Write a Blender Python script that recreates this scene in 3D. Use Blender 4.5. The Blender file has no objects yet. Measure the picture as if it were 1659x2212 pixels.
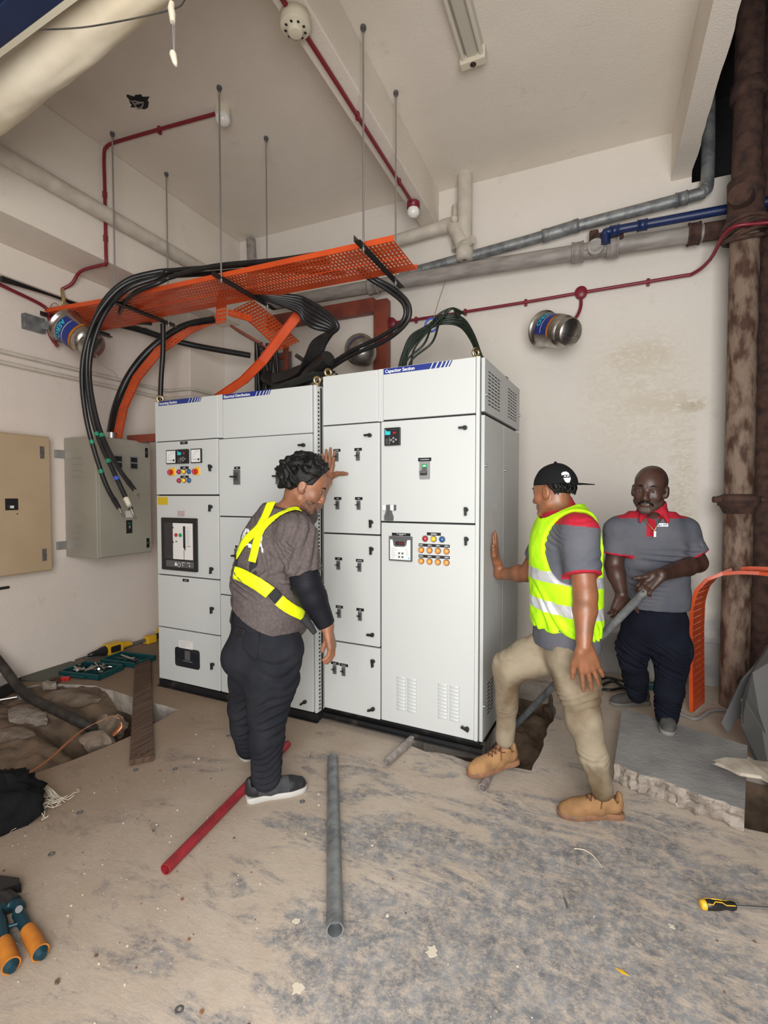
import bpy, math, random
import numpy as np
from mathutils import Vector, Matrix, Euler, noise
from mathutils.geometry import tessellate_polygon
from mathutils.bvhtree import BVHTree
random.seed(7)
SC = bpy.context.scene
COL = SC.collection

# ------------------------------------------------------------------ camera
cam_d = bpy.data.cameras.new('camera'); cam = bpy.data.objects.new('camera', cam_d)
COL.objects.link(cam); SC.camera = cam
cam.location = (0, 0, 1.5)
cam.rotation_euler = (math.radians(90 - 1.94), 0, math.radians(23.4))
cam_d.sensor_fit = 'VERTICAL'; cam_d.sensor_height = 36; cam_d.lens = 1065 / 2212 * 36
cam_d.clip_start = .05
# ------------------------------------------------------------------ sky, daylight, exposure
w = bpy.data.worlds.new('sky'); SC.world = w; w.use_nodes = True
bg = w.node_tree.nodes['Background']; bg.inputs[0].default_value = (.93, .97, 1, 1); bg.inputs[1].default_value = .85
def area(name, loc, target, sx, sy, power, color):
    l = bpy.data.lights.new(name, 'AREA'); l.shape = 'RECTANGLE'; l.size = sx; l.size_y = sy
    l.energy = power; l.color = color
    o = bpy.data.objects.new(name, l); COL.objects.link(o); o.location = loc
    o.rotation_euler = (Vector(target) - Vector(loc)).to_track_quat('-Z', 'Y').to_euler()
    return o
area('daylight_entrance', (.45, -.9, 1.75), (-1.1, 3.0, 1.6), 1.8, 2.4, 150, (1, .98, .95))
SC.view_settings.view_transform = 'Standard'; SC.view_settings.look = 'None'
SC.view_settings.gamma = 1; SC.view_settings.use_curve_mapping = False
SC.view_settings.exposure = .32

# ------------------------------------------------------------------ materials
def mat(name, c, rough=.6, metal=0, c2=None, scale=8, detail=4, lo=.4, hi=.65, bump=0, bscale=60, stretch=None, emit=0, coat=0, alpha=1, sub=0):
    m = bpy.data.materials.new(name); m.use_nodes = True; nt = m.node_tree; b = nt.nodes['Principled BSDF']
    b.inputs['Roughness'].default_value = rough; b.inputs['Metallic'].default_value = metal
    b.inputs['Base Color'].default_value = (*c, 1)
    if coat: b.inputs['Coat Weight'].default_value = coat
    if alpha < 1: b.inputs['Alpha'].default_value = alpha
    if sub: b.inputs['Subsurface Weight'].default_value = sub; b.inputs['Subsurface Radius'].default_value = (.01, .004, .002)
    tc = nt.nodes.new('ShaderNodeTexCoord'); mp = nt.nodes.new('ShaderNodeMapping')
    nt.links.new(tc.outputs['Object'], mp.inputs[0])
    if stretch: mp.inputs['Scale'].default_value = stretch
    if c2:
        n = nt.nodes.new('ShaderNodeTexNoise'); n.inputs['Scale'].default_value = scale; n.inputs['Detail'].default_value = detail
        nt.links.new(mp.outputs[0], n.inputs['Vector'])
        r = nt.nodes.new('ShaderNodeValToRGB'); r.color_ramp.elements[0].position = lo; r.color_ramp.elements[1].position = hi
        r.color_ramp.elements[0].color = (*c, 1); r.color_ramp.elements[1].color = (*c2, 1)
        nt.links.new(n.outputs[0], r.inputs[0]); nt.links.new(r.outputs[0], b.inputs['Base Color'])
    if bump:
        n = nt.nodes.new('ShaderNodeTexNoise'); n.inputs['Scale'].default_value = bscale; n.inputs['Detail'].default_value = 5
        nt.links.new(mp.outputs[0], n.inputs['Vector'])
        bp = nt.nodes.new('ShaderNodeBump'); bp.inputs['Strength'].default_value = bump; bp.inputs['Distance'].default_value = .01
        nt.links.new(n.outputs[0], bp.inputs['Height']); nt.links.new(bp.outputs[0], b.inputs['Normal'])
    if emit:
        b.inputs['Emission Color'].default_value = (*c, 1); b.inputs['Emission Strength'].default_value = emit
    return m
class NT:                                      # small node-graph builder for the floor and wall finishes
    def __init__(s, m): s.t = m.node_tree; s.b = s.t.nodes['Principled BSDF']
    def n(s, kind, **k):
        x = s.t.nodes.new('ShaderNode' + kind)
        for a, v in k.items():
            if a.startswith('i_'): x.inputs[a[2:].replace('_', ' ')].default_value = v
            else: setattr(x, a, v)
        return x
    def l(s, a, b): s.t.links.new(a, b)
    def noise(s, vec, scale, detail=5, rough=.6, dist=0):
        x = s.n('TexNoise'); x.inputs['Scale'].default_value = scale; x.inputs['Detail'].default_value = detail
        x.inputs['Roughness'].default_value = rough; x.inputs['Distortion'].default_value = dist
        s.l(vec, x.inputs['Vector']); return x.outputs[0]
    def ramp(s, f, a, b, c0=(0, 0, 0, 1), c1=(1, 1, 1, 1)):
        x = s.n('ValToRGB'); x.color_ramp.elements[0].position = a; x.color_ramp.elements[1].position = b
        x.color_ramp.elements[0].color = c0; x.color_ramp.elements[1].color = c1; s.l(f, x.inputs[0]); return x.outputs[0]
    def mix(s, f, a, b):
        x = s.n('Mix', data_type='RGBA')
        if isinstance(f, float): x.inputs[0].default_value = f
        else: s.l(f, x.inputs[0])
        for sock, v in ((x.inputs[6], a), (x.inputs[7], b)):
            if isinstance(v, tuple): sock.default_value = (*v, 1)
            else: s.l(v, sock)
        return x.outputs[2]
    def math(s, op, a, b=None, clamp=False):
        x = s.n('Math', operation=op, use_clamp=clamp)
        for i, v in enumerate((a, b)):
            if v is None: continue
            if isinstance(v, (int, float)): x.inputs[i].default_value = v
            else: s.l(v, x.inputs[i])
        return x.outputs[0]
    def bump(s, h, strength, dist=.01):
        x = s.n('Bump'); x.inputs['Strength'].default_value = strength; x.inputs['Distance'].default_value = dist
        s.l(h, x.inputs['Height']); s.l(x.outputs[0], s.b.inputs['Normal'])
    def pos(s, scale=(1, 1, 1), rot=(0, 0, 0)):
        g = s.n('NewGeometry'); m = s.n('Mapping'); m.inputs['Scale'].default_value = scale; m.inputs['Rotation'].default_value = rot
        s.l(g.outputs['Position'], m.inputs[0]); return m.outputs[0]

M = {}
def dull(*names, spec=.15):                # cloth hardly mirrors the daylight
    for n in names: M[n].node_tree.nodes['Principled BSDF'].inputs['Specular IOR Level'].default_value = spec
def plaster(name, c, c2, bump=.5):
    m = mat(name, c, .85); g = NT(m); p = g.pos()
    f = g.ramp(g.noise(p, 1.1, 4), .35, .7); col = g.mix(f, c, c2)
    col = g.mix(g.ramp(g.noise(p, 5, 6, .7), .62, .8), col, tuple(x * .86 for x in c))
    return m, g, p, col
def finish(g, p, col, bump): 
    g.l(col, g.b.inputs['Base Color']); g.bump(g.noise(p, 90, 4, .7), bump, .008)
m, g, p, col = plaster('ceiling_plaster', (.76, .69, .605), (.82, .75, .665)); finish(g, p, col, .45); M['ceil'] = m
m, g, p, col = plaster('left_wall_plaster', (.77, .675, .60), (.81, .72, .65)); finish(g, p, col, .5); M['wall_l'] = m
m, g, p, col = plaster('back_wall_plaster', (.73, .68, .615), (.77, .72, .66))
sx = g.n('SeparateXYZ'); gg = g.n('NewGeometry'); g.l(gg.outputs['Position'], sx.inputs[0])
def blob(g, sx, cx, cz, rx, rz):
    a = g.math('POWER', g.math('DIVIDE', g.math('SUBTRACT', sx.outputs[0], cx), rx), 2)
    b = g.math('POWER', g.math('DIVIDE', g.math('SUBTRACT', sx.outputs[2], cz), rz), 2)
    return g.math('SUBTRACT', 1, g.math('ADD', a, b), True)
for cx, cz, rx, rz, c, th in ((.30, 2.62, .26, .13, (.56, .46, .31), .50), (.46, 2.24, .34, .10, (.54, .43, .29), .48), (.66, 2.20, .10, .05, (.34, .24, .14), .40), (.30, 2.3, .5, .6, (.665, .605, .50), .46), (.62, 1.4, .12, .8, (.60, .54, .43), .50)):
    n1 = g.noise(g.pos((1, 1, 2.0)), 11, 14, .82, 1.6)
    f = g.ramp(g.math('MULTIPLY', blob(g, sx, cx, cz, rx * 1.15, rz * 1.25), g.ramp(n1, .40, .66)), .05, .62)
    col = g.mix(f, col, c)
# grey damp mark low on the wall and fine cracks
f = g.ramp(g.math('MULTIPLY', blob(g, sx, .5, .2, 1.0, .75), g.noise(p, 6, 6)), .2, .5); col = g.mix(f, col, (.40, .39, .38))
finish(g, p, col, .5); M['wall_b'] = m

# floor: cast concrete under uneven sand-coloured dust, scuffed grey and wet-rubbed where people walked
m = mat('dusty_concrete', (.5, .42, .35), .9); g = NT(m); p = g.pos()
dust = g.mix(g.ramp(g.noise(p, 2.2, 6, .7), .3, .7), (.44, .355, .275), (.56, .475, .40))
dust = g.mix(g.ramp(g.noise(p, 26, 6, .8), .5, .75), dust, (.42, .35, .285))
grey = g.mix(g.ramp(g.noise(p, 9, 8, .75), .35, .65), (.10, .108, .122), (.27, .275, .285))
ps = g.pos((.9, 2.4, 1), (0, 0, .9))
s1 = g.noise(ps, 2.1, 10, .74, .5)
sx = g.n('SeparateXYZ'); gg = g.n('NewGeometry'); g.l(gg.outputs['Position'], sx.inputs[0])
# bare patch is widest right of the middle, near the entrance
mx = g.math('SUBTRACT', 1, g.math('DIVIDE', g.math('ABSOLUTE', g.math('SUBTRACT', sx.outputs[0], .05)), 1.8), True)
my = g.math('SUBTRACT', 1, g.math('DIVIDE', g.math('ABSOLUTE', g.math('SUBTRACT', sx.outputs[1], 1.3)), 1.7), True)
k = g.math('MULTIPLY', g.math('MULTIPLY', mx, my), .34)
scuff = g.ramp(g.math('ADD', g.math('ADD', s1, g.math('MULTIPLY', g.math('SUBTRACT', g.noise(p, 1.1, 3), .5), .35)), k), .56, .64)
scuff = g.math('MULTIPLY', scuff, g.ramp(g.noise(p, 24, 6, .85), .36, .56))
col = g.mix(g.math('MULTIPLY', scuff, .92), dust, grey)
earth = g.ramp(g.math('MULTIPLY', g.math('ADD', g.math('MULTIPLY', sx.outputs[0], -1), g.math('MULTIPLY', g.noise(p, 2, 5), .9)), .25), .34, .80)
col = g.mix(g.math('MULTIPLY', earth, .88), col, (.20, .13, .078))  # brown soil dust on the left, darkened further for the shade there
col = g.mix(g.ramp(g.noise(p, 70, 2, .5), .73, .76), col, (.75, .7, .63))
g.l(col, g.b.inputs['Base Color'])
hgt = g.math('ADD', g.math('MULTIPLY', g.noise(ps, 14, 8, .75, .6), 1.0), g.math('MULTIPLY', g.noise(p, 80, 5, .7), .5))
g.bump(hgt, .32, .010); M['floor'] = m
M['earth'] = mat('dug_earth', (.17, .115, .075), .95, c2=(.085, .058, .04), scale=9, detail=8, bump=.9, bscale=22)
M['conc'] = mat('rough_concrete', (.42, .37, .32), .9, c2=(.27, .235, .2), scale=7, detail=8, bump=.8, bscale=30)
M['slab'] = mat('slab_concrete', (.34, .325, .31), .85, c2=(.235, .23, .225), scale=5, detail=9, bump=.3, bscale=40)
M['lump'] = mat('earthy_concrete', (.23, .175, .13), .95, c2=(.13, .095, .068), scale=9, detail=8, bump=.8, bscale=40)
M['slab_edge'] = mat('broken_concrete', (.35, .30, .255), .95, c2=(.20, .165, .135), scale=16, detail=8, bump=1, bscale=45)
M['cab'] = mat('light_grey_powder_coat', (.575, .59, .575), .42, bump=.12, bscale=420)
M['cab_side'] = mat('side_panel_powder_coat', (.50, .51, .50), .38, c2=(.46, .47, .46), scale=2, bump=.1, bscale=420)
M['gap'] = mat('black_rubber', (.012, .012, .012), .7)
M['black'] = mat('black_plastic', (.014, .014, .015), .4)
M['plinth'] = mat('black_painted_steel', (.012, .012, .013), .45, c2=(.05, .045, .04), scale=12, lo=.55, hi=.8)
M['dgrey'] = mat('dark_grey_plastic', (.10, .10, .10), .5)
M['mgrey'] = mat('grey_plastic', (.26, .26, .26), .5)
M['fascia'] = mat('charcoal_plastic', (.055, .055, .057), .55)
M['white'] = mat('white_plastic', (.8, .8, .78), .4)
M['letter'] = mat('white_lettering', (.85, .85, .85), .6)
M['blue_print'] = mat('blue_print', (.012, .028, .21), .4)
M['red'] = mat('red_lens', (.45, .02, .03), .22, coat=.5)
M['yellow'] = mat('yellow_lens', (.95, .55, .02), .25, coat=.5)
M['blue'] = mat('blue_lens', (.012, .10, .32), .22, coat=.5)
M['orange_lens'] = mat('orange_lens', (1, .32, .05), .25, coat=.5)
M['switch_yellow'] = mat('yellow_plastic', (.85, .52, .02), .4)
M['red_pl'] = mat('red_plastic', (.5, .02, .02), .35)
M['teal'] = mat('teal_print', (.03, .55, .62), .4)
M['green'] = mat('green_window', (.01, .30, .08), .4)
M['glass'] = mat('dark_window', (.02, .022, .028), .12, coat=.5)
M['steel'] = mat('stainless_steel', (.50, .48, .45), .30, 1, c2=(.38, .36, .33), scale=5, stretch=(1, 1, 12))
M['steel_hole'] = mat('dark_hole', (.02, .02, .02), .8)
M['zinc'] = mat('zinc_plated_steel', (.5, .5, .5), .4, 1)
M['brass'] = mat('yellow_zinc', (.62, .50, .27), .3, 1)
M['galv'] = mat('galvanised_pipe', (.27, .28, .28), .5, .45, c2=(.15, .16, .17), scale=14, detail=8, bump=.3, bscale=40)
M['galv_dirty'] = mat('dusty_galvanised_pipe', (.42, .37, .34), .6, .35, c2=(.25, .21, .20), scale=20, detail=8, bump=.3, bscale=40)
M['redpipe'] = mat('red_painted_pipe', (.33, .02, .03), .5, c2=(.20, .015, .02), scale=12, detail=8)
M['conduit'] = mat('dark_red_conduit', (.20, .012, .025), .4)
M['tray'] = mat('orange_painted_tray', (.66, .085, .015), .38, c2=(.54, .065, .015), scale=4)
M['maroon'] = mat('red_oxide_steel', (.26, .055, .03), .5, c2=(.16, .035, .022), scale=6)
M['cable'] = mat('black_cable_sheath', (.010, .010, .011), .38, c2=(.018, .018, .018), scale=9)
M['cable_g'] = mat('dark_green_cable', (.006, .015, .008), .4)
M['cable_d'] = mat('dusty_cable_sheath', (.018, .015, .013), .7, c2=(.05, .04, .032), scale=15)
M['cable_w'] = mat('grey_cable', (.28, .26, .25), .6)
M['copper'] = mat('copper_strip', (.55, .22, .10), .45, .8)
M['tinned'] = mat('tinned_lug', (.55, .52, .48), .35, 1)
M['tape_g'] = mat('green_tape', (.02, .25, .13), .4)
M['tape_b'] = mat('blue_tape', (.05, .1, .5), .4)
M['grey_pipe'] = mat('grey_painted_pipe', (.34, .315, .29), .55, c2=(.23, .205, .185), scale=5, detail=8, stretch=(1, 4, 4), bump=.2, bscale=30)
M['rust'] = mat('rusted_pipe', (.24, .17, .125), .75, .1, c2=(.075, .034, .02), scale=9, detail=12, lo=.42, hi=.62, bump=.5, bscale=40, stretch=(2, 2, .8))
M['rust_d'] = mat('deep_rust', (.085, .042, .03), .9, c2=(.035, .018, .015), scale=14, detail=8, bump=.9, bscale=30)  # real rust on fittings; on the upper stack it stands in for shade
M['pvc'] = mat('dusty_white_pvc', (.60, .55, .47), .5, c2=(.50, .45, .38), scale=9, detail=9)
M['bluepipe'] = mat('blue_water_pipe', (.006, .02, .09), .4)
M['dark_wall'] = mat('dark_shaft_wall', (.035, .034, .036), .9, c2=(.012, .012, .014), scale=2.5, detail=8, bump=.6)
M['shaft_paint'] = mat('flaking_grey_paint', (.26, .26, .26), .8, c2=(.05, .05, .055), scale=4, detail=9, lo=.48, hi=.56, stretch=(3, 3, .5), bump=.5)
M['tan'] = mat('tan_enamel', (.50, .37, .235), .5, c2=(.46, .34, .21), scale=3)
M['box_grey'] = mat('olive_grey_enamel', (.37, .345, .285), .45, c2=(.34, .315, .26), scale=3)
M['wood'] = mat('weathered_plank', (.125, .07, .042), .8, c2=(.055, .03, .019), scale=4, detail=9, bump=.5, bscale=30, stretch=(14, 1.2, 5))
M['canvas'] = mat('cream_canvas', (.86, .78, .62), .85, c2=(.72, .62, .46), scale=3, detail=8, bump=.25, bscale=9)
M['blue_beam'] = mat('blue_painted_steel', (.004, .014, .055), .5, c2=(.008, .02, .07), scale=5)
M['galv_sheet'] = mat('galvanised_sheet', (.45, .46, .48), .45, .6, c2=(.3, .31, .33), scale=7, detail=6)
M['cream'] = mat('aged_cream_plastic', (.66, .60, .47), .5)
M['tube'] = mat('unlit_fluorescent_tube', (.62, .58, .50), .25)
M['refl'] = mat('reflector_enamel', (.52, .48, .41), .4)
M['bulb'] = mat('white_glass_dome', (.85, .84, .8), .2)
M['tool_y'] = mat('yellow_tool_plastic', (.72, .42, .02), .45)
M['case'] = mat('teal_plastic_case', (.004, .055, .06), .45)
M['orange_grip'] = mat('orange_rubber_grip', (.50, .17, .015), .6, c2=(.38, .12, .012), scale=20)
M['teal_tool'] = mat('dark_teal_steel', (.008, .04, .055), .4, .3)
M['rag'] = mat('black_cloth', (.007, .007, .008), .9, bump=.6, bscale=30)
M['cotton'] = mat('unbleached_cotton', (.62, .55, .44), .9)
M['sheet_green'] = mat('grey_green_board', (.10, .105, .085), .7)
M['sticker_y'] = mat('yellow_sticker', (.62, .42, .02), .5)
M['sticker_w'] = mat('paper_label', (.75, .73, .70), .6)
M['sticker_p'] = mat('pink_grey_label', (.45, .36, .36), .6)
M['stencil'] = mat('faded_red_stencil', (.55, .36, .36), .6)
M['tarp'] = mat('grey_sheet_metal', (.075, .072, .066), .55, .2, c2=(.085, .08, .075), scale=4, detail=8)
M['wheel_y'] = mat('beige_worn_plastic', (.45, .40, .32), .7, c2=(.3, .25, .2), scale=10)

# ------------------------------------------------------------------ mesh builder
class MB:
    def __init__(s, T=None): s.v = []; s.f = []; s.mi = []; s.sm = []; s.m = 0; s.T = T or Matrix()
    def add(s, vs, fs, smooth=False):
        o = len(s.v); s.v += [tuple(s.T @ Vector(v)) for v in vs]
        s.f += [tuple(o + i for i in f) for f in fs]; s.mi += [s.m] * len(fs); s.sm += [smooth] * len(fs); return s
    def box(s, x0, y0, z0, x1, y1, z1):
        v = [(x, y, z) for z in (z0, z1) for y in (y0, y1) for x in (x0, x1)]
        return s.add(v, [(0, 2, 3, 1), (4, 5, 7, 6), (0, 1, 5, 4), (2, 6, 7, 3), (0, 4, 6, 2), (1, 3, 7, 5)])
    def tube(s, pts, r, n=10, cap=True, smooth=True, flat=None, hollow=0):
        pts = [Vector(p) for p in pts]; rs = r if isinstance(r, (list, tuple)) else [r] * len(pts)
        T = []
        for i in range(len(pts)):
            d = pts[min(i + 1, len(pts) - 1)] - pts[max(i - 1, 0)]
            T.append(d.normalized() if d.length > 1e-9 else Vector((0, 0, 1)))
        up = Vector((0, 0, 1)) if abs(T[0].z) < .9 else Vector((0, 1, 0))
        if flat is not None: up = Vector(flat)
        u = (up - T[0] * up.dot(T[0])).normalized(); vs = []
        for i, p in enumerate(pts):
            if i and flat is None: u = (u - T[i] * u.dot(T[i])).normalized()
            if flat is not None: u = (up - T[i] * up.dot(T[i])).normalized()
            w_ = T[i].cross(u)
            for k in range(n):
                a = 2 * math.pi * k / n; vs.append(p + (u * math.cos(a) + w_ * math.sin(a)) * rs[i])
        fs = [(i * n + k, i * n + (k + 1) % n, (i + 1) * n + (k + 1) % n, (i + 1) * n + k) for i in range(len(pts) - 1) for k in range(n)]
        s.add(vs, fs, smooth)
        if hollow:
            o = len(s.v) - len(vs)
            for e, ring in ((0, range(n)), (len(pts) - 1, range((len(pts) - 1) * n, len(pts) * n))):
                inner = [pts[e] + (vs[i] - pts[e]) * hollow for i in ring]; dz = T[e] * (.05 if e == 0 else -.05)
                vv = [vs[i] for i in ring] + inner + [q + dz for q in inner]
                ff = []
                for k in range(n):
                    k2 = (k + 1) % n; ff += [(k, k2, n + k2, n + k), (n + k, n + k2, 2 * n + k2, 2 * n + k)]
                ff.append(tuple(range(2 * n, 3 * n))); s.add(vv, ff)
        elif cap: s.add([vs[k] for k in range(n)], [tuple(range(n))]); s.add(vs[-n:], [tuple(range(n))])
        return s
    def cyl(s, a, b, r, r2=None, n=20, smooth=True): return s.tube([a, b], [r, r if r2 is None else r2], n, True, smooth)
    def lathe(s, c, ax, prof, n=28, smooth=True):
        c = Vector(c); ax = Vector(ax).normalized(); u = ax.orthogonal().normalized(); w_ = ax.cross(u); vs = []
        for t, r in prof:
            for k in range(n):
                a = 2 * math.pi * k / n; vs.append(c + ax * t + (u * math.cos(a) + w_ * math.sin(a)) * max(r, 1e-4))
        fs = [(i * n + k, i * n + (k + 1) % n, (i + 1) * n + (k + 1) % n, (i + 1) * n + k) for i in range(len(prof) - 1) for k in range(n)]
        return s.add(vs, fs, smooth)
    def prism(s, poly, o, ex, ey, ez):
        o, ex, ey, ez = map(Vector, (o, ex, ey, ez)); n = len(poly)
        b = [o + ex * x + ey * y for x, y in poly]; t = [q + ez for q in b]
        tri = tessellate_polygon([[Vector((x, y, 0)) for x, y in poly]])
        s.add(b + t, [tuple(f) for f in tri] + [tuple(n + i for i in reversed(f)) for f in tri] + [(i, (i + 1) % n, n + (i + 1) % n, n + i) for i in range(n)]); return s
    def sphere(s, c, r, n=14, sc=(1, 1, 1), R=None):
        vs = []; m_ = n // 2
        for i in range(m_ + 1):
            th = math.pi * i / m_
            for k in range(n):
                a = 2 * math.pi * k / n; v = Vector((math.sin(th) * math.cos(a) * sc[0], math.sin(th) * math.sin(a) * sc[1], math.cos(th) * sc[2])) * r
                if R is not None: v = R @ v
                vs.append(Vector(c) + v)
        return s.add(vs, [(i * n + k, i * n + (k + 1) % n, (i + 1) * n + (k + 1) % n, (i + 1) * n + k) for i in range(m_) for k in range(n)], True)
    def text(s, txt, size, o, ex, ey, off=.0006, bold=.0, align='LEFT', shear=0):
        cu = bpy.data.curves.new('t', 'FONT'); cu.body = txt; cu.size = size; cu.align_x = align; cu.offset = bold; cu.shear = shear; cu.resolution_u = 3
        ob = bpy.data.objects.new('t', cu); COL.objects.link(ob)
        me = bpy.data.meshes.new_from_object(ob.evaluated_get(bpy.context.evaluated_depsgraph_get()))
        o, ex, ey = map(Vector, (o, ex, ey)); ez = ex.cross(ey)
        s.add([o + ex * v.co.x + ey * v.co.y + ez * off for v in me.vertices], [tuple(p.vertices) for p in me.polygons])
        bpy.data.objects.remove(ob); bpy.data.curves.remove(cu); bpy.data.meshes.remove(me); return s
    def perf(s, L, W, px, py, hx, hy, fn):        # sheet L x W with slots; fn maps (x, y) to a point
        nx = max(1, round(L / px)); ny = max(1, round(W / py)); px = L / nx; py = W / ny
        for i in range(nx):
            for j in range(ny):
                x0, y0 = i * px, j * py; x1, y1 = x0 + px, y0 + py; cx, cy = x0 + px / 2, y0 + py / 2
                q = [(x0, y0), (x1, y0), (x1, y1), (x0, y1), (cx - hx, cy - hy), (cx + hx, cy - hy), (cx + hx, cy + hy), (cx - hx, cy + hy)]
                s.add([fn(*t) for t in q], [(0, 1, 5, 4), (1, 2, 6, 5), (2, 3, 7, 6), (3, 0, 4, 7)])
        return s
    def build(s, name, mats, parent=None, world=False, bevel=0, solid=0, label=None, cat=None, group=None, kind=None, disp=None, subsurf=0, seg=2):
        vs = np.array(s.v, float).reshape(-1, 3)
        if parent is None: off = np.array([(vs[:, 0].min() + vs[:, 0].max()) / 2, (vs[:, 1].min() + vs[:, 1].max()) / 2, vs[:, 2].min()])
        elif world:
            off = np.zeros(3); q = parent
            while q: off += np.array(q.location); q = q.parent
        else: off = np.zeros(3)
        me = bpy.data.meshes.new(name); me.from_pydata((vs - off).tolist(), [], s.f)
        for m_ in (mats if isinstance(mats, (list, tuple)) else [mats]): me.materials.append(M[m_] if isinstance(m_, str) else m_)
        me.polygons.foreach_set('material_index', s.mi); me.polygons.foreach_set('use_smooth', s.sm)
        me.update()
        ob = bpy.data.objects.new(name, me); COL.objects.link(ob)
        if parent is None: ob.location = off
        else: ob.parent = parent
        if solid: md = ob.modifiers.new('s', 'SOLIDIFY'); md.thickness = solid; md.offset = 0
        if bevel: md = ob.modifiers.new('b', 'BEVEL'); md.width = bevel; md.segments = seg; md.limit_method = 'ANGLE'; md.angle_limit = .7
        if subsurf: md = ob.modifiers.new('u', 'SUBSURF'); md.levels = md.render_levels = subsurf
        return tag(ob, label, cat, group, kind)
def tag(o, label=None, cat=None, group=None, kind=None):
    for k, v in (('label', label), ('category', cat), ('group', group), ('kind', kind)):
        if v: o[k] = v
    return o
def thing(name, loc, label, cat, group=None, rz=0):
    o = bpy.data.objects.new(name, None); COL.objects.link(o); o.location = loc; o.rotation_euler = (0, 0, rz)
    o.empty_display_size = .05
    return tag(o, label, cat, group)
def copy_tree(o, parent=None):
    c = o.copy(); COL.objects.link(c); c.parent = parent
    for ch in o.children: copy_tree(ch, c)
    return c
def struct(mb, name, m_, **k): return mb.build(name, m_, kind='structure', **k)
def spline(pts, k=8, closed=False):
    P = [Vector(p) for p in pts]; out = []
    for i in range(len(P) - 1):
        a, b, c, d = P[max(i - 1, 0)], P[i], P[i + 1], P[min(i + 2, len(P) - 1)]
        for j in range(k):
            t = j / k; out.append(.5 * ((2 * b) + (c - a) * t + (2 * a - 5 * b + 4 * c - d) * t * t + (3 * b - a - 3 * c + d) * t ** 3))
    out.append(P[-1]); return out
def round_rect(x0, y0, x1, y1, r, n=4):
    o = []
    for cx, cy, a0 in ((x1 - r, y1 - r, 0), (x0 + r, y1 - r, 90), (x0 + r, y0 + r, 180), (x1 - r, y0 + r, 270)):
        for k in range(n + 1):
            a = math.radians(a0 + 90 * k / n); o.append((cx + r * math.cos(a), cy + r * math.sin(a)))
    return o

# ================================================================== THE ROOM
H = 4.35
HOLE_A = [(-4.26, 2.20), (-4.0, 2.50), (-3.61, 2.62), (-2.67, 2.55), (-2.65, 2.17), (-2.70, 1.86), (-2.79, 1.55), (-3.2, 1.2), (-4.26, 1.05)]
HOLE_B = [(-1.02, 2.735), (-.9, 2.70), (-.74, 2.72), (-.59, 2.69), (-.45, 2.72), (-.31, 2.74), (-.27, 3.2), (-.25, 3.62), (-.33, 4.0), (-.56, 4.05), (-.62, 3.0), (-1.0, 2.95)]
HOLE_C = [(.56, 2.66), (.8, 2.62), (1.27, 2.6), (1.27, 3.42), (.72, 3.36)]
def ragged(poly, amp, step=.07):
    o = []
    for i, a in enumerate(poly):
        a = Vector(a); b = Vector(poly[(i + 1) % len(poly)]); n = max(1, int((b - a).length / step))
        for j in range(n):
            q = a.lerp(b, j / n); o.append((q.x + random.uniform(-amp, amp) * (j > 0), q.y + random.uniform(-amp, amp) * (j > 0)))
    return o
HOLES = [ragged(HOLE_A, .008), ragged(HOLE_B, .012), ragged(HOLE_C, .012)]
fl = MB(); loops = [[(-4.45, -2.2), (1.32, -2.2), (1.32, 4.6), (-4.45, 4.6)]] + [h[::-1] for h in HOLES]
flat = [p for l in loops for p in l]
tris = tessellate_polygon([[Vector((*p, 0)) for p in l] for l in loops])
fl.add([(x, y, 0) for x, y in flat], [t[::-1] for t in tris])
fl.m = 1
for h in HOLES:
    n = len(h); fl.add([(x, y, 0) for x, y in h] + [(x, y, -.14) for x, y in h], [(i, (i + 1) % n, n + (i + 1) % n, n + i) for i in range(n)])
    fl.m = 2; fl.add([(x, y, -.14) for x, y in h] + [(x, y, -.8) for x, y in h], [(i, (i + 1) % n, n + (i + 1) % n, n + i) for i in range(n)]); fl.m = 1
struct(fl, 'floor', ['floor', 'conc', 'earth'])

struct(MB().box(-4.55, .2, -.8, -4.33, 4.77, H + .2), 'wall_left', 'wall_l')
struct(MB().box(-4.33, 4.55, -.2, .64, 4.77, H + .2).box(.64, 4.55, -.2, .985, 4.77, 3.93), 'wall_back', 'wall_b')
# ragged end of the ceiling slab where it was broken out for the pipe shaft
def ragged_x(x, y0, y1, amp, n=46): return [(x + random.uniform(-amp, amp), y0 + (y1 - y0) * i / n) for i in range(n + 1)]
rx = ragged_x(.635, .2, 4.55, .006)
cp = [(-4.33, .2)] + rx + [(-4.33, 4.55)]
struct(MB().prism(cp, (0, 0, H), (1, 0, 0), (0, 1, 0), (0, 0, .2)), 'ceiling', 'ceil')
rb = [(.50, .2)] + ragged_x(.632, .2, 4.55, .006) + [(.50, 4.55)]
struct(MB().prism(rb, (0, 0, 3.975), (1, 0, 0), (0, 1, 0), (0, 0, H - 3.975)), 'trim_3', 'ceil')
struct(MB().box(-1.565, .2, 4.03, -1.405, 4.55, H), 'trim_2', 'ceil', bevel=.008)
struct(MB().box(-4.33, .2, 3.43, -3.74, 4.55, H), 'trim_1', 'ceil', bevel=.008)
struct(MB().box(-4.33, .2, 3.19, -4.20, 4.55, 3.43), 'trim_4', 'ceil', bevel=.01)
struct(MB().box(-4.33, 4.02, 0, -3.98, 4.55, 3.43), 'trim_5', 'wall_l', bevel=.008)
struct(MB().box(-4.55, .0, -.2, -2.2, .2, H + .2).box(-2.2, 0, 3.7, 1.5, .2, H + .2), 'wall_front', 'wall_l')  # unseen front wall, its jamb sized to shade the left side
sh = MB(); sh.box(1.32, .0, -.8, 1.45, 5.6, 5.2).box(-.2, 5.45, -.8, 1.45, 5.6, 5.2).box(.64, .2, 5.1, 1.45, 5.6, 5.25)
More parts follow.
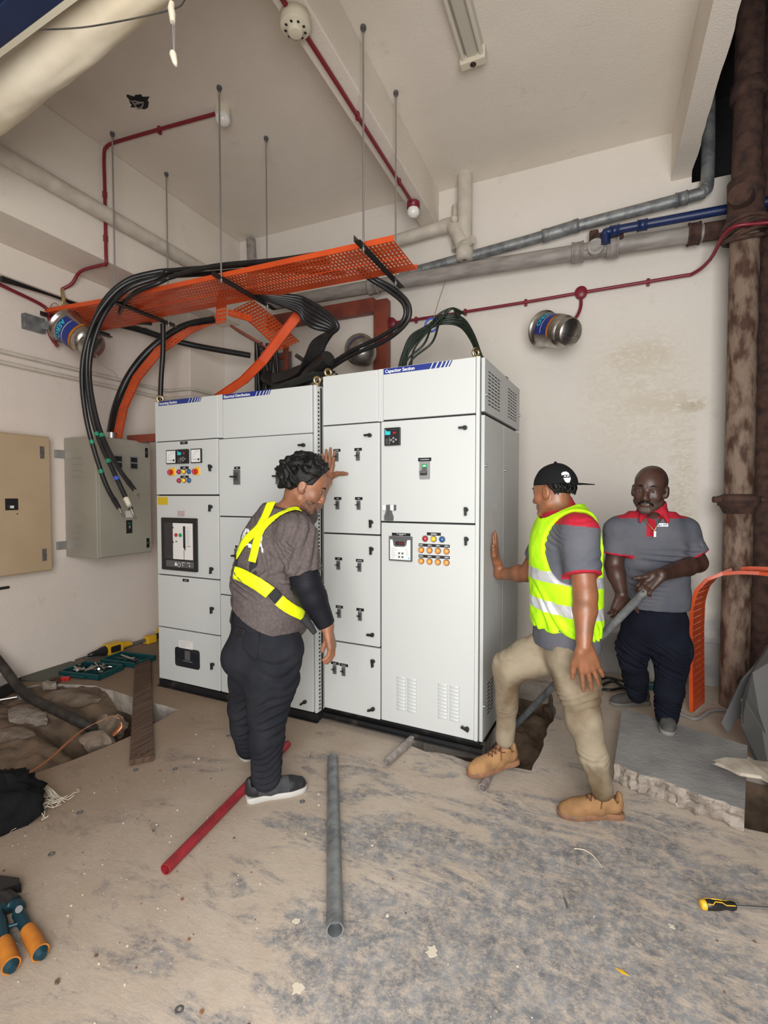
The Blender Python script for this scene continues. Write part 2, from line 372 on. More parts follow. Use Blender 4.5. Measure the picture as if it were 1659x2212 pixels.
sh.box(.50, 4.77, 3.0, .64, 5.45, 5.2).box(.5, .2, H + .2, .64, 4.77, 5.2)
struct(sh, 'wall_right', 'dark_wall')  # dark shaft walls; unseen right wall placed to keep daylight off that side
# broken brick end of the back wall and the flaking painted strip beside the shaft
br = MB(); z = 0
while z < 3.86:
    d = random.uniform(-.012, .02); br.m = random.choice((0, 0, 1)); br.box(.985, 4.56, z, 1.02 + d, 4.72, z + .062); z += .076
br.m = 0; br.box(.985, 4.58, -.1, 1.0, 4.70, 3.9)
struct(br, 'trim_6', ['dark_wall', 'shaft_paint'])
struct(MB().box(1.13, 4.85, -.1, 1.30, 5.0, 4.2), 'trim_7', 'shaft_paint')
# skirting band of bare cement low on the right of the back wall
struct(MB().box(-.25, 4.535, 0, .98, 4.56, .34), 'trim_8', 'slab')

# ---------------------------------------------------------------- excavated earth in the trenches
def sm(a, b, x): t = min(1, max(0, (x - a) / (b - a))); return t * t * (3 - 2 * t)
def earth(name, x0, x1, y0, y1, n, fn, label):
    mb = MB(); vs = []
    for j in range(n + 1):
        for i in range(n + 1):
            x = x0 + (x1 - x0) * i / n; y = y0 + (y1 - y0) * j / n; vs.append((x, y, fn(x, y)))
    mb.add(vs, [(j * (n + 1) + i, j * (n + 1) + i + 1, (j + 1) * (n + 1) + i + 1, (j + 1) * (n + 1) + i) for j in range(n) for i in range(n)], True)
    mb.build(name, 'earth', label=label, cat='earth', kind='stuff')
def nz(x, y, s, k=0): return noise.fractal(Vector((x * s, y * s, k)), .8, 2, 5)
def ea(x, y):
    pit = sm(-3.5, -3.1, x) * sm(1.9, 2.2, y)
    return min(-.006, -.020 - .03 * sm(-3.6, -2.9, x) - .42 * pit - .03 * sm(-3.1, -2.75, x) + .035 * nz(x, y, 3) + .015 * nz(x, y, 12))
earth('excavated_earth', -4.32, -2.58, .98, 2.7, 80, ea, 'brown dug earth in the open trench along the left wall')
earth('excavated_earth', -1.1, -.18, 2.6, 4.2, 46, lambda x, y: -.24 - .12 * sm(3.6, 2.8, y) + .07 * nz(x, y, 5, 3), 'dark earth in the trench beside the right end of the switchboard')
earth('excavated_earth', .5, 1.31, 2.5, 3.5, 20, lambda x, y: -.6 + .05 * nz(x, y, 5, 9), 'black earth in the hole beyond the loose concrete slab')

# lumps of broken concrete in and around the trenches
def lump(c, sc, seed, label, m_='slab_edge', name='concrete_lump'):
    mb = MB(); R = Euler((seed, seed * 2.1, seed * .7)).to_matrix(); mb.sphere((0, 0, 0), 1, 16, (1, 1, 1)); vs = []
    for v in mb.v:
        v = Vector(v); d = 1 + .38 * noise.noise(v * 1.3 + Vector((seed * 9, 0, 0))) + .12 * noise.noise(v * 4 + Vector((seed, 3, 0)))
        v = Vector((max(-.75, min(.75, v.x * d)), max(-.75, min(.75, v.y * d)), max(-.7, min(.7, v.z * d)))); v = R @ v
        vs.append((c[0] + v.x * sc[0], c[1] + v.y * sc[1], c[2] + v.z * sc[2]))
    mb.v = vs; mb.sm = [False] * len(mb.f)
    return mb.build(name, m_, label=label, cat='rubble')
lump((-2.809,2.047,-0.020), (.12, .09, .06), 1.3, 'pale broken concrete lump beside the copper strip at the trench edge', 'lump')
lump((-3.068,2.316,-0.100), (.13, .10, .09), 2.7, 'grey concrete lump under the loop of the copper strip', 'lump')
lump((-3.596,2.105,-0.030), (.24, .09, .03), 3.1, 'long whitish mortar lump on the earth at the left edge')
lump((-3.385,1.897,-0.030), (.16, .08, .04), 4.4, 'flat grey lump on the earth below the whitish mortar lump', 'lump')
lump((-3.943,2.467,0.000), (.08, .05, .04), 5.2, 'small pale stone beside the corner of the teal socket case')
lump((-3.638,2.427,-0.030), (.26, .15, .045), 6.3, 'broad broken slab corner between thick cable and square pit', 'lump')
lump((-0.259,3.983,-0.200), (.16, .14, .1), 7.7, 'dark lump at the back of the trench beside the switchboard', 'earth')

# loose concrete slab the third worker stands on
T_ = [(.17, 3.56), (.79, 3.30), (.62, 2.61)]
fe = []; a, b = Vector((.62, 2.61)), Vector((.10, 2.80))
for i in range(1, 26):
    q = a.lerp(b, i / 26); fe.append((q.x + random.uniform(-.008, .008), q.y + random.uniform(-.009, .007) + .008 * math.sin(i * .55)))
poly = T_ + fe + [(.10, 2.80)]
sl = MB(); n = len(poly); sl.m = 0
tr = tessellate_polygon([[Vector((*p, 0)) for p in poly]])
sl.add([(*p, .10) for p in poly], [t[::-1] for t in tr]); sl.m = 1
lay = [(.10, 0), (.09, .006), (.07, .003), (.05, -.002), (.03, .006), (.015, .008), (.002, .003)]; vs = []
for z, d in lay:
    for i, p in enumerate(poly):
        j = random.uniform(-1, 1) * (.006 if 3 <= i < n - 1 and z < .1 else 0); vs.append((p[0] + j - d * .4 * (3 <= i), p[1] - (d if 3 <= i and z < .1 else 0) + j, z))
sl.add(vs, [(k * n + i, k * n + (i + 1) % n, (k + 1) * n + (i + 1) % n, (k + 1) * n + i) for k in range(len(lay) - 1) for i in range(n)])
sl.build('concrete_slab', ['slab', 'slab_edge'], label='loose grey concrete slab with broken front edge under one standing worker', cat='slab')

# ================================================================== SWITCHBOARD, two cubicles
def latch(mb, u, w, ang, y=0):
    a = math.radians(ang); d = Vector((math.cos(a), 0, math.sin(a)))
    c = Vector((u, y, w)); mb.cyl(c, c + Vector((0, -.014, 0)), .0125, n=16).cyl(c + Vector((0, -.014, 0)), c + Vector((0, -.022, 0)), .0105, .007, 16)
    p = Vector((-d.z, 0, d.x)) * .0055; e = c + d * .027
    for s0, s1 in ((-.3, 1),):
        q = [c - d * .015 - p * 1.4, e - p, e + p, c - d * .015 + p * 1.4]
        mb.add([v + Vector((0, -.012, 0)) for v in q] + [v + Vector((0, -.026, 0)) for v in q], [(0, 1, 2, 3), (7, 6, 5, 4), (0, 4, 5, 1), (1, 5, 6, 2), (2, 6, 7, 3), (3, 7, 4, 0)])
    mb.cyl(e + Vector((0, -.010, 0)), e + Vector((0, -.027, 0)), .0065, n=12)
def door(root, u0, w0, u1, w1, latches=(), name='door', y=0):
    mb = MB(); mb.box(u0, y, w0, u1, y + .022, w1); d = mb.build(name, 'cab', root, bevel=.004)
    for u, w, a in latches:
        l = MB(); latch(l, u, w, a, y); l.build('door_latch', 'black', d)
    return d
EX, EZ = (1, 0, 0), (0, 0, 1)
def plate(d, u0, w0, u1, w1, txt=None, size=.010, m_='black', name='name_plate', dashes=0, label=None, y=0):
    mb = MB(); mb.box(u0, y - .002, w0, u1, y, w1); mb.m = 1; size *= .62
    if txt:
        L = txt.split('\n')
        for i, t in enumerate(L): mb.text(t, size, ((u0 + u1) / 2, y - .002, (w0 + w1) / 2 + (len(L) / 2 - i - .82) * size * 1.15), EX, EZ, align='CENTER', bold=.0002)
    return mb.build(name, [m_, 'letter' if m_ == 'black' else 'gap'], d, label=label)
def lamp(d, u, w, m_, label, r=.016, y=0):
    mb = MB(); mb.lathe((u, y, w), (0, -1, 0), [(0, r + .003), (.006, r + .003), (.007, r + .001)]); mb.m = 1
    mb.lathe((u, y, w), (0, -1, 0), [(.006, r), (.014, r * .95), (.019, r * .7), (.021, 0)])
    mb.build('indicator_lamp', ['dgrey', m_], d, label=label)
def breaker(d, u, w, lab=None, big=False, size=.008, labw=.027):
    mb = MB(); wd, ht = (.0275, .052) if big else (.013, .0285)
    mb.box(u - wd, -.012 if big else -.008, w - ht, u + wd, 0, w + ht); mb.m = 1
    mb.box(u - wd * .7, -.014 if big else -.010, w - ht * .5, u + wd * .7, -.008, w + ht * .62); mb.m = 2
    t = -.040 if big else -.020
    mb.box(u - wd * 1.35, t, w - ht * .08 + .002, u + wd * .3, t + .028 if big else t + .012, w + ht * .16)
    b = mb.build('breaker', ['dgrey', 'fascia', 'gap'], d, bevel=.001, seg=1)
    if lab is not None: plate(d, u - labw, w + ht + .004, u + labw, w + ht + .022, lab, size)
def strip_logo(d, u0, w0, txt, L, hgt=.034, y=0):
    mb = MB(); n = .018
    mb.prism([(0, 0), (L - n, 0), (L, hgt), (0, hgt)], (u0, y - .0012, w0), EX, EZ, (0, .0011, 0))
    x = L
    for k, t in enumerate((.022, .019, .015, .011, .007)):
        mb.prism([(x - n + .008, 0), (x - n + .008 + t, 0), (x + .008 + t, hgt), (x + .008, hgt)], (u0, y - .0012, w0), EX, EZ, (0, .0011, 0)); x += t + .010
    mb.m = 1; mb.text(txt, .027, (u0 + .010, y - .0012, w0 + .008), EX, EZ, bold=.0006)
    mb.build('title_strip', ['blue_print', 'letter'], d)
def eyebolt(root, u, v, w):
    mb = MB(); mb.cyl((u, v, w - .005), (u, v, w + .012), .011).lathe((u, v, w), (0, 0, 1), [(0, .02), (.006, .02), (.006, .01)])
    mb.tube([(u + .022 * math.cos(a) * .5, v + .022 * math.cos(a) * .86, w + .034 + .022 * math.sin(a)) for a in [k * math.pi / 12 for k in range(25)]], .008, 10)
    mb.build('lifting_eye', 'brass', root)
def meter(d, u0, w0, u1, w1):
    mb = MB(); mb.box(u0, -.012, w0, u1, 0, w1); mb.m = 1; mb.box(u0 + .007, -.0135, w0 + .007, u1 - .007, -.011, w1 - .007); mb.m = 0
    cx, cz = u1 - .022, w0 + .026
    for k in range(6):
        a = math.radians(92 + 16 * k); r = .06; mb.box(cx + r * math.cos(a) - .0022, -.0142, cz + r * math.sin(a) - .0022, cx + r * math.cos(a) + .0022, -.0135, cz + r * math.sin(a) + .0022)
    mb.box(cx - .055, -.0145, cz - .0012, cx, -.0138, cz + .0012); mb.cyl((cx, -.0135, cz), (cx, -.016, cz), .008, n=14)
    mb.build('ammeter', ['black', 'white'], d)
def relay(d, u0, w0, u1, w1):
    W, Hh = u1 - u0, w1 - w0; mb = MB(); mb.box(u0, -.022, w0, u1, 0, w1); mb.m = 1
    mb.box(u0 + .05 * W, -.0235, w0 + .60 * Hh, u0 + .40 * W, -.021, w0 + .80 * Hh); mb.prism([(0, 0), (.12 * W, 0), (.04 * W, .10 * Hh), (0, .12 * Hh)], (u0 + .05 * W, -.0235, w0 + .80 * Hh), EX, EZ, (0, .002, 0)); mb.m = 2
    mb.box(u0 + .58 * W, -.0235, w0 + .66 * Hh, u0 + .78 * W, -.021, w0 + .75 * Hh); mb.m = 3
    for a, b in ((.62, .40), (.62, .20), (.47, .30), (.79, .31)): mb.cyl((u0 + a * W, -.022, w0 + b * Hh), (u0 + a * W, -.026, w0 + b * Hh), .0065, n=12)
    mb.box(u0 + .34 * W, -.0236, w0 + .06 * Hh, u0 + .37 * W, -.021, w0 + .46 * Hh); mb.m = 4
    for k in range(4): mb.box(u0 + (.45 + .0 * k) * W, -.0232, w0 + (.885 + .0 * k) * Hh, u0 + .92 * W, -.0225, w0 + .895 * Hh)
    for k in range(5): mb.box(u0 + .08 * W, -.0232, w0 + (.08 + .07 * k) * Hh, u0 + .26 * W, -.0225, w0 + (.095 + .07 * k) * Hh)
    mb.build('protection_relay', ['black', 'teal', 'red', 'mgrey', 'mgrey'], d)

# ---- left cubicle: incoming and distribution sections
SL = thing('switchboard', (-3.155, 2.82, 0), 'light grey steel switchboard cubicle on the left, with meters and an open circuit breaker window', 'electrical cabinet', 'switchboard cubicles standing side by side', math.radians(-2.2))
MB().box(.004, .024, .062, 1.462, .90, 2.212).box(1.462, .002, .062, 1.478, .90, 2.214).box(.646, .003, 1.912, .684, .03, 2.221).box(0, .003, 1.912, .008, .03, 2.222).build('body', 'cab', SL, bevel=.002)
MB().box(.01, .02, .066, 1.458, .0245, 2.20).build('door_gasket', 'gap', SL)
pl = MB(); pl.box(.01, .03, .005, 1.480, .89, .062); pl.box(-.012, -.01, 0, 1.484, .02, .006).box(-.012, .014, 0, 1.484, .02, .05); pl.build('plinth', 'plinth', SL)
pf = MB(); pf.box(1.478, .004, .07, 1.486, .045, 2.20); pf.m = 1
for k in range(84): pf.box(1.4855, .016, .085 + k * .025, 1.4868, .032, .097 + k * .025)
pf.m = 2; pf.box(1.478, .045, .07, 1.488, .06, 2.2); pf.build('perforated_upright', ['cab', 'steel_hole', 'gap'], SL)
for v in (.035,):
    for u in (.02, 1.47): eyebolt(SL, u, v, 2.214)
d = door(SL, .010, 1.914, .645, 2.220, name='top_panel'); strip_logo(d, .046, 2.186, 'Incoming Section', .325)
d = door(SL, .690, 1.906, 1.452, 2.214, name='top_panel'); strip_logo(d, .694, 2.182, 'Electrical Distribution', .31)
d = door(SL, .006, 1.506, .640, 1.908, [(.577, 1.707, -80)])
plate(d, .27, 1.882, .346, 1.903, 'INCOMING', .009)
meter(d, .13, 1.738, .236, 1.843); meter(d, .386, 1.738, .490, 1.843); relay(d, .258, 1.737, .360, 1.843)
for u in (.180, .434):
    mb = MB(); mb.box(u - .018, -.006, 1.649, u + .036, 0, 1.708); mb.m = 1; mb.cyl((u - .002, -.006, 1.676), (u - .002, -.028, 1.672), .021, .019).box(u - .007, -.034, 1.655, u + .003, -.026, 1.695)
    mb.build('rotary_switch', ['switch_yellow', 'red_pl'], d, bevel=.0015, seg=1)
for w_, a in ((1.677, ''), (1.611, '')):
    for u, m_ in ((.256, 'red'), (.307, 'yellow'), (.359, 'blue')): lamp(d, u, w_, m_, {'red': 'red lens', 'yellow': 'yellow lens', 'blue': 'blue lens'}[m_])
plate(d, .267, 1.695, .352, 1.717, 'PHASE\nINDICATION', .008); plate(d, .267, 1.629, .352, 1.648, 'PHASE\nINDICATION', .0075)
d = door(SL, .006, .888, .640, 1.496, [(.575, 1.416, -95), (.577, .961, -95)])
plate(d, .021, 1.427, .130, 1.487, None, m_='sticker_y', name='warning_sticker'); plate(d, .231, 1.340, .305, 1.383, None, m_='sticker_p', name='phase_label')
mb = MB(); mb.box(.231 - .0, -.0026, 1.340, .232, -.002, 1.341)
for k in range(3): mb.prism([(0, 0), (.006, 0), (.010, .012), (.003, .012)], (.24 + .021 * k, -.0027, 1.364), EX, EZ, (0, .0006, 0))
mb.box(.238, -.0027, 1.350, .298, -.0021, 1.353); mb.build('phase_label_print', 'stencil', d)
ac = MB(); ac.prism(round_rect(.071, .929, .438, 1.329, .006), (0, -.016, 0), EX, EZ, (0, .016, 0)); acb = ac.build('air_circuit_breaker_frame', 'black', d, bevel=.002)
ac = MB(); ac.box(.108, -.0175, 1.02, .20, -.014, 1.292); ac.m = 1; ac.box(.2, -.020, 1.017, .402, -.012, 1.290); ac.m = 2
ac.box(.311, -.024, 1.11, .330, -.016, 1.268).prism([(0, 0), (.019, .02), (.019, -.024)], (.311, -.024, 1.11), EX, EZ, (0, .006, 0)).box(.315, -.022, 1.017, .318, -.018, 1.09)
for w_ in (1.255, 1.145): ac.cyl((.203, -.02, w_), (.203, -.026, w_), .006, n=10)
ac.m = 3; ac.cyl((.237, -.02, 1.20), (.237, -.026, 1.20), .0145); ac.m = 4; ac.cyl((.281, -.02, 1.20), (.281, -.026, 1.20), .0145); ac.m = 5
ac.box(.227, -.0215, 1.145, .247, -.0195, 1.157).box(.34, -.0213, 1.255, .385, -.0195, 1.257).box(.345, -.0213, 1.115, .385, -.0195, 1.121)
for k in range(14): ac.box(.343, -.0212, 1.135 + k * .008, .343 + .04 * random.uniform(.5, 1), -.0195, 1.1365 + k * .008)
ac.build('air_circuit_breaker', ['glass', 'sticker_w', 'gap', 'red', 'green', 'mgrey'], d)
ac = MB(); ac.box(.12, -.0175, .955, .41, -.0155, 1.004); ac.m = 1
ac.box(.215, -.0185, .966, .235, -.017, .986).box(.215, -.0185, .991, .236, -.017, .994).box(.285, -.0185, .991, .32, -.017, .994).box(.34, -.0185, .991, .375, -.017, .994)
ac.tube([(.258 + .014 * math.cos(a), -.018, .974 + .017 * math.sin(a)) for a in [k * math.pi / 10 for k in range(21)]], .0013, 6).box(.363, -.0185, .966, .369, -.017, .977)
ac.tube([(.29 + .008 * math.cos(a), -.018, .974 + .012 * math.sin(a)) for a in [k * math.pi / 10 - 1.2 for k in range(9)]], .0012, 6)
ac.build('keyhole_panel', ['dgrey', 'letter'], d)
d = door(SL, .005, .477, .640, .880, [(.577, .669, -90)]); plate(d, .275, .847, .339, .868, 'INCOMER', .009)
d = door(SL, .005, .064, .640, .469, [(.575, .255, -90)])
mb = MB(); mb.prism(round_rect(.186, .191, .441, .338, .022), (0, -.004, 0), EX, EZ, (0, .004, 0)); mb.m = 1
mb.box(.29, -.0045, .25, .345, -.0035, .32).box(.27, -.0045, .235, .37, -.0035, .245); mb.build('viewing_window', ['glass', 'dgrey'], d)
mb = MB(); mb.box(.232, -.0055, .338, .375, -.004, .396).box(.262, -.0055, .30, .34, -.0045, .34) if False else mb.box(.232, -.0055, .336, .375, -.004, .396); mb.m = 1
for k in range(6): mb.box(.245, -.0061, .345 + k * .008, .245 + random.uniform(.05, .12), -.0054, .3462 + k * .008)
mb.build('paper_notice', ['sticker_w', 'mgrey'], d)
# distribution doors
d = door(SL, .651, 1.352, 1.452, 1.902, [(1.388, 1.828, 180)])
breaker(d, .821, 1.628, 'PUMP', True, .012); breaker(d, 1.191, 1.626, 'SPARE', True, .012)
d = door(SL, .651, .784, 1.452, 1.344, [(1.39, 1.27, 0)])
breaker(d, .823, 1.070, 'SPARE', True, .012); breaker(d, 1.193, 1.070, 'SPARE', True, .012)
d = door(SL, .651, .064, 1.452, .776, [(1.388, .126, 215), (1.388, .70, 0)])

# ---- right cubicle: capacitor section, standing on pipe rollers
SR = thing('switchboard', (-1.675, 2.81, 0), 'pale grey switchboard cubicle on the right, with orange lamps and a louvred side', 'electrical cabinet', 'switchboard cubicles standing side by side', math.radians(-3.4))
MB().box(.026, .024, .095, 1.068, .91, 2.268).box(.43, .003, 1.953, .463, .03, 2.272).box(1.047, .002, .095, 1.068, .03, 2.274).build('body', 'cab', SR, bevel=.002)
MB().box(.026, .019, .10, 1.046, .0245, 2.25).box(1.068, .03, .10, 1.077, .9, 2.25).build('door_gasket', 'gap', SR)
pl = MB(); pl.box(.026, .028, .066, 1.072, .90, .095); pl.box(.026, -.012, .060, 1.095, .03, .068).box(.026, -.012, .034, 1.095, -.004, .068).box(.026, -.03, .032, 1.095, -.004, .039).box(.026, .1, .055, 1.09, .85, .067); pl.build('plinth', 'plinth', SR)
for u, v in ((.045, .035), (1.035, .035), (1.03, .78)): eyebolt(SR, u, v, 2.268)
d = door(SR, .026, 1.955, .429, 2.271, name='top_panel')
d = door(SR, .465, 1.960, 1.044, 2.272, name='top_panel'); strip_logo(d, .470, 2.235, 'Capacitor Section', .318)
d = door(SR, .026, 1.257, .441, 1.948, [(.376, 1.872, 180), (.386, 1.332, -90)])
for u, w_, t in ((.133, 1.747, 'SPARE FEED'), (.290, 1.747, 'SPARE'), (.138, 1.438, 'SPARE'), (.294, 1.438, 'SPARE')): breaker(d, u, w_, t)
d = door(SR, .026, .552, .441, 1.248, [(.393, .626, 180), (.389, 1.164, -90)])
for u, w_, t in ((.143, 1.048, 'SPARE'), (.300, 1.046, 'DUCTED SPARE'), (.148, .735, 'WATER PUMP'), (.303, .733, 'SPARE')): breaker(d, u, w_, t)
d = door(SR, .026, .092, .443, .543, [(.398, .458, -85), (.397, .155, 200)])
breaker(d, .112, .360, 'LIGHTING', labw=.030); breaker(d, .180, .358, 'SOCKET OUTLET', labw=.032, size=.007)
mb = MB(); mb.tube([(.276, -.0005, .33), (.276, -.0005, .398), (.32, -.0005, .398), (.32, -.0005, .33), (.276, -.0005, .33)], .0012, 6); mb.build('blanking_plate', 'cab', d)
d = door(SR, .451, 1.342, 1.044, 1.950, [(.986, 1.881, 180), (.996, 1.418, -90)])
relay(d, .486, 1.801, .585, 1.907)
mb = MB(); mb.box(.712, -.012, 1.596, .774, 0, 1.699); mb.m = 1; mb.box(.726, -.013, 1.662, .760, -.011, 1.683); mb.m = 2; mb.text('OFF', .012, (.743, -.013, 1.668), EX, EZ, align='CENTER', bold=.0005); mb.m = 3
mb.box(.728, -.014, 1.645, .760, -.011, 1.662).box(.722, -.035, 1.628, .762, -.010, 1.643); mb.m = 4; mb.box(.722, -.030, 1.619, .760, -.010, 1.628)
mb.build('breaker', ['mgrey', 'green', 'letter', 'dgrey', 'gap'], d, bevel=.001, seg=1)
plate(d, .699, 1.700, .782, 1.721, 'TO CAPACITOR BANK', .0085)
mb = MB(); mb.box(.468, -.018, 1.408, .491, 0, 1.442).box(.522, -.018, 1.408, .545, 0, 1.442); mb.m = 1; mb.box(.545, -.016, 1.408, .556, 0, 1.442).box(.491, -.010, 1.41, .522, 0, 1.442)
mb.prism([(-.010, 0), (.010, 0), (.028, -.045), (.026, -.068), (-.026, -.068), (-.028, -.045)], (.513, -.024, 1.415), EX, EZ, (0, .016, 0)); mb.m = 2; mb.box(.5115, -.0255, 1.37, .5135, -.023, 1.403)
mb.build('hasp_with_padlock', ['white', 'dgrey', 'gap'], d, bevel=.0015, seg=1)
d = door(SR, .453, .097, 1.046, 1.332, [(.999, 1.250, -90), (1.008, .161, 160)])
mb = MB(); mb.box(.514, -.016, 1.103, .664, 0, 1.252); mb.m = 1; mb.box(.522, -.018, 1.112, .657, -.015, 1.232); mb.m = 0
mb.prism([(.541, 1.232), (.637, 1.232), (.629, 1.198), (.617, 1.192), (.560, 1.190), (.549, 1.196)], (0, -.0215, 0), EX, EZ, (0, .004, 0)); mb.m = 2; mb.box(.561, -.0225, 1.200, .618, -.021, 1.222); mb.m = 3
for k in range(3): mb.text('0', .019, (.580 + k * .012, -.0225, 1.204), EX, EZ)
mb.m = 0
for a in (.584, .606):
    for b in (1.128, 1.150): mb.box(a - .006, -.021, b - .005, a + .006, -.017, b + .006)
for k in range(9):
    mb.box(.530, -.0187, 1.122 + k * .0075, .530 + random.uniform(.02, .042), -.0178, 1.1232 + k * .0075)
    if k > 1: mb.box(.626, -.0187, 1.125 + k * .0065, .626 + random.uniform(.010, .024), -.0178, 1.1260 + k * .0065)
mb.m = 4; mb.box(.642, -.0187, 1.118, .650, -.0178, 1.128); mb.build('power_factor_controller', ['dgrey', 'white', 'gap', 'red', 'teal'], d, bevel=.001, seg=1)
plate(d, .527, 1.254, .650, 1.272, 'POWER FACTOR CONTROLLER\nREGULATOR', .007)
for u, m_ in ((.746, 'red'), (.799, 'yellow'), (.852, 'blue')): lamp(d, u, 1.244, m_, m_ + ' lens', .0155)
plate(d, .756, 1.264, .843, 1.282, 'CAPACITOR BANK\nPHASE INDICATION', .0065)
for r_, w_ in enumerate((1.176, 1.110)):
    mb = MB(); mb.box(.704, -.002, w_ + .021, .898, 0, w_ + .038); mb.m = 1
    for k in range(4):
        lamp(d, .721 + k * .0527, w_, 'orange_lens', 'orange lens', .0155); mb.text('STEP %d' % (r_ * 4 + k + 1), .0085, (.721 + k * .0527, -.002, w_ + .0265), EX, EZ, align='CENTER', bold=.0003)
    mb.build('name_plate', ['black', 'letter'], d)
for c0 in (.558, .630, .827, .899):
    mb = MB(); top = .392 if c0 < .8 else .394
    for k in range(10):
        z = top - k * .0215; prof = [(0, 0), (.016, 0), (.016, -.0)]
        L = .062; vs = []
        for u, e in ((c0, 0), (c0 + .006, 1), (c0 + L - .006, 1), (c0 + L, 0)):
            vs += [(u, 0, z), (u, -.010 * e, z - .011), (u, 0, z - .013)]
        mb.add(vs, [(i * 3 + j, i * 3 + j + 1, (i + 1) * 3 + j + 1, (i + 1) * 3 + j) for i in range(3) for j in range(2)], True)
    mb.build('louvre_bank', 'cab', d)
# side panels, upper one slotted
for nm, z0, z1 in (('side_panel', 1.966, 2.262), ('side_panel', .10, 1.946)):
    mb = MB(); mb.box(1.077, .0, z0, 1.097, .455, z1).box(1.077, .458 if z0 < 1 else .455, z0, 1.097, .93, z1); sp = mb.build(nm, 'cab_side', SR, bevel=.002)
    mb = MB()
    if z0 > 1:
        for a, b in ((.075, .36), (.57, .835)):
            for i in range(4):
                for k in range(10): u = a + (b - a) * i / 4; z = 2.2 - k * .0203; mb.box(1.0965, u, z - .0035, 1.0975, u + (b - a) / 4 - .018, z + .0035)
        mb.build('vent_slots', 'gap', sp)
        for v, w_ in ((.02, 2.06), (.90, 2.07)): MB().cyl((1.097, v, w_), (1.11, v, w_), .008).build('fixing_screw', 'zinc', sp)
    else:
        for i in range(3): mb.prism([(0, 0), (.012, 0), (.006, .022)], (1.0972, .20 + i * .035, 1.427), (0, 1, 0), EZ, (.0006, 0, 0))
        for z, r in ((1.395, 3), (1.353, 3), (1.30, 1)):
            for i in range(r):
                for j in range(2): mb.box(1.0968, .2 + i * .036 + (.036 if r == 1 else 0), z - .030 + j * .014, 1.0976, .225 + i * .036 + (.036 if r == 1 else 0), z - .024 + j * .014); mb.box(1.0968, .21 + i * .036 + (.036 if r == 1 else 0), z - .030, 1.0976, .214 + i * .036 + (.036 if r == 1 else 0), z)
        mb.build('stencilled_warning', 'stencil', sp)
        mb = MB()
        for i in range(2):
            for k in range(9): mb.box(1.096, .10 + i * .07, .22 + k * .022, 1.099, .15 + i * .07, .225 + k * .022)
        mb.build('vent_slots', 'gap', sp)
        for v, w_ in ((.02, 1.666), (.48, 1.66), (.02, .3)): MB().cyl((1.097, v, w_), (1.108, v, w_), .008).build('fixing_screw', 'zinc', sp)

# ================================================================== CEILING AND WALL SERVICES
def pipe(name, pts, r, m_, label, cat='pipe', parts=(), k=8, n=18, group=None, smooth=True):
    P = spline(pts, k) if smooth and len(pts) > 2 else [Vector(p) for p in pts]
    c = sum(P, Vector()) / len(P); c.z = min(p.z for p in P)
    if not parts: return MB().tube(P, r, n).build(name, m_, label=label, cat=cat, group=group)
    t = thing(name, c, label, cat, group); MB().tube(P, r, n).build('pipe_run', m_, t, world=True)
    for nm, a, b, rr, mm in parts:
        a, b = Vector(a), Vector(b); d = (b - a).normalized(); L = (b - a).length
        MB().lathe(a, d, [(0, r), (0, rr), (L * .14, rr), (L * .16, rr * .94), (L * .84, rr * .94), (L * .86, rr), (L, rr), (L, r)]).build(nm, mm, t, world=True)
    return t
LX = (1, 0, 0)
pipe('soil_pipe', [(-3.66, .2, 3.76), (-3.66, 4.54, 3.76)], .058, 'pvc', 'long cream pipe running along the left ceiling beam', smooth=False)
t = pipe('drain_pipe', [(-3.2, 4.40, 3.53), (-1.0, 4.40, 3.51), (.90, 4.40, 3.46)], .062, 'grey_pipe', 'thick grey drain pipe running low along the back wall into the rusty stack', smooth=False,
     parts=[('pipe_collar', (-2.06, 4.4, 3.518), (-1.96, 4.4, 3.518), .078, 'grey_pipe'), ('pipe_collar', (-.22, 4.4, 3.488), (-.13, 4.4, 3.487), .082, 'grey_pipe'), ('pipe_collar', (.045, 4.4, 3.482), (.13, 4.4, 3.48), .084, 'grey_pipe'), ('pipe_collar', (.60, 4.4, 3.468), (.68, 4.4, 3.467), .082, 'rust_d')])
mb = MB(); mb.cyl((-.04, 4.42, 3.485), (-.04, 4.31, 3.470), .062, .060, 24).cyl((-.04, 4.31, 3.470), (-.04, 4.298, 3.468), .034, n=20)
for k in range(2): mb.cyl((-.115 + .15 * k, 4.40, 3.485), (-.115 + .15 * k, 4.325, 3.475), .014, n=10)
mb.build('access_cover', 'grey_pipe', t, world=True)
MB().tube([(.70, 4.4, 3.465), (.90, 4.4, 3.46)], .066, 18).build('rusted_joint', 'rust_d', t, world=True)
pipe('waste_pipe', [(-1.75, 4.45, 3.60), (-1.2, 4.45, 3.64), (-.56, 4.45, 3.69), (-.2, 4.45, 3.725), (.60, 4.45, 3.775), (.70, 4.45, 3.80), (.73, 4.46, 3.90), (.73, 4.5, 4.6)], .045, 'galv', 'thin metallic grey pipe rising rightwards above the thick drain pipe',
     parts=[('pipe_sleeve', (-.46, 4.45, 3.698), (-.17, 4.45, 3.73), .054, 'galv'), ('pipe_sleeve', (.52, 4.45, 3.768), (.60, 4.45, 3.774), .053, 'galv')])
t = pipe('water_pipe', [(.035, 4.30, 3.47), (.035, 4.30, 3.535), (.08, 4.30, 3.56), (.6, 4.30, 3.558), (1.30, 4.30, 3.553)], .033, 'bluepipe', 'dark blue water pipe crossing in front of the rusty stack',
     parts=[('socket', (.25, 4.3, 3.56), (.32, 4.3, 3.56), .043, 'bluepipe'), ('socket', (.06, 4.3, 3.558), (.13, 4.3, 3.559), .042, 'bluepipe')])
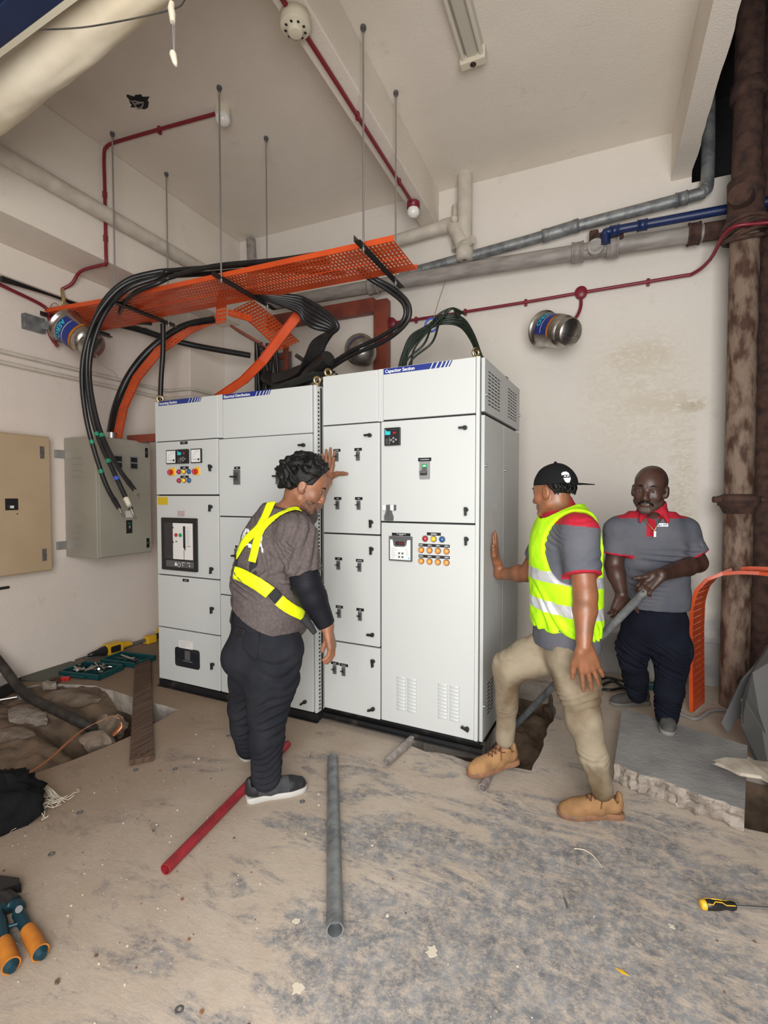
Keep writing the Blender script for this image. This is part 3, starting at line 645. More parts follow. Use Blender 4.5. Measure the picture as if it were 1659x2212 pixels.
MB().box(-.06, 4.33, 3.50, .16, 4.55, 3.585).box(-.09, 4.42, 3.54, -.02, 4.55, 3.66).build('wall_packing', 'rust_d', label='rusty broken packing block behind the end of the blue pipe', cat='packing', bevel=.012)
t = thing('vent_pipe', (-1.12, 4.4, 3.6), 'cream plastic drain with tee and bend beside the middle ceiling beam', 'pipe')
MB().tube([(-1.12, 4.40, 4.35), (-1.12, 4.40, 3.64)], .066, 20).build('riser', 'pvc', t, world=True)
MB().tube([(-2.3, 4.42, 3.90), (-1.8, 4.42, 3.915), (-1.32, 4.42, 3.945)], .055, 20).build('branch', 'pvc', t, world=True)
MB().tube(spline([(-1.34, 4.42, 3.945), (-1.25, 4.41, 3.94), (-1.19, 4.38, 3.86), (-1.13, 4.36, 3.72)], 6), .062, 18).sphere((-1.20, 4.34, 3.95), .035).build('bend', 'pvc', t, world=True)
MB().lathe((-1.12, 4.40, 3.60), (0, 0, 1), [(0, .02), (0, .07), (.05, .076), (.12, .076), (.12, .066)]).cyl((-1.14, 4.4, 3.73), (-1.02, 4.33, 3.73), .035).build('tee', 'pvc', t, world=True)
MB().cyl((-1.22, 4.50, 3.75), (-1.22, 4.50, 4.15), .045).build('slim_pipe', 'pvc', label='slim cream pipe behind the cream tee under the beam end', cat='pipe')
MB().tube([(-3.548,4.500,4.318), (-3.537,4.500,4.105), (-3.536,4.500,3.701)], .050, 16).build('rough_pipe', 'grey_pipe', label='rough grey pipe stub in the corner above the orange tray', cat='pipe')
# rusty stacks at the right
t = thing('soil_stack', (.91, 4.17, 0), 'tall rusted brown iron stack pipe at the right end of the wall', 'pipe')
MB().tube([(.91, 4.17, 0), (.91, 4.17, 3.5)], .088, 26).build('pipe_run', 'rust', t, world=True); MB().tube([(.91, 4.17, 3.5), (.91, 4.17, 5.08)], .086, 26).build('upper_pipe_run', 'rust_d', t, world=True, label='upper length coloured darker for the unlit shaft')  # darker colour of the upper run stands in for the shaft's lack of light
zf = 1.47
MB().lathe((.91, 4.17, zf - .05), (0, 0, 1), [(-.05, .088), (0, .11), (.01, .125), (.035, .125), (.036, .128), (.075, .128), (.076, .115), (.09, .088)]).cyl((.75, 4.12, zf), (.80, 4.13, zf), .022).cyl((1.02, 4.19, zf), (1.07, 4.2, zf), .018).build('flange', 'rust_d', t, world=True)
MB().lathe((.91, 4.17, 3.30), (0, 0, 1), [(0, .088), (.02, .12), (.07, .13), (.11, .115), (.16, .105), (.30, .108), (.36, .11), (.37, .088)]).cyl((.91, 4.17, 3.5), (.84, 4.0, 3.5), .07).build('junction', 'rust_d', t, world=True)
MB().lathe((.91, 4.17, 4.2), (0, 0, 1), [(0, .088), (.01, .108), (.1, .108), (.11, .088)]).build('collar', 'rust_d', t, world=True)
mb = MB()
for i in range(4): mb.tube([(.91 + (.118 + .006 * i) * math.cos(a), 4.17 + (.118 + .006 * i) * math.sin(a), 3.27 + .022 * i + .035 * math.sin(a + i)) for a in [k * math.pi / 10 for k in range(21)]], .014, 8)
mb.build('rope_binding', 'rust_d', label='reddish rope wound round the rusted stack below its junction', cat='rope')
MB().tube([(1.17, 4.62, -.1), (1.17, 4.62, 5.08)], .075, 20).build('shaft_pipe', 'rust_d', label='dark pipe in the shaft behind the tall rusted stack', cat='pipe')
# ---------------------------------------------------------------- dark red fire alarm conduit
def conduit(pts, label, clips=(), boxes=(), k=5):
    P = spline(pts, k); c = P[0].copy(); t = thing('alarm_conduit', c, label, 'conduit')
    MB().tube(P, .0135, 10).build('tube', 'conduit', t, world=True)
    for c_ in clips:
        c_ = Vector(c_); MB().box(c_.x - .012, c_.y - .012, c_.z - .028, c_.x + .012, c_.y + .018, c_.z + .028).build('clip', 'conduit', t, world=True, bevel=.004)
    for c_ in boxes: MB().lathe(Vector(c_) + Vector((0, .03, 0)), (0, -1, 0), [(0, .048), (.05, .048), (.055, .044), (.056, 0)]).build('junction_box', 'conduit', t, world=True)
    return t
conduit([(-1.87, 4.51, 3.185), (-1.56, 4.51, 3.183), (-.66, 4.51, 3.19), (-.15, 4.51, 3.20), (.54, 4.51, 3.21), (.66, 4.49, 3.212), (.74, 4.35, 3.24), (.80, 4.07, 3.31), (1.0, 4.05, 3.30), (1.3, 4.05, 3.29)],
        'dark red conduit with round boxes running along the back wall', [(-1.62, 4.52, 3.183), (-1.14, 4.52, 3.186), (-.60, 4.52, 3.19), (.35, 4.52, 3.206)], [(-1.87, 4.51, 3.185), (-.15, 4.51, 3.20)])
conduit([(-.15, 4.51, 3.17), (-.15, 4.50, 3.08), (-.18, 4.44, 2.98), (-.235, 4.33, 2.90)], 'short dark red conduit curving down to the right canister')
conduit([(-1.88, 4.51, 3.15), (-1.87, 4.50, 3.07), (-1.93, 4.42, 3.00), (-1.97, 4.32, 2.93)], 'short dark red conduit behind the brown steel post')
conduit([(-1.50, .25, 4.005), (-1.50, 1.6, 4.005), (-1.49, 2.6, 4.005), (-1.49, 3.3, 4.005), (-1.49, 4.05, 4.005)], 'dark red conduit fixed along the underside of the middle beam', [(-1.49, 3.0, 4.012), (-1.49, 3.75, 4.012)])
conduit([(-2.60, 2.95, 4.325), (-3.1, 2.90, 4.325), (-3.56, 2.86, 4.325), (-3.68, 2.86, 4.32), (-3.715, 2.86, 4.26), (-3.715, 2.86, 4.0), (-3.715, 2.86, 3.50), (-3.73, 2.87, 3.40), (-3.80, 2.88, 3.405), (-4.05, 2.88, 3.40), (-4.15, 2.86, 3.30), (-4.24, 2.78, 3.22)],
        'dark red conduit from the ceiling dome down the left beam to the wall', [(-3.15, 2.90, 4.325), (-3.72, 2.86, 3.95), (-3.72, 2.86, 3.6)])
conduit([(-4.29, 2.30, 3.15), (-4.29, 2.45, 3.13), (-4.28, 2.72, 3.08), (-4.26, 2.74, 2.98), (-4.26, 2.74, 2.86), (-4.22, 2.78, 2.76)], 'dark red conduit on the left wall dropping to the left canister')
# domes and detector
for c, lab in (((-2.57, 2.95, 4.33), 'white glass dome on the ceiling at the end of the red conduit'), ((-1.49, 4.08, 4.0), 'white glass dome under the far end of the middle beam')):
    t = thing('indicator_dome', Vector(c) - Vector((0, 0, .1)), lab, 'indicator light')
    z0 = .0 if c[2] > 4.2 else -.0
    MB().lathe(c, (0, 0, -1), [(-.02, .055), (.03, .055), (.032, .045)]).build('base', 'cream' if z0 == 0 and c[2] > 4.2 else 'conduit', t, world=True)
    MB().lathe(c, (0, 0, -1), [(.03, .045), (.05, .053), (.08, .05), (.10, .03), (.107, 0)]).build('dome', 'bulb', t, world=True)
t = thing('smoke_detector', (-1.49, 2.27, 3.9), 'round cream smoke detector under the middle beam', 'smoke detector')
MB().lathe((-1.49, 2.27, 4.03), (0, 0, -1), [(0, .05), (.015, .05), (.016, .078), (.055, .082), (.075, .078)]).build('base', 'cream', t, world=True)
mb = MB().lathe((-1.49, 2.27, 4.03), (0, 0, -1), [(.075, .078), (.085, .068), (.088, .04), (.105, .038), (.108, .03), (.109, 0)]); mb.m = 1
for k in range(9): a = k * math.pi / 4.5; mb.box(-1.49 + .052 * math.cos(a) - .006, 2.27 + .052 * math.sin(a) - .006, 3.941, -1.49 + .052 * math.cos(a) + .006, 2.27 + .052 * math.sin(a) + .006, 3.945)
mb.build('sensing_head', ['cream', 'gap'], t, world=True)
# hole broken in the ceiling
mb = MB(); pts = [(-3.09 + (.085 + random.uniform(-.03, .03)) * math.cos(a), 2.66 + (.06 + random.uniform(-.02, .02)) * math.sin(a)) for a in [k * math.pi / 9 for k in range(18)]]
mb.prism(pts, (0, 0, H - .002), (1, 0, 0), (0, 1, 0), (0, 0, .0015)); mb.m = 1
mb.tube([(-3.09 + .035 * math.cos(a), 2.66 + .03 * math.sin(a), H - .018 + .01 * math.sin(2 * a)) for a in [k * .5 for k in range(14)]], .005, 6).tube([(-3.13, 2.63, H), (-3.1, 2.64, H - .03), (-3.05, 2.67, H - .01)], .005, 6)
mb.build('broken_fitting_recess', ['gap', 'cable_w'], label='ragged dark recess with loose wire broken into the ceiling', cat='recess')
# fluorescent batten
t = thing('fluorescent_light', (-.77, 2.0, 4.2), 'twin-tube fluorescent light fitting without power on the ceiling', 'ceiling light')
MB().prism([(-.075, 0), (-.045, -.035), (-.028, -.06), (.028, -.06), (.045, -.035), (.075, 0)], (-.77, 2.05, H), (1, 0, 0), (0, 0, 1), (0, 1.20, 0)).build('batten', 'refl', t, world=True, bevel=.003)
for s in (-1, 1): MB().tube([(-.77 + s * .058, 2.09, H - .055), (-.77 + s * .058, 3.20, H - .055)], .014, 12).build('fluorescent_tube', 'tube', t, world=True)
mb = MB(); mb.box(-.852, 3.19, H - .085, -.688, 3.25, H); mb.m = 1; mb.cyl((-.77, 3.22, H - .084), (-.77, 3.22, H - .088), .02); mb.build('end_cap', ['cream', 'rust_d'], t, world=True, bevel=.006)
# threaded rods and the suspended tray
for x, y, lab in ((-3.54, 2.80, 'near threaded rod at the left bracket of the orange tray'), (-3.54, 3.33, 'far threaded rod at the left bracket of the orange tray'), (-2.46, 2.79, 'near threaded rod at the middle bracket of the orange tray'), (-2.46, 3.32, 'far threaded rod at the middle bracket of the orange tray'), (-1.345, 2.79, 'near threaded rod at the right bracket of the orange tray'), (-1.345, 3.32, 'far threaded rod at the right bracket of the orange tray')):
    t = thing('threaded_rod', (x, y, 3.0), lab, 'rod', 'threaded rods hanging from the ceiling')
    MB().cyl((x, y, H), (x, y, 3.0), .006, n=8).build('rod', 'zinc', t, world=True)
    MB().cyl((x, y, H), (x, y, H - .02), .018, n=6).cyl((x, y, H - .02), (x, y, H - .035), .011, n=6).build('anchor', 'dgrey', t, world=True)
    MB().cyl((x, y, 3.012), (x, y, 3.026), .012, n=6).build('nut', 'zinc', t, world=True)
def bracket(x, y0, y1, z, lab, m_='black'):
    mb = MB(); mb.box(x - .022, y0, z, x + .022, y1, z + .004).box(x - .022, y0, z, x - .018, y1, z + .036)
    for k in range(9): y = y0 + .05 + k * (y1 - y0 - .1) / 8; mb.cyl((x - .019, y, z + .02), (x - .0245, y, z + .02), .004, n=8)
    mb.build('support_channel', m_, label=lab, cat='bracket', group='black channels under the orange tray')
bracket(-3.54, 2.73, 3.42, 3.027, 'black channel under the left end of the main orange tray')
bracket(-2.46, 2.72, 3.42, 3.027, 'black channel under the middle of the main orange tray')
bracket(-1.345, 2.70, 3.44, 3.027, 'black channel under the right end of the main orange tray')
bracket(-4.26, 2.68, 3.32, 3.0, 'black channel against the left wall under the short tray')
def tray(pts, W, label, side, flange=.035, slot=True, seam=False, px_=.028, py_=.043, name='cable_tray', group=None, rail2=True, m_='tray', hx=.005, hy=.013, hole=None):
    # pts: centreline of one edge; side: unit vectors across the width (list or one); perforated sheet with turned-up edges
    P = [Vector(p) for p in pts]; S = [Vector(s).normalized() for s in (side if isinstance(side, list) else [side] * len(P))]
    cum = [0]
    for i in range(1, len(P)): cum.append(cum[-1] + (P[i] - P[i - 1]).length)
    def at(s_):
        s_ = max(0, min(cum[-1] - 1e-6, s_)); i = max(k for k in range(len(P) - 1) if cum[k] <= s_); f = (s_ - cum[i]) / max(1e-9, cum[i + 1] - cum[i])
        p = P[i].lerp(P[i + 1], f); w_ = S[i].lerp(S[i + 1], f).normalized(); d = (P[i + 1] - P[i]).normalized(); return p, w_, d
    def f(x, y): p, w_, d = at(x); return p + w_ * y
    t = thing(name, sum(P, Vector()) / len(P), label, 'cable tray', group)
    mb = MB()
    if slot: mb.perf(cum[-1], W, px_, py_, hx, hy, f)
    else:
        for i in range(len(P) - 1): mb.add([P[i], P[i + 1], P[i + 1] + S[i + 1] * W, P[i] + S[i] * W], [(0, 1, 2, 3)])
    mb.build('perforated_sheet', m_, t, world=True, solid=.002)
    for e in (0, 1) if rail2 else (0,):
        mb = MB(); vs = []
        for i in range(len(P)):
            d = (P[min(i + 1, len(P) - 1)] - P[max(i - 1, 0)]).normalized(); nrm = d.cross(S[i]); p = P[i] + S[i] * W * e; vs += [p, p + nrm * flange]
        mb.add(vs, [(2 * i, 2 * i + 2, 2 * i + 3, 2 * i + 1) for i in range(len(P) - 1)]); mb.build('side_rail', m_, t, world=True, solid=.003)
    if seam: MB().tube([P[0] + S[0] * W * .5 + Vector((0, 0, -.003)), P[-1] + S[-1] * W * .5 + Vector((0, 0, -.003))], .0025, 6).build('seam_rib', m_, t, world=True)
    return t
tray([(-3.60, 2.83, 3.066), (-2.4, 2.845, 3.066), (-1.17, 2.86, 3.066)], .42, 'long orange perforated cable tray hanging from threaded rods', (0, 1, 0), seam=True, group='orange trays above the switchboard')
tray([(-4.30, 2.73, 3.04), (-3.61, 2.83, 3.064)], .50, 'short orange perforated tray reaching the left wall', (.03, 1, 0), px_=.03, py_=.05, group='orange trays above the switchboard')
# trays and strips between the hung tray and the riser
tray([(-2.237,3.500,3.086), (-2.461,3.460,2.840), (-2.590,3.380,2.632), (-2.800,3.400,2.504), (-3.176,3.420,2.352)], .075, 'smooth orange strip curving down to the top of the left cubicle', (.70, .3, -.60), slot=False, flange=.02)
tray([(-3.120,3.700,3.225), (-3.012,3.850,3.113), (-2.885,4.100,2.931)], .21, 'orange perforated tray sloping back to the riser', (.95, .15, .33), py_=.035, px_=.03, flange=.02)
tray([(-2.969,3.320,3.181), (-3.001,3.340,2.960)], .10, 'small orange perforated plate hanging under the main tray', (1, 0, .0), py_=.03, px_=.03, flange=.01)
tray([(-2.892,3.360,3.075), (-2.642,3.360,2.985)], .05, 'short orange angle piece beside the hanging plate', (0, -.1, -1), py_=.05, px_=.022, hx=.006, hy=.004, flange=.02)
tray([(-3.342,3.900,3.160), (-3.102,4.050,3.006)], .12, 'red-brown tray offcut behind the sloping tray', (.2, .9, -.3), m_='maroon', slot=False)
tray([(-4.000,3.110,2.014), (-4.118,3.280,2.323), (-4.056,3.380,2.631), (-3.897,3.500,2.905), (-3.706,3.720,3.158), (-3.583,3.950,3.324)], .075, 'narrow orange perforated strip curving down to the grey wall box', [(.9, .3, 0), (.9, .3, .1), (.75, .3, -.4), (.5, .3, -.6), (.3, .3, -.8), (.1, .4, -.8)], px_=.026, py_=.025, hx=.007, hy=.004, flange=.02)
# ---------------------------------------------------------------- red oxide frame on the back wall
MB().box(-3.30, 4.43, 3.295, -2.03, 4.52, 3.43).build('steel_channel', 'maroon', label='horizontal red-brown steel channel on the back wall', cat='steel channel', bevel=.004)
MB().box(-2.03, 4.43, 2.0, -1.885, 4.52, 3.40).build('steel_channel', 'maroon', label='upright red-brown steel post on the back wall', cat='steel channel', bevel=.004)
MB().box(-3.62, 3.62, 2.02, -3.45, 3.72, 2.09).box(-3.6, 3.62, 2.02, -3.2, 3.66, 2.08).build('steel_channel', 'maroon', label='short red-brown bracket behind the left cubicle corner', cat='steel channel', bevel=.003) if False else None
mb = MB(); mb.box(-4.05, 3.30, 1.99, -3.15, 3.35, 2.06); mb.build('steel_channel', 'maroon', label='short red-brown steel arm between wall and left cubicle', cat='steel channel')
# riser: cable ladder packed with dark cables
t = thing('cable_riser', (-3.15, 4.3, 0), 'dark vertical cable riser packed with cables behind the switchboard', 'cable ladder')
for x in (-3.33, -2.98): MB().box(x - .015, 4.30, 1.0, x + .015, 4.36, 3.05).build('ladder_rail', 'maroon', t, world=True)
mb = MB()
for k in range(14): mb.box(-3.33, 4.33, 1.1 + k * .14, -2.98, 4.345, 1.13 + k * .14)
mb.build('ladder_rungs', 'maroon', t, world=True)
for k in range(12):
    x = -3.30 + k * .027; MB().tube(spline([(x, 4.28, 1.0), (x + random.uniform(-.02, .02), 4.27, 1.8), (x + random.uniform(-.03, .03), 4.25, 2.5), (x + random.uniform(-.05, .08), 4.2 + random.uniform(-.1, .05), 3.05)], 5), .013 + .004 * (k % 3), 8).build('riser_cable', 'cable', t, world=True)
MB().box(-3.36, 4.38, 1.0, -2.95, 4.39, 3.0).build('backing_sheet', 'dgrey', t, world=True)
# cables -------------------------------------------------------------------------------
def cable(pts, r, label, m_='cable', group=None, k=8, n=10, name='power_cable', lug=None, tapes=()):
    P = spline(pts, k)
    if not lug and not tapes: return MB().tube(P, r, n).build(name, m_, label=label, cat='cable', group=group)
    t = thing(name, P[-1], label, 'cable', group); MB().tube(P, r, n).build('sheath', m_, t, world=True)
    d = (P[-1] - P[-2]).normalized()
    if lug:
        e = P[-1]; u = d.orthogonal().normalized(); MB().tube([e - d * .10, e - d * .09, e], [r, r * 1.15, r * .95], n).build('heat_shrink', lug, t, world=True)
        mb = MB(); mb.cyl(e, e + d * .05, r * .55); s_ = Vector((1, .3, 0)).normalized(); s_ = (s_ - d * s_.dot(d)).normalized(); nn = d.cross(s_)
        ring = [(.015 * math.cos(a) , .018 + .016 * math.sin(a)) for a in [i * math.pi / 8 for i in range(16)]]
        o = e + d * .055; q0 = [o + s_ * x * 1.0 + d * y for x, y in ring]; q1 = [o + s_ * x * .45 + d * (.018 + (y - .018) * .45) for x, y in ring]; N_ = 16
        vs = [p + nn * .002 for p in q0 + q1] + [p - nn * .002 for p in q0 + q1]
        mb.add(vs, [(i, (i + 1) % N_, N_ + (i + 1) % N_, N_ + i) for i in range(N_)] + [(2 * N_ + i, 3 * N_ + i, 3 * N_ + (i + 1) % N_, 2 * N_ + (i + 1) % N_) for i in range(N_)] + [(i, 2 * N_ + i, 2 * N_ + (i + 1) % N_, (i + 1) % N_) for i in range(N_)])
        mb.build('cable_lug', 'tinned', t, world=True)
    for f, mm in tapes:
        i = int(f * (len(P) - 2)); a = P[i]; b = P[i] + (P[i + 1] - P[i]).normalized() * .03; MB().cyl(a, b, r * 1.08, n=n).build('marking_tape', mm, t, world=True)
    return t
G_ = 'black power cables looping over the orange tray'
A0 = [(-1.75, 3.02, 3.13), (-2.1, 3.03, 3.16), (-2.6, 3.0, 3.20), (-3.05, 2.96, 3.235)]
cable([(x, y + .05, z + .01) for x, y, z in A0] + [(-3.186,2.850,3.199), (-3.331,2.700,3.088), (-3.484,2.620,2.896), (-3.608,2.600,2.670), (-3.668,2.600,2.429), (-3.668,2.620,2.148), (-3.646,2.660,1.900), (-3.560,2.700,1.591), (-3.440,2.720,1.398)], .0185, 'black cable loop, outermost, its lug ending lowest left', lug='cable', group=G_, tapes=((.84, 'tape_g'), (.90, 'tape_g')))
cable([(x, y, z + .03) for x, y, z in A0] + [(-3.194,2.880,3.241), (-3.345,2.740,3.144), (-3.487,2.650,2.966), (-3.587,2.620,2.725), (-3.642,2.620,2.467), (-3.618,2.630,2.164), (-3.557,2.650,1.931), (-3.426,2.670,1.678), (-3.272,2.690,1.394)], .0185, 'black cable loop whose brown-taped lug hangs between the other two lugs', lug='cream', group=G_, tapes=((.83, 'tape_g'), (.90, 'tape_g'), (.94, 'tape_b')))
cable([(x, y - .06, z) for x, y, z in A0] + [(-3.105,2.820,3.159), (-3.258,2.700,3.062), (-3.450,2.660,2.919), (-3.579,2.640,2.695), (-3.639,2.640,2.453), (-3.594,2.640,2.182), (-3.515,2.650,1.947), (-3.366,2.660,1.712), (-3.210,2.670,1.542)], .0175, 'black cable loop, innermost, whose lug hangs highest on the right', lug='cable', group=G_, tapes=((.84, 'tape_g'),))
cable([(x, y - .12, z - .02) for x, y, z in A0[:3]] + [(-3.0, 2.87, 3.17), (-3.084,2.800,3.106), (-3.272,2.760,3.052), (-3.582,2.900,3.050), (-3.973,3.200,3.090), (-3.72, 3.3, 3.05)], .0175, 'black cable turning back over the left bracket of the tray', group=G_)
cable([(-1.7, 3.2, 3.10), (-2.2, 3.18, 3.20), (-2.7, 3.15, 3.26), (-3.2, 3.1, 3.2), (-3.6, 3.05, 3.09)], .0185, 'black cable lying along the far side of the tray', group=G_)
G_ = 'black cables drooping from the tray to the riser'
BN = [((-2.215,3.340,3.066), (0, 0, -.020)), ((-2.121,3.380,3.033), (-.006, 0, -.030)), ((-1.999,3.400,2.957), (-.014, 0, -.026)), ((-1.903,3.420,2.864), (-.016, .01, -.010)), ((-1.885,3.440,2.811), (-.018, .012, -.001)), ((-1.951,3.460,2.779), (-.016, .010, .004)), ((-2.033,3.500,2.724), (-.022, 0, .004)), ((-2.124,3.550,2.643), (-.024, 0, .0)), ((-2.392,3.700,2.623), (-.01, 0, -.012)), ((-2.866,3.950,2.643), (0, 0, -.012))]
for i in range(6):
    cable([(-2.75 - .01 * i, 3.10 + .01 * i, 3.09), (-2.55, 3.15 + .012 * i, 3.085)] + [tuple(a + b * i for a, b in zip(p, o)) for p, o in BN], .0185, 'black cable of the thick bunch bending down right of the smooth orange strip', group=G_)
for i in range(2):
    d = .035 * i
    cable([(-1.55 - d, 3.2, 3.10), (-1.50 - d, 3.31, 3.07), (-1.38 - d, 3.36, 3.0 - d * .3), (-1.27 - d, 3.38, 2.88), (-1.29 - d, 3.4, 2.76 + d * .3), (-1.48 - d, 3.44, 2.66 + d), (-1.80, 3.5, 2.60 + d), (-2.1, 3.6, 2.52 + d)], .0165, ('outer', 'inner')[i] + ' black cable of the pair looping below the right end of the tray', group='pair of black cables below the tray')
G_ = 'thin black cables fanning down behind the cubicles'
for i, (x1, z1) in enumerate(((-2.95, 2.18), (-2.88, 2.16), (-2.80, 2.16), (-2.72, 2.17), (-2.62, 2.16))):
    cable([(-2.05 + .02 * i, 3.55, 2.55 - .012 * i), (-2.3, 3.50, 2.47 - .012 * i), (-2.62, 3.42, 2.35 - .01 * i), (x1, 3.35, z1)], .011, 'thin black cable running from the bunch down to the left cubicle roof', m_='cable_g' if i % 2 else 'cable', group=G_)
for i, (a, b) in enumerate((((-2.05, 3.6, 2.5), (-2.25, 3.62, 2.0)), ((-2.1, 3.62, 2.5), (-2.35, 3.64, 2.0)), ((-2.15, 3.6, 2.45), (-2.5, 3.66, 2.0)), ((-2.0, 3.62, 2.5), (-1.78, 3.66, 2.2)), ((-2.25, 3.62, 2.42), (-2.0, 3.66, 2.0)))):
    m_ = (Vector(a) + Vector(b)) / 2 + Vector((.02, 0, .03)); cable([a, tuple(m_), b], .012 + .004 * (i < 3), 'black cable dropping behind the gap between the cubicles', group='black cables behind the gap between cubicles')
MB().tube([(-2.386,3.620,2.698), (-2.123,3.600,2.522)], .018, 10).build('conduit_stub', 'cable_d', label='brown dusty tube lying above the junction of the cubicles', cat='tube')
lb = MB(); lb.tube(spline([(-2.0, 3.5, 2.60), (-2.2, 3.6, 2.55), (-2.45, 3.8, 2.52), (-2.8, 4.05, 2.56), (-3.1, 4.15, 2.70)], 6), .065, 12); lb.build('cable_bundle', 'cable', label='thick black cable bundle leading from the bunch back to the riser', cat='cable bundle')
cable([(-3.596,3.320,3.035), (-3.623,3.340,2.797), (-3.673,3.360,2.556), (-3.711,3.380,2.310)], .022, 'black cable hanging straight down at the left corner of the cubicle')
cable([(-4.260,2.372,3.180), (-4.260,2.575,3.198), (-4.250,2.912,3.203), (-4.227,3.200,3.125), (-4.131,3.520,3.117), (-3.900,3.880,3.055), (-3.336,4.200,2.953)], .03, 'thick dusty cable running along the left wall under the short tray', m_='cable', lug=None)
cable([(-4.000,3.082,1.987), (-4.193,3.300,2.331), (-4.123,3.400,2.650), (-3.940,3.500,2.910), (-3.746,3.700,3.148), (-3.584,3.950,3.277)], .034, 'thick black cable entering the top of the grey wall box', m_='cable')
cable([(-3.912,3.800,3.034), (-4.212,3.700,3.168), (-4.191,3.600,3.249)], .012, 'short loose black cable below the short tray')
# green-black wire bundle over the right cubicle, hung by a wire
t0 = 'dark green wires bunched over the right cubicle'
for i in range(11):
    a = i * 2.4; r = .028 * math.sqrt(i / 11 + .1); dx, dz = r * math.cos(a), r * math.sin(a); s = i / 10
    cable([(-1.40 + .12 * s, 3.50, 2.22), (-1.40 + .07 * s + dx, 3.52, 2.46), (-1.32 + .03 * s, 3.55, 2.60 + .1 * (1 - s)), (-1.16 + dx, 3.63, 2.80 + dz), (-1.05 + dx, 3.67, 2.835 + dz * 1.5), (-.95 + dx, 3.68, 2.80 + dz * 1.6), (-.87 + dx, 3.66, 2.68 + dz), (-.80 + dx * .7, 3.60, 2.52 + dz * .7), (-.76 + dx, 3.52, 2.44 + dz)] if i < 8 else
          [(-1.30, 3.5, 2.24), (-1.33 + dx, 3.54, 2.5), (-1.27 + .06 * (i - 8), 3.56, 2.64), (-1.12 + dx, 3.62, 2.83 + dz), (-1.02, 3.64, 2.90), (-.92 - .03 * (i - 8), 3.62, 2.84)],
          .0085, 'dark green wire in the arched bunch above the right cubicle', m_='cable_g', group=t0, name='wire')
cable([(-1.16, 3.63, 2.84), (-1.24, 4.0, 3.1), (-1.28, 4.36, 3.44)], .003, 'thin steel wire tying the green bunch up to the drain pipe', m_='zinc', k=3, n=6, name='tie_wire')
MB().tube([(-1.18 + .05 * math.cos(a), 3.64, 2.80 + .05 * math.sin(a)) for a in [k * math.pi / 8 for k in range(17)]], .008, 6).build('cable_tie', 'tape_b', label='dark blue tie round the green wire bunch', cat='cable tie')
mb = MB()
for i in range(5): mb.tube(spline([(-4.20 + .01 * i, 2.80, 3.24), (-4.18 + .012 * i, 2.80, 3.12), (-4.20 + .02 * i, 2.80, 3.04 + .01 * i), (-4.16, 2.80, 3.2)], 5), .0028, 6)
mb.tube([(-4.24 + .055 * math.cos(a), 2.77, 3.08 + .045 * math.sin(a)) for a in [k * math.pi / 7 for k in range(12)]], .003, 6)
mb.build('loose_wires', 'brass', label='yellow-brown loose wires hanging from the conduit end at left', cat='wire')
# slim pipes on the left wall
for dz, lab in ((0, 'upper of the two slim dusty pipes on the left wall'), (-.085, 'lower of the two slim dusty pipes on the left wall')):
    z = 2.625 + dz; pipe('wall_pipe', [(-4.29, .6, z), (-4.29, 3.93, z), (-4.25, 3.99, z), (-3.98, 4.0, z), (-3.94, 4.05, z), (-3.94, 4.52, z)], .016, 'pvc', lab, group='slim pipes on the left wall', smooth=False)
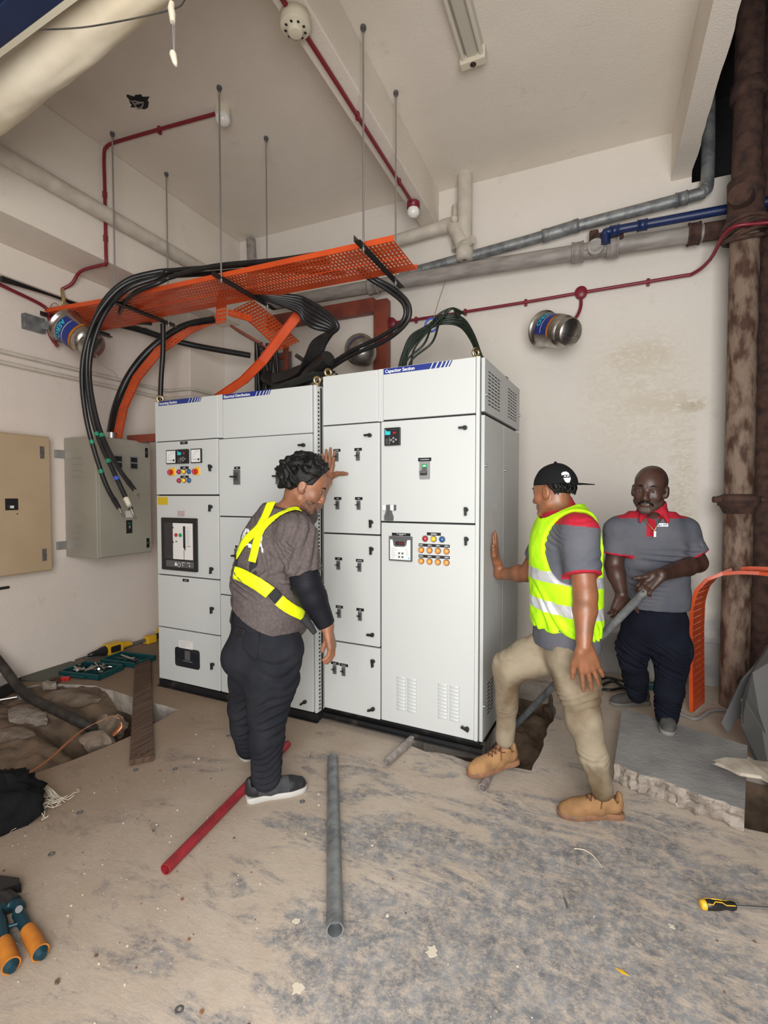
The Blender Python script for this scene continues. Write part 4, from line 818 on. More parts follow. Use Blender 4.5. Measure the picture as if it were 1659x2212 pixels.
# ---------------------------------------------------------------- canisters
def canister(c, ax, label, roll=0.0, mount=None, s=1.0):
    c = Vector(c); ax = Vector(ax).normalized(); u = (Vector((0, 0, 1)) - ax * ax.z).normalized(); w_ = ax.cross(u)
    t = thing('steel_canister', c - Vector((0, 0, .15)), label, 'fire suppression canister', 'steel canisters on the walls')
    mb = MB(); mb.lathe(c, ax, [(q * s, r * s) for q, r in ((-.004, 0), (-.004, .145), (.004, .15), (.012, .15), (.014, .135), (.05, .128), (.25, .126), (.275, .122), (.285, .108), (.288, .106), (.335, .106), (.345, .100), (.346, 0))], 40)
    mb.build('body', 'steel', t, world=True)
    mb = MB(); R = .1275 * s
    def bend(x, h): a = x / R; return c + ax * h + (u * math.sin(a) + w_ * math.cos(a) ) * (R + .0008)
    def band(h0, h1, a0, a1, m_, n=24, rr=0):
        mb.m = m_; vs = []
        for k in range(n + 1):
            a = a0 + (a1 - a0) * k / n
            for h in (h0, h1): vs.append(c + ax * h * s + (u * math.sin(a) + w_ * math.cos(a)) * (R + .0008 + rr))
        mb.add(vs, [(2 * k, 2 * k + 1, 2 * k + 3, 2 * k + 2) for k in range(n)], True)
    r0 = roll; band(.055, .125, r0 - 1.1, r0 + 1.0, 0); band(.132, .195, r0 - 1.1, r0 + 1.0, 0, rr=.0001); band(.198, .222, r0 - 1.2, r0 + 1.3, 1); band(.125, .129, r0 - 1.0, r0 + .9, 2)
    mb.m = 3; tb = MB(); tb.text('AERO', .062, (0, 0, 0), (1, 0, 0), (0, 1, 0), 0, .0012, 'CENTER')
    mb.add([c + ax * (.115 - v[1]) * s + (u * math.sin(r0 + v[0] * s / R) + w_ * math.cos(r0 + v[0] * s / R)) * (R + .0022) for v in tb.v] if False else
           [c + ax * (.066 + v[1]) * s + (u * math.sin(r0 - v[0] * s / R) + w_ * math.cos(r0 - v[0] * s / R)) * (R + .0022) for v in tb.v], tb.f)
    mb.build('printed_label', ['blue_print', 'orange_grip', 'letter', 'teal'], t, world=True)
    mb = MB()
    for rr, n in ((.058, 22), (.070, 28), (.082, 34)):
        for k in range(n):
            a = 2 * math.pi * k / n; q = c + ax * .3465 * s + (u * math.cos(a) + w_ * math.sin(a)) * rr * s
            e1 = (u * math.cos(a) + w_ * math.sin(a)) * .004 * s; e2 = (-u * math.sin(a) + w_ * math.cos(a)) * .003 * s
            mb.add([q - e1 - e2, q + e1 - e2, q + e1 + e2, q - e1 + e2], [(0, 1, 2, 3)])
    mb.build('vent_holes', 'steel_hole', t, world=True)
    if mount is not None:
        mb = MB(); mb.cyl(c + ax * .0, mount, .012).box(mount[0] - .04, mount[1] - .04, mount[2] - .04, mount[0] + .04, mount[1] + .04, mount[2] + .04)
        mb.build('mounting_arm', 'zinc', t, world=True)
    return t
canister((-.43, 4.32, 2.875), (.66, -.66, -.36), 'steel canister on the back wall right of the switchboard', 0.75, (-.50, 4.51, 2.89))
canister((-2.10, 4.28, 2.89), (.50, -.80, -.38), 'steel canister partly hidden above the right cubicle roof', 0.75, (-2.10, 4.40, 2.9))
canister((-4.12, 2.78, 2.92), (.80, .17, -.56), 'steel canister with blue label hanging on the left wall', -.15)
mb = MB(); mb.box(-4.33, 2.56, 2.86, -4.28, 2.72, 2.98); mb.prism([(0, 0), (.16, .05), (.2, 0), (.14, -.06), (.02, -.04)], (-4.29, 2.68, 2.93), (.9, .4, 0), (0, 0, 1), (0, .02, 0)); mb.build('wall_bracket', 'galv', label='grey metal bracket beside the flange of the left canister', cat='bracket')
cable([(-3.86, 2.86, 2.68), (-3.84, 2.9, 2.60), (-3.80, 2.98, 2.55), (-3.79, 3.0, 2.5)], .006, 'thin grey drop cord below the left canister', m_='cable_w', name='cord', k=4)
# ---------------------------------------------------------------- wall boxes on the left
t = thing('distribution_box', (-4.33, 3.2, .93), 'grey metal distribution box on the left wall behind the cable lugs', 'electrical box')
GX = -3.92; MB().box(-4.328, 2.885, .955, GX, 3.44, 2.005).build('body', 'box_grey', t, world=True, bevel=.006)
d = MB().box(GX, 2.90, .965, GX + .018, 3.43, 1.995).build('door', 'box_grey', t, world=True, bevel=.004)
for z in (1.90, 1.05):
    mb = MB(); mb.box(GX + .018, 3.37, z - .045, GX + .022, 3.40, z + .045); mb.m = 1; mb.cyl((GX + .02, 3.385, z), (GX + .032, 3.385, z), .011, n=12); mb.build('lock', ['black', 'zinc'], d, world=True)
for y in (3.08, 3.24):
    mb = MB(); mb.box(GX + .018, y - .042, 1.735, GX + .028, y + .042, 1.855); mb.m = 1; mb.box(GX + .028, y - .034, 1.745, GX + .029, y + .034, 1.845); mb.m = 0; mb.box(GX + .028, y - .034, 1.79, GX + .030, y + .034, 1.80); mb.build('meter_window', ['mgrey', 'glass'], d, world=True)
MB().box(GX + .018, 3.15, 1.30, GX + .0195, 3.23, 1.36).build('paper_label', 'sticker_w', d, world=True)
mb = MB(); mb.box(GX + .018, 3.155, 1.155, GX + .022, 3.215, 1.275); mb.m = 1; mb.box(GX + .022, 3.18, 1.20, GX + .03, 3.19, 1.225); mb.m = 2; mb.box(GX + .022, 3.17, 1.24, GX + .0225, 3.2, 1.25); mb.build('breaker', ['gap', 'mgrey', 'green'], d, world=True)
for z in (1.86, 1.06): MB().box(-4.33, 2.80, z - .035, -4.31, 2.89, z + .035).build('mounting_lug', 'zinc', t, world=True, bevel=.004)
mb = MB()
for z0 in (1.66, 1.06):
    for k in range(4): mb.box(-4.22, 2.878, z0 + k * .055, -4.08, 2.886, z0 + k * .055 + .012)
mb.build('louvres', 'box_grey', t, world=True)
MB().cyl((-4.0, 3.10, 2.0), (-4.0, 3.10, 2.06), .045).build('cable_gland', 'zinc', t, world=True)
t = thing('distribution_box', (-4.33, 2.2, .86), 'tan metal distribution box on the left wall at the picture edge', 'electrical box')
GX = -4.19; MB().box(-4.328, 1.75, .872, GX, 2.675, 1.985).build('body', 'tan', t, world=True, bevel=.006)
d = MB().box(GX, 1.76, .882, GX + .014, 2.665, 1.975).build('door', 'tan', t, world=True, bevel=.004)
for z in (1.85, 1.01):
    mb = MB(); mb.box(GX + .014, 2.585, z - .05, GX + .018, 2.62, z + .05); mb.m = 1; mb.cyl((GX + .016, 2.60, z), (GX + .03, 2.60, z), .013, n=12).box(GX + .018, 2.596, z - .03, GX + .028, 2.606, z); mb.build('lock', ['zinc', 'dgrey'], d, world=True)
mb = MB(); mb.box(GX + .014, 2.32, 1.385, GX + .02, 2.41, 1.475); mb.m = 1; mb.box(GX + .02, 2.35, 1.40, GX + .036, 2.37, 1.42); mb.build('breaker', ['black', 'white'], d, world=True)
MB().cyl((GX + .014, 2.405, 1.355), (GX + .016, 2.405, 1.355), .005, n=10).build('screw_hole', 'gap', d, world=True)
MB().box(-4.33, 2.28, .755, -4.305, 2.41, .775).build('wall_hook', 'black', label='short black bar fixed to the left wall below the tan box', cat='bar', bevel=.004)
# ---------------------------------------------------------------- entrance: rolled canvas, steel header, hanging lampholder
rd = Vector((-.993, .118, 0)); rc = Vector((-2.201,1.512,3.500)); t = thing('canvas_roll', rc - Vector((0, 0, .2)), 'rolled cream canvas blind slung under the steel header at the entrance', 'canvas blind')
mb = MB(); n = 60; vs = []; N_ = 40
for i in range(n + 1):
    c_ = rc + rd * (-1.9 + 3.8 * i / n) ; 
    for k in range(N_):
        a = 2 * math.pi * k / N_; r = .098 + .012 * noise.noise(Vector((i * .16, math.cos(a) * 1.2, math.sin(a) * 1.2))) + .005 * noise.noise(Vector((i * .5, math.cos(a) * 4, math.sin(a) * 4)))
        vs.append(c_ + Vector((0, 0, 1)) * math.cos(a) * r + Vector((.059, .998, 0)) * math.sin(a) * r)
mb.add(vs, [(i * N_ + k, i * N_ + (k + 1) % N_, (i + 1) * N_ + (k + 1) % N_, (i + 1) * N_ + k) for i in range(n) for k in range(N_)], True); mb.build('canvas', 'canvas', t, world=True)
# the header frame sits outside of the roll
q = Vector((-2.158,1.320,3.420)); T_ = Matrix.Translation(q) @ Matrix.Rotation(math.radians(-3.4), 4, 'Z')
t = thing('entrance_header', (q.x, q.y, q.z), 'dark blue steel header with galvanised shutter box above the canvas roll', 'steel beam')
MB(T_).box(-2.2, -.10, -.03, 2.0, .0, .03).build('blue_channel', 'blue_beam', t, world=True, bevel=.004)
MB(T_).box(-2.2, .0, -.03, 2.0, .022, -.01).build('edge_strip', 'cream', t, world=True)
MB(T_).box(-2.2, -.60, -.02, 2.0, -.10, .10).build('shutter_box', 'galv_sheet', t, world=True, bevel=.01)
# cord and hanging lampholder
a, b = Vector((-1.946,1.239,3.246)), Vector((-1.529,1.479,3.372)); c_ = Vector((-1.483,1.523,3.446))
t = thing('hanging_lampholder', (-1.520,1.476,3.176), 'small lampholder hanging from a sagging cord at the entrance', 'lampholder')
MB().tube(spline([a, Vector((-1.781,1.333,3.278)), b, c_, Vector((-1.337,1.648,3.644))], 6), .0028, 6).build('cord', 'cable_d', t, world=True)
MB().tube([(-1.531,1.479,3.397), (-1.533,1.477,3.372), (-1.529,1.478,3.354), (-1.527,1.478,3.322)], [.010, .013, .013, .010], 12).build('cord_connector', 'cream', t, world=True)
MB().tube([(-1.527,1.478,3.326), (-1.522,1.476,3.203)], .0018, 6).tube([(-1.520,1.481,3.326), (-1.519,1.477,3.203)], .0012, 6).build('drop_wire', 'cable_w', t, world=True)
MB().tube([(-1.525,1.474,3.208), (-1.524,1.475,3.197), (-1.517,1.477,3.167), (-1.513,1.478,3.155)], [.010, .014, .010, .005], 12).build('lampholder_shell', 'cream', t, world=True)

# ================================================================== PEOPLE: smooth-union bodies and clothes
# every shape is a smooth union of tapered limbs, turned into one closed surface (surface nets)
def _len(a): return np.sqrt((a * a).sum(-1))
class Solid:
    def __init__(s, h=.006): s.h = h; s.P = []
    def cone(s, a, b, ra, rb, k=.02, flat=None, clip=None, op='+'):
        s.P.append(('c', np.array(a, float), np.array(b, float), ra, rb, k, flat, clip, op)); return s
    def chain(s, pts, rs, k=.02, flat=None, clip=None, op='+'):
        for i in range(len(pts) - 1): s.cone(pts[i], pts[i + 1], rs[i], rs[i + 1], k, flat, clip, op)
        return s
    def ell(s, c, r, R=None, k=.015, op='+', clip=None):
        s.P.append(('e', np.array(c, float), np.array(r, float), np.array(R if R is not None else np.eye(3), float), 0, k, None, clip, op)); return s
    def grow(s, g, h=None):
        o = Solid(h or s.h)
        for p in s.P:
            p = list(p)
            if p[0] == 'c': p[3] += g; p[4] += g
            else: p[2] = p[2] + g
            o.P.append(tuple(p))
        return o
    def add(s, o): s.P += o.P; return s
    def bounds(s):
        lo = np.full(3, 1e9); hi = np.full(3, -1e9)
        for p in s.P:
            if p[8] != '+': continue
            if p[0] == 'c': r = max(p[3], p[4]) * (1 if p[6] is None else max(1, p[6][1])); q = [p[1] - r, p[2] - r, p[1] + r, p[2] + r]
            else: r = p[2].max(); q = [p[1] - r, p[1] + r]
            lo = np.minimum(lo, np.min(q, 0)); hi = np.maximum(hi, np.max(q, 0))
        return lo - .02, hi + .02
    def mesh(s, planes=()):
        lo, hi = s.bounds(); h = s.h; n = np.ceil((hi - lo) / h).astype(int) + 2
        D = np.full(n, .5, np.float32); ax = [lo[i] + h * np.arange(n[i]) for i in range(3)]
        for kind, a, b, ra, rb, k, flat, clip, op in s.P:
            if kind == 'c':
                r = max(ra, rb) * (1 if flat is None else max(1, flat[1])) + k + .02; l_, h_ = np.minimum(a, b) - r, np.maximum(a, b) + r
            else: r = b.max() + k + .02; l_, h_ = a - r, a + r
            i0 = np.clip(np.floor((l_ - lo) / h).astype(int), 0, n); i1 = np.clip(np.ceil((h_ - lo) / h).astype(int) + 1, 0, n)
            if (i1 <= i0).any(): continue
            sl = tuple(slice(i0[i], i1[i]) for i in range(3))
            P = np.stack(np.meshgrid(*[ax[i][sl[i]] for i in range(3)], indexing='ij'), -1)
            if kind == 'c':
                q = P - a; d = b - a
                if flat is not None:
                    nn = np.array(flat[0], float); nn /= np.linalg.norm(nn); f = 1 / flat[1] - 1
                    q = q + nn * ((q @ nn) * f)[..., None]; d = d + nn * (d @ nn) * f
                L2 = max(d @ d, 1e-9); t = np.clip((q @ d) / L2, 0, 1); dist = _len(q - t[..., None] * d) - (ra + (rb - ra) * t)
                if flat is not None and flat[1] < 1: dist = dist * (.5 + .5 * flat[1])
            else:
                q = (P - a) @ ra; k0 = _len(q / b); k1 = _len(q / (b * b)); dist = k0 * (k0 - 1) / np.maximum(k1, 1e-6)
            if clip:
                for cp_, cn in clip: dist = np.maximum(dist, (P - np.array(cp_)) @ np.array(cn, float))
            c = D[sl]; dist = dist.astype(np.float32)
            if op == '+': hh = np.clip(.5 + .5 * (c - dist) / k, 0, 1); D[sl] = c * (1 - hh) + dist * hh - k * hh * (1 - hh)
            else: nd = -dist; hh = np.clip(.5 - .5 * (c - nd) / k, 0, 1); D[sl] = c * (1 - hh) + nd * hh + k * hh * (1 - hh)
        for cp_, cn in planes:
            cp_ = np.array(cp_); cn = np.array(cn, float)
            g = ((ax[0] - cp_[0]) * cn[0])[:, None, None] + ((ax[1] - cp_[1]) * cn[1])[None, :, None] + ((ax[2] - cp_[2]) * cn[2])[None, None, :]
            D = np.maximum(D, g.astype(np.float32))
        D[0] = D[-1] = .5; D[:, 0] = D[:, -1] = .5; D[:, :, 0] = D[:, :, -1] = .5
        # surface nets
        S = D < 0; m = n - 1
        cnt = np.zeros(m, np.int8)
        for dx in (0, 1):
            for dy in (0, 1):
                for dz in (0, 1): cnt += S[dx:m[0] + dx, dy:m[1] + dy, dz:m[2] + dz]
        act = np.argwhere((cnt > 0) & (cnt < 8)); N = len(act); idm = np.full(m, -1, np.int32); idm[tuple(act.T)] = np.arange(N)
        pos = np.zeros((N, 3)); w_ = np.zeros(N)
        for axis in range(3):
            o1, o2 = [i for i in range(3) if i != axis]
            for u in (0, 1):
                for v in (0, 1):
                    a = act.copy(); a[:, o1] += u; a[:, o2] += v; b = a.copy(); b[:, axis] += 1
                    va = D[tuple(a.T)]; vb = D[tuple(b.T)]; mk = (va < 0) != (vb < 0); t = va[mk] / (va[mk] - vb[mk]); pt = a[mk].astype(float); pt[:, axis] += t; pos[mk] += pt; w_[mk] += 1
        V = lo + h * pos / w_[:, None]; F = []
        for axis in range(3):
            o1, o2 = (axis + 1) % 3, (axis + 2) % 3; sa = [slice(None)] * 3; sb = [slice(None)] * 3; sa[axis] = slice(0, -1); sb[axis] = slice(1, None)
            e = S[tuple(sa)] != S[tuple(sb)]; E_ = np.argwhere(e); E_ = E_[(E_[:, o1] > 0) & (E_[:, o2] > 0) & (E_[:, o1] < n[o1] - 1) & (E_[:, o2] < n[o2] - 1)]
            ins = S[tuple(E_.T)]; q = []
            for du, dv in ((-1, -1), (0, -1), (0, 0), (-1, 0)):
                c = E_.copy(); c[:, o1] += du; c[:, o2] += dv; q.append(idm[tuple(c.T)])
            q = np.stack(q, 1); q[~ins] = q[~ins][:, ::-1]; F.append(q)
        F = np.concatenate(F); F = F[(F >= 0).all(1)]
        return V, F
def smooth_v(V, F, it=1, lam=.5):
    E = np.concatenate([F[:, [0, 1]], F[:, [1, 2]], F[:, [2, 3]], F[:, [3, 0]]]); E = np.concatenate([E, E[:, ::-1]])
    for _ in range(it):
        A = np.zeros_like(V); c = np.zeros(len(V)); np.add.at(A, E[:, 0], V[E[:, 1]]); np.add.at(c, E[:, 0], 1)
        V = V + lam * (A / np.maximum(c, 1)[:, None] - V)
    return V
def normals(V, F):
    n = np.cross(V[F[:, 2]] - V[F[:, 0]], V[F[:, 3]] - V[F[:, 1]]); N = np.zeros_like(V)
    for i in range(4): np.add.at(N, F[:, i], n)
    return N / np.maximum(_len(N)[:, None], 1e-12)
def wave_noise(V, scale, seed=0, octaves=3, st=(1, 1, 1)):
    rs = np.random.RandomState(seed); o = np.zeros(len(V)); amp = 1; X = V * np.array(st)
    for k in range(octaves):
        for j in range(4):
            d = rs.normal(size=3); d /= np.linalg.norm(d); ph = rs.rand() * 6.28; d2 = rs.normal(size=3); d2 /= np.linalg.norm(d2)
            o += amp * np.sin((X @ d) * scale * (2 ** k) + ph + 1.3 * np.sin((X @ d2) * scale * .7 * (2 ** k) + ph * 2)) / 4
        amp *= .5
    return o
def folds(V, c, axis, half, wl, amp, seed=0, reach=.2, tilt=None):
    axis = np.array(axis, float); axis /= np.linalg.norm(axis); q = V - np.array(c); t = q @ axis; r = _len(q - t[:, None] * axis)
    rs = np.random.RandomState(seed); u = rs.normal(size=3)
    ph = 1.6 * np.sin(q @ u * 14) + (0 if tilt is None else (q @ np.array(tilt)) * 30)
    v = rs.normal(size=3); u2 = rs.normal(size=3); pp = np.cross(axis, v); pp /= np.linalg.norm(pp); s = np.sin(2 * np.pi * (t + .55 * (q @ pp)) / (wl * (1 + .25 * np.sin(q @ u * 9))) + ph + 1.5 * np.sin(q @ u2 * 27)) * np.clip(.35 + .9 * np.sin(q @ v * 9 + seed) , 0, 1); s = np.where(s > 0, s * .55, s)
    return 1.7 * amp * s * np.exp(-(t / half) ** 2) * (r < reach)
def person_mesh(solid, name, mats, parent, disp=None, planes=(), color=None, it=1, **k):
    V, F = solid.mesh(planes); V = smooth_v(V, F, it)
    if disp is not None: N = normals(V, F); V = V + N * disp(V)[:, None]
    mi = np.zeros(len(F), int)
    if color is not None: mi = color(V[F].mean(1), normals(V, F)[F].mean(1))
    off = np.array(parent.location); q = parent.parent
    while q: off = off + np.array(q.location); q = q.parent
    me = bpy.data.meshes.new(name); me.vertices.add(len(V)); me.vertices.foreach_set('co', (V - off).astype(np.float32).ravel())
    me.loops.add(len(F) * 4); me.loops.foreach_set('vertex_index', F.ravel().astype(np.int32)); me.polygons.add(len(F))
    me.polygons.foreach_set('loop_start', (np.arange(len(F)) * 4).astype(np.int32)); me.polygons.foreach_set('loop_total', np.full(len(F), 4, np.int32))
    for m_ in (mats if isinstance(mats, (list, tuple)) else [mats]): me.materials.append(M[m_])
    me.polygons.foreach_set('material_index', mi.astype(np.int32)); me.polygons.foreach_set('use_smooth', np.ones(len(F), bool)); me.update(calc_edges=True)
    ob = bpy.data.objects.new(name, me); COL.objects.link(ob); ob.parent = parent
    ob['_'] = 0; del ob['_']
    return tag(ob, **k)
def smooth_tree(S_):
    V, F = S_.mesh(); V = smooth_v(V, F, 5, .6); return BVHTree.FromPolygons([Vector(v) for v in V], [tuple(int(i) for i in f) for f in F])
def bvh(ob):
    off = Vector(ob.parent.location); me = ob.data
    return BVHTree.FromPolygons([v.co + off for v in me.vertices], [tuple(p.vertices) for p in me.polygons])
vn = lambda v: np.array(v, float) / np.linalg.norm(v)
FW = vn((-.397, .918, 0)); RT = vn((.918, .397, 0)); UP = np.array((0, 0, 1.))
A_ = lambda *p: [np.array(q, float) for q in p]

def hand(S, wrist, d, n, s_, curl, tdirs, sc=1., spread=(.10, .03, -.04, -.13)):
    wrist, d, n = np.array(wrist, float), vn(d), vn(n); s_ = vn(np.array(s_) - d * np.dot(s_, d)); n = vn(n - d * np.dot(n, d) - s_ * np.dot(n, s_))
    for i, (off, ln) in enumerate(((.029, .072), (.0095, .080), (-.0105, .075), (-.029, .058))):
        K = wrist + (d * (.086 - .004 * abs(i - 1)) + s_ * off - n * (.003 * abs(i - 1.3))) * sc
        S.cone(wrist + s_ * off * .55 * sc + d * .01 * sc, K, .0165 * sc, .0125 * sc, .010)
        ang = 0; p = K; dd = vn(d + s_ * spread[i])
        for j, f in enumerate((.46, .30, .24)):
            ang += curl[i][j] if isinstance(curl[i], (tuple, list)) else curl[i] * (.9, 1.1, .8)[j]
            dv = dd * math.cos(ang) - n * math.sin(ang); q = p + dv * ln * f * sc * 1.02
            S.cone(p, q, (.0100, .0092, .0084)[j] * sc, (.0092, .0084, .0072)[j] * sc, .0035); p = q
    p = wrist + (d * .018 + s_ * .020) * sc
    for j, (L, r0, r1) in enumerate(((.046, .0165, .0135), (.034, .0125, .0105), (.026, .0105, .0085))):
        q = p + vn(tdirs[min(j, len(tdirs) - 1)]) * L * sc; S.cone(p, q, r0 * sc, r1 * sc, .006 if j else .012); p = q
    return S
class Head:
    def __init__(s, o, f, up, sc=1.): s.o = np.array(o, float); s.f = vn(f); s.u = vn(np.array(up) - s.f * np.dot(up, s.f)); s.r = np.cross(s.f, s.u); s.s = sc; s.R = np.stack([s.r, s.f, s.u], 1)
    def p(s, x, y, z): return s.o + (s.r * x + s.f * y + s.u * z) * s.s
    def loc(s, V): return (V - s.o) @ s.R / s.s
    def skull(s, S, g=0, jaw=1.):
        k = s.s
        S.ell(s.p(0, -.012, .045), (np.array((.074, .094, .080)) + g) * k, s.R, .02).ell(s.p(0, .028, -.012), (np.array((.060 * jaw, .066, .088)) + g) * k, s.R, .03)
        S.ell(s.p(0, .035, .035), (np.array((.062, .058, .062)) + g) * k, s.R, .02); return S
    def build(s, S, jaw=1., nose=1.):
        k = s.s; s.skull(S, 0, jaw)
        for x in (-1, 1):
            S.cone(s.p(x * .050 * jaw, .012, -.055), s.p(x * .016, .078, -.092), .020 * k, .016 * k, .02)
            S.ell(s.p(x * .040, .062, -.022), np.array((.022, .022, .024)) * k, s.R, .02)
            S.ell(s.p(x * .031, .100, .006), np.array((.016, .014, .0105)) * k, s.R, .009, '-')
            S.ell(s.p(x * .079, -.004, -.002), np.array((.010, .019, .031)) * k, s.R, .006)
            S.ell(s.p(x * .074, .006, -.022), np.array((.010, .012, .014)) * k, s.R, .006)
            S.ell(s.p(x * .089, .001, .004), np.array((.005, .009, .016)) * k, s.R, .004, '-')
            S.ell(s.p(x * .0125, .100, -.036), np.array((.0085, .010, .0075)) * k * nose, s.R, .006)
            S.cone(s.p(x * .012, .086, .026), s.p(x * .044, .070, .022), .010 * k, .008 * k, .010)
        S.cone(s.p(0, .088, .012), s.p(0, .108, -.028), .0075 * k, .0125 * k * nose, .010)
        S.ell(s.p(0, .082, -.062), np.array((.026, .014, .018)) * k, s.R, .012)
        S.cone(s.p(-.019, .089, -.0565), s.p(.019, .089, -.0565), .0055 * k, .0055 * k, .005).cone(s.p(-.015, .090, -.067), s.p(.015, .090, -.067), .006 * k, .006 * k, .005)
        S.cone(s.p(-.02, .0985, -.0615), s.p(.02, .0985, -.0615), .002 * k, .002 * k, .003, op='-')
        S.ell(s.p(0, .076, -.098), np.array((.020, .016, .015)) * k, s.R, .012)
        return S
    def eyes(s, par):
        for x in (-1, 1):
            mb = MB(); R = Matrix(s.R.tolist()); mb.sphere(s.p(x * .031, .0775, .006), .0122 * s.s, 12); mb.m = 1; mb.sphere(s.p(x * .031, .0858, .0050), .0062 * s.s, 10)
            mb.build('eye', ['eye_white', 'eye_dark'], par, world=True)
            mb = MB(); mb.tube([s.p(x * a, b, c) for a, b, c in ((.014, .0955, .0275), (.028, .094, .034), (.046, .079, .029))], [.0035 * s.s, .0042 * s.s, .002 * s.s], 6); mb.build('eyebrow', 'hair', par, world=True)
            mb = MB(); mb.tube([s.p(x * a, b, c) for a, b, c in ((.019, .087, .011), (.031, .0905, .0165), (.043, .083, .011))], [.0022 * s.s, .0034 * s.s, .0022 * s.s], 6); mb.build('eyelid', par['skin'], par, world=True)
def tapered_arm(S, sh, el, wr, r=(.056, .046, .047, .029), k=.02):
    sh, el, wr = A_(sh, el, wr); S.cone(sh, sh * .5 + el * .5, r[0], (r[0] + r[1]) / 2 + .002, k).cone(sh * .5 + el * .5, el, (r[0] + r[1]) / 2 + .002, r[1], k)
    m_ = el * .7 + wr * .3; S.cone(el, m_, r[1], r[2], k).cone(m_, wr, r[2], r[3], k); return S
def shoe(par, heel, toe, m_up, m_sole, L=.30, pitch=0, roll=0, laces=None, sole_h=.024, label=None, trim=None):
    heel, toe = np.array(heel, float), np.array(toe, float); y = vn(toe - heel); x = vn(np.cross(y, UP)); z = np.cross(x, y); q = L / .30
    T = lambda a, b, c: heel + (x * a + y * b + z * c) * q; R = np.stack([x, y, z], 1); S = Solid(.005)
    S.cone(T(0, .042, .050), T(0, .12, .045), .036 * q, .040 * q, .02).cone(T(0, .12, .045), T(0, .215, .036), .040 * q, .042 * q, .02).cone(T(0, .215, .036), T(0, .258, .032), .042 * q, .036 * q, .02)
    S.cone(T(0, .050, .060), T(0, .058, .098), .036 * q, .038 * q, .02).cone(T(0, .075, .085), T(0, .175, .050), .034 * q, .032 * q, .02).cone(T(0, .05, .09), T(0, .058, .125), .034 * q, .036 * q, .006, op='-')
    S.cone(T(0, .088, .108), T(0, .078, .135), .018 * q, .015 * q, .012).cone(T(0, .02, .05), T(0, .016, .098), .022 * q, .014 * q, .015)
    cn = lambda V, N: np.where((((V - heel) @ y) > .205 * q) | ((np.abs((V - heel) @ y - .03 * q) < .03)), 1, 0) if trim else np.zeros(len(V), int)
    up = person_mesh(S, 'shoe', [m_up, trim] if trim else m_up, par, planes=[(T(0, 0, sole_h * .7), -z)], disp=lambda V: .0012 * wave_noise(V, 60, 3), color=cn, label=label)
    out = [(.0, .0), (.030, .006), (.038, .03), (.034, .09), (.043, .17), (.047, .22), (.038, .275), (.018, .295), (-.006, .296), (-.030, .275), (-.042, .22), (-.040, .17), (-.032, .09), (-.038, .03), (-.030, .006)]
    out = [(a * 1.06, b) for a, b in out]; pts = [Vector((a, b, 0)) for a, b in out]; P = spline(pts + [pts[0]], 4)[:-1]; n_ = len(P); mb = MB()
    rows = [(0, .96), (.004, 1.0), (sole_h, 1.0), (sole_h + .003, .93)]
    vs = []
    for c_, sc in rows:
        for p in P: vs.append(T(p.x * sc, (p.y - .148) * sc + .148, c_))
    mb.add(vs, [(i * n_ + k, i * n_ + (k + 1) % n_, (i + 1) * n_ + (k + 1) % n_, (i + 1) * n_ + k) for i in range(3) for k in range(n_)], True); mb.add(vs[:n_], [tuple(range(n_))[::-1]]); mb.add(vs[-n_:], [tuple(range(n_))])
    mb.build('sole', m_sole, up, world=True)
    if laces:
        mb = MB()
        for i in range(4):
            b = .092 + .022 * i; c_ = .1165 - .008 * i
            mb.tube([T(-.024, b, c_ - .011), T(-.012, b + .003, c_ - .001), T(0, b + .008, c_ + .001), T(.012, b + .003, c_ - .001), T(.024, b, c_ - .011)], .0036, 6); mb.tube([T(-.024, b + .02, c_ - .018), T(0, b + .008, c_ + .003), T(.024, b + .02, c_ - .018)], .003, 6)
        for s_ in (-1, 1):
            mb.tube([T(s_ * (.004 + .030 * math.sin(a * .5)), .088 + .022 * math.sin(a), .122 - .030 * math.sin(a * .5)) for a in [k * math.pi / 8 for k in range(17)]], .0034, 6); mb.tube([T(0, .09, .121), T(s_ * .02, .10, .112), T(s_ * .036, .112, .085), T(s_ * .044, .12, .06)], .003, 6)
        mb.build('laces', laces, up, world=True)
    return up
for nm, c, c2, ro in (('skin_a', (.28, .12, .062), (.21, .085, .045), .48), ('skin_b', (.26, .10, .048), (.19, .085, .042), .36), ('skin_c', (.070, .033, .023), (.045, .021, .015), .42)):
    M[nm] = mat('warm_brown_skin' if nm != 'skin_c' else 'dark_brown_skin', c, ro, c2=c2, scale=14, detail=6, bump=.12, bscale=240)
M['hair'] = mat('black_hair', (.004, .0035, .0035), .5, bump=.4, bscale=160)
M['hair'].node_tree.nodes['Principled BSDF'].inputs['Specular IOR Level'].default_value = .3
M['stubble'] = mat('dark_stubble', (.10, .05, .032), .7, c2=(.22, .10, .06), scale=60)
M['grey_stubble'] = mat('greying_stubble', (.085, .050, .038), .6, c2=(.062, .038, .029), scale=120)
M['eye_white'] = mat('eye_white', (.19, .155, .135), .5); M['eye_dark'] = mat('eye_dark', (.006, .004, .003), .4)
M['tee'] = mat('brown_grey_jersey', (.092, .074, .071), .9, c2=(.118, .096, .093), scale=70, detail=3, bump=.15, bscale=400)
M['jeans'] = mat('charcoal_denim', (.014, .015, .020), .9, c2=(.022, .023, .028), scale=6, detail=6, bump=.2, bscale=300)
M['navy'] = mat('navy_trousers', (.006, .007, .014), .9, c2=(.010, .012, .021), scale=5, bump=.2, bscale=300)
M['khaki'] = mat('dirty_khaki_cotton', (.285, .235, .165), .9, c2=(.12, .08, .045), scale=4.0, detail=9, lo=.44, hi=.64, bump=.2, bscale=260)
M['polo'] = mat('grey_polo_pique', (.118, .118, .135), .9, c2=(.085, .09, .112), scale=5, detail=5, bump=.2, bscale=450)
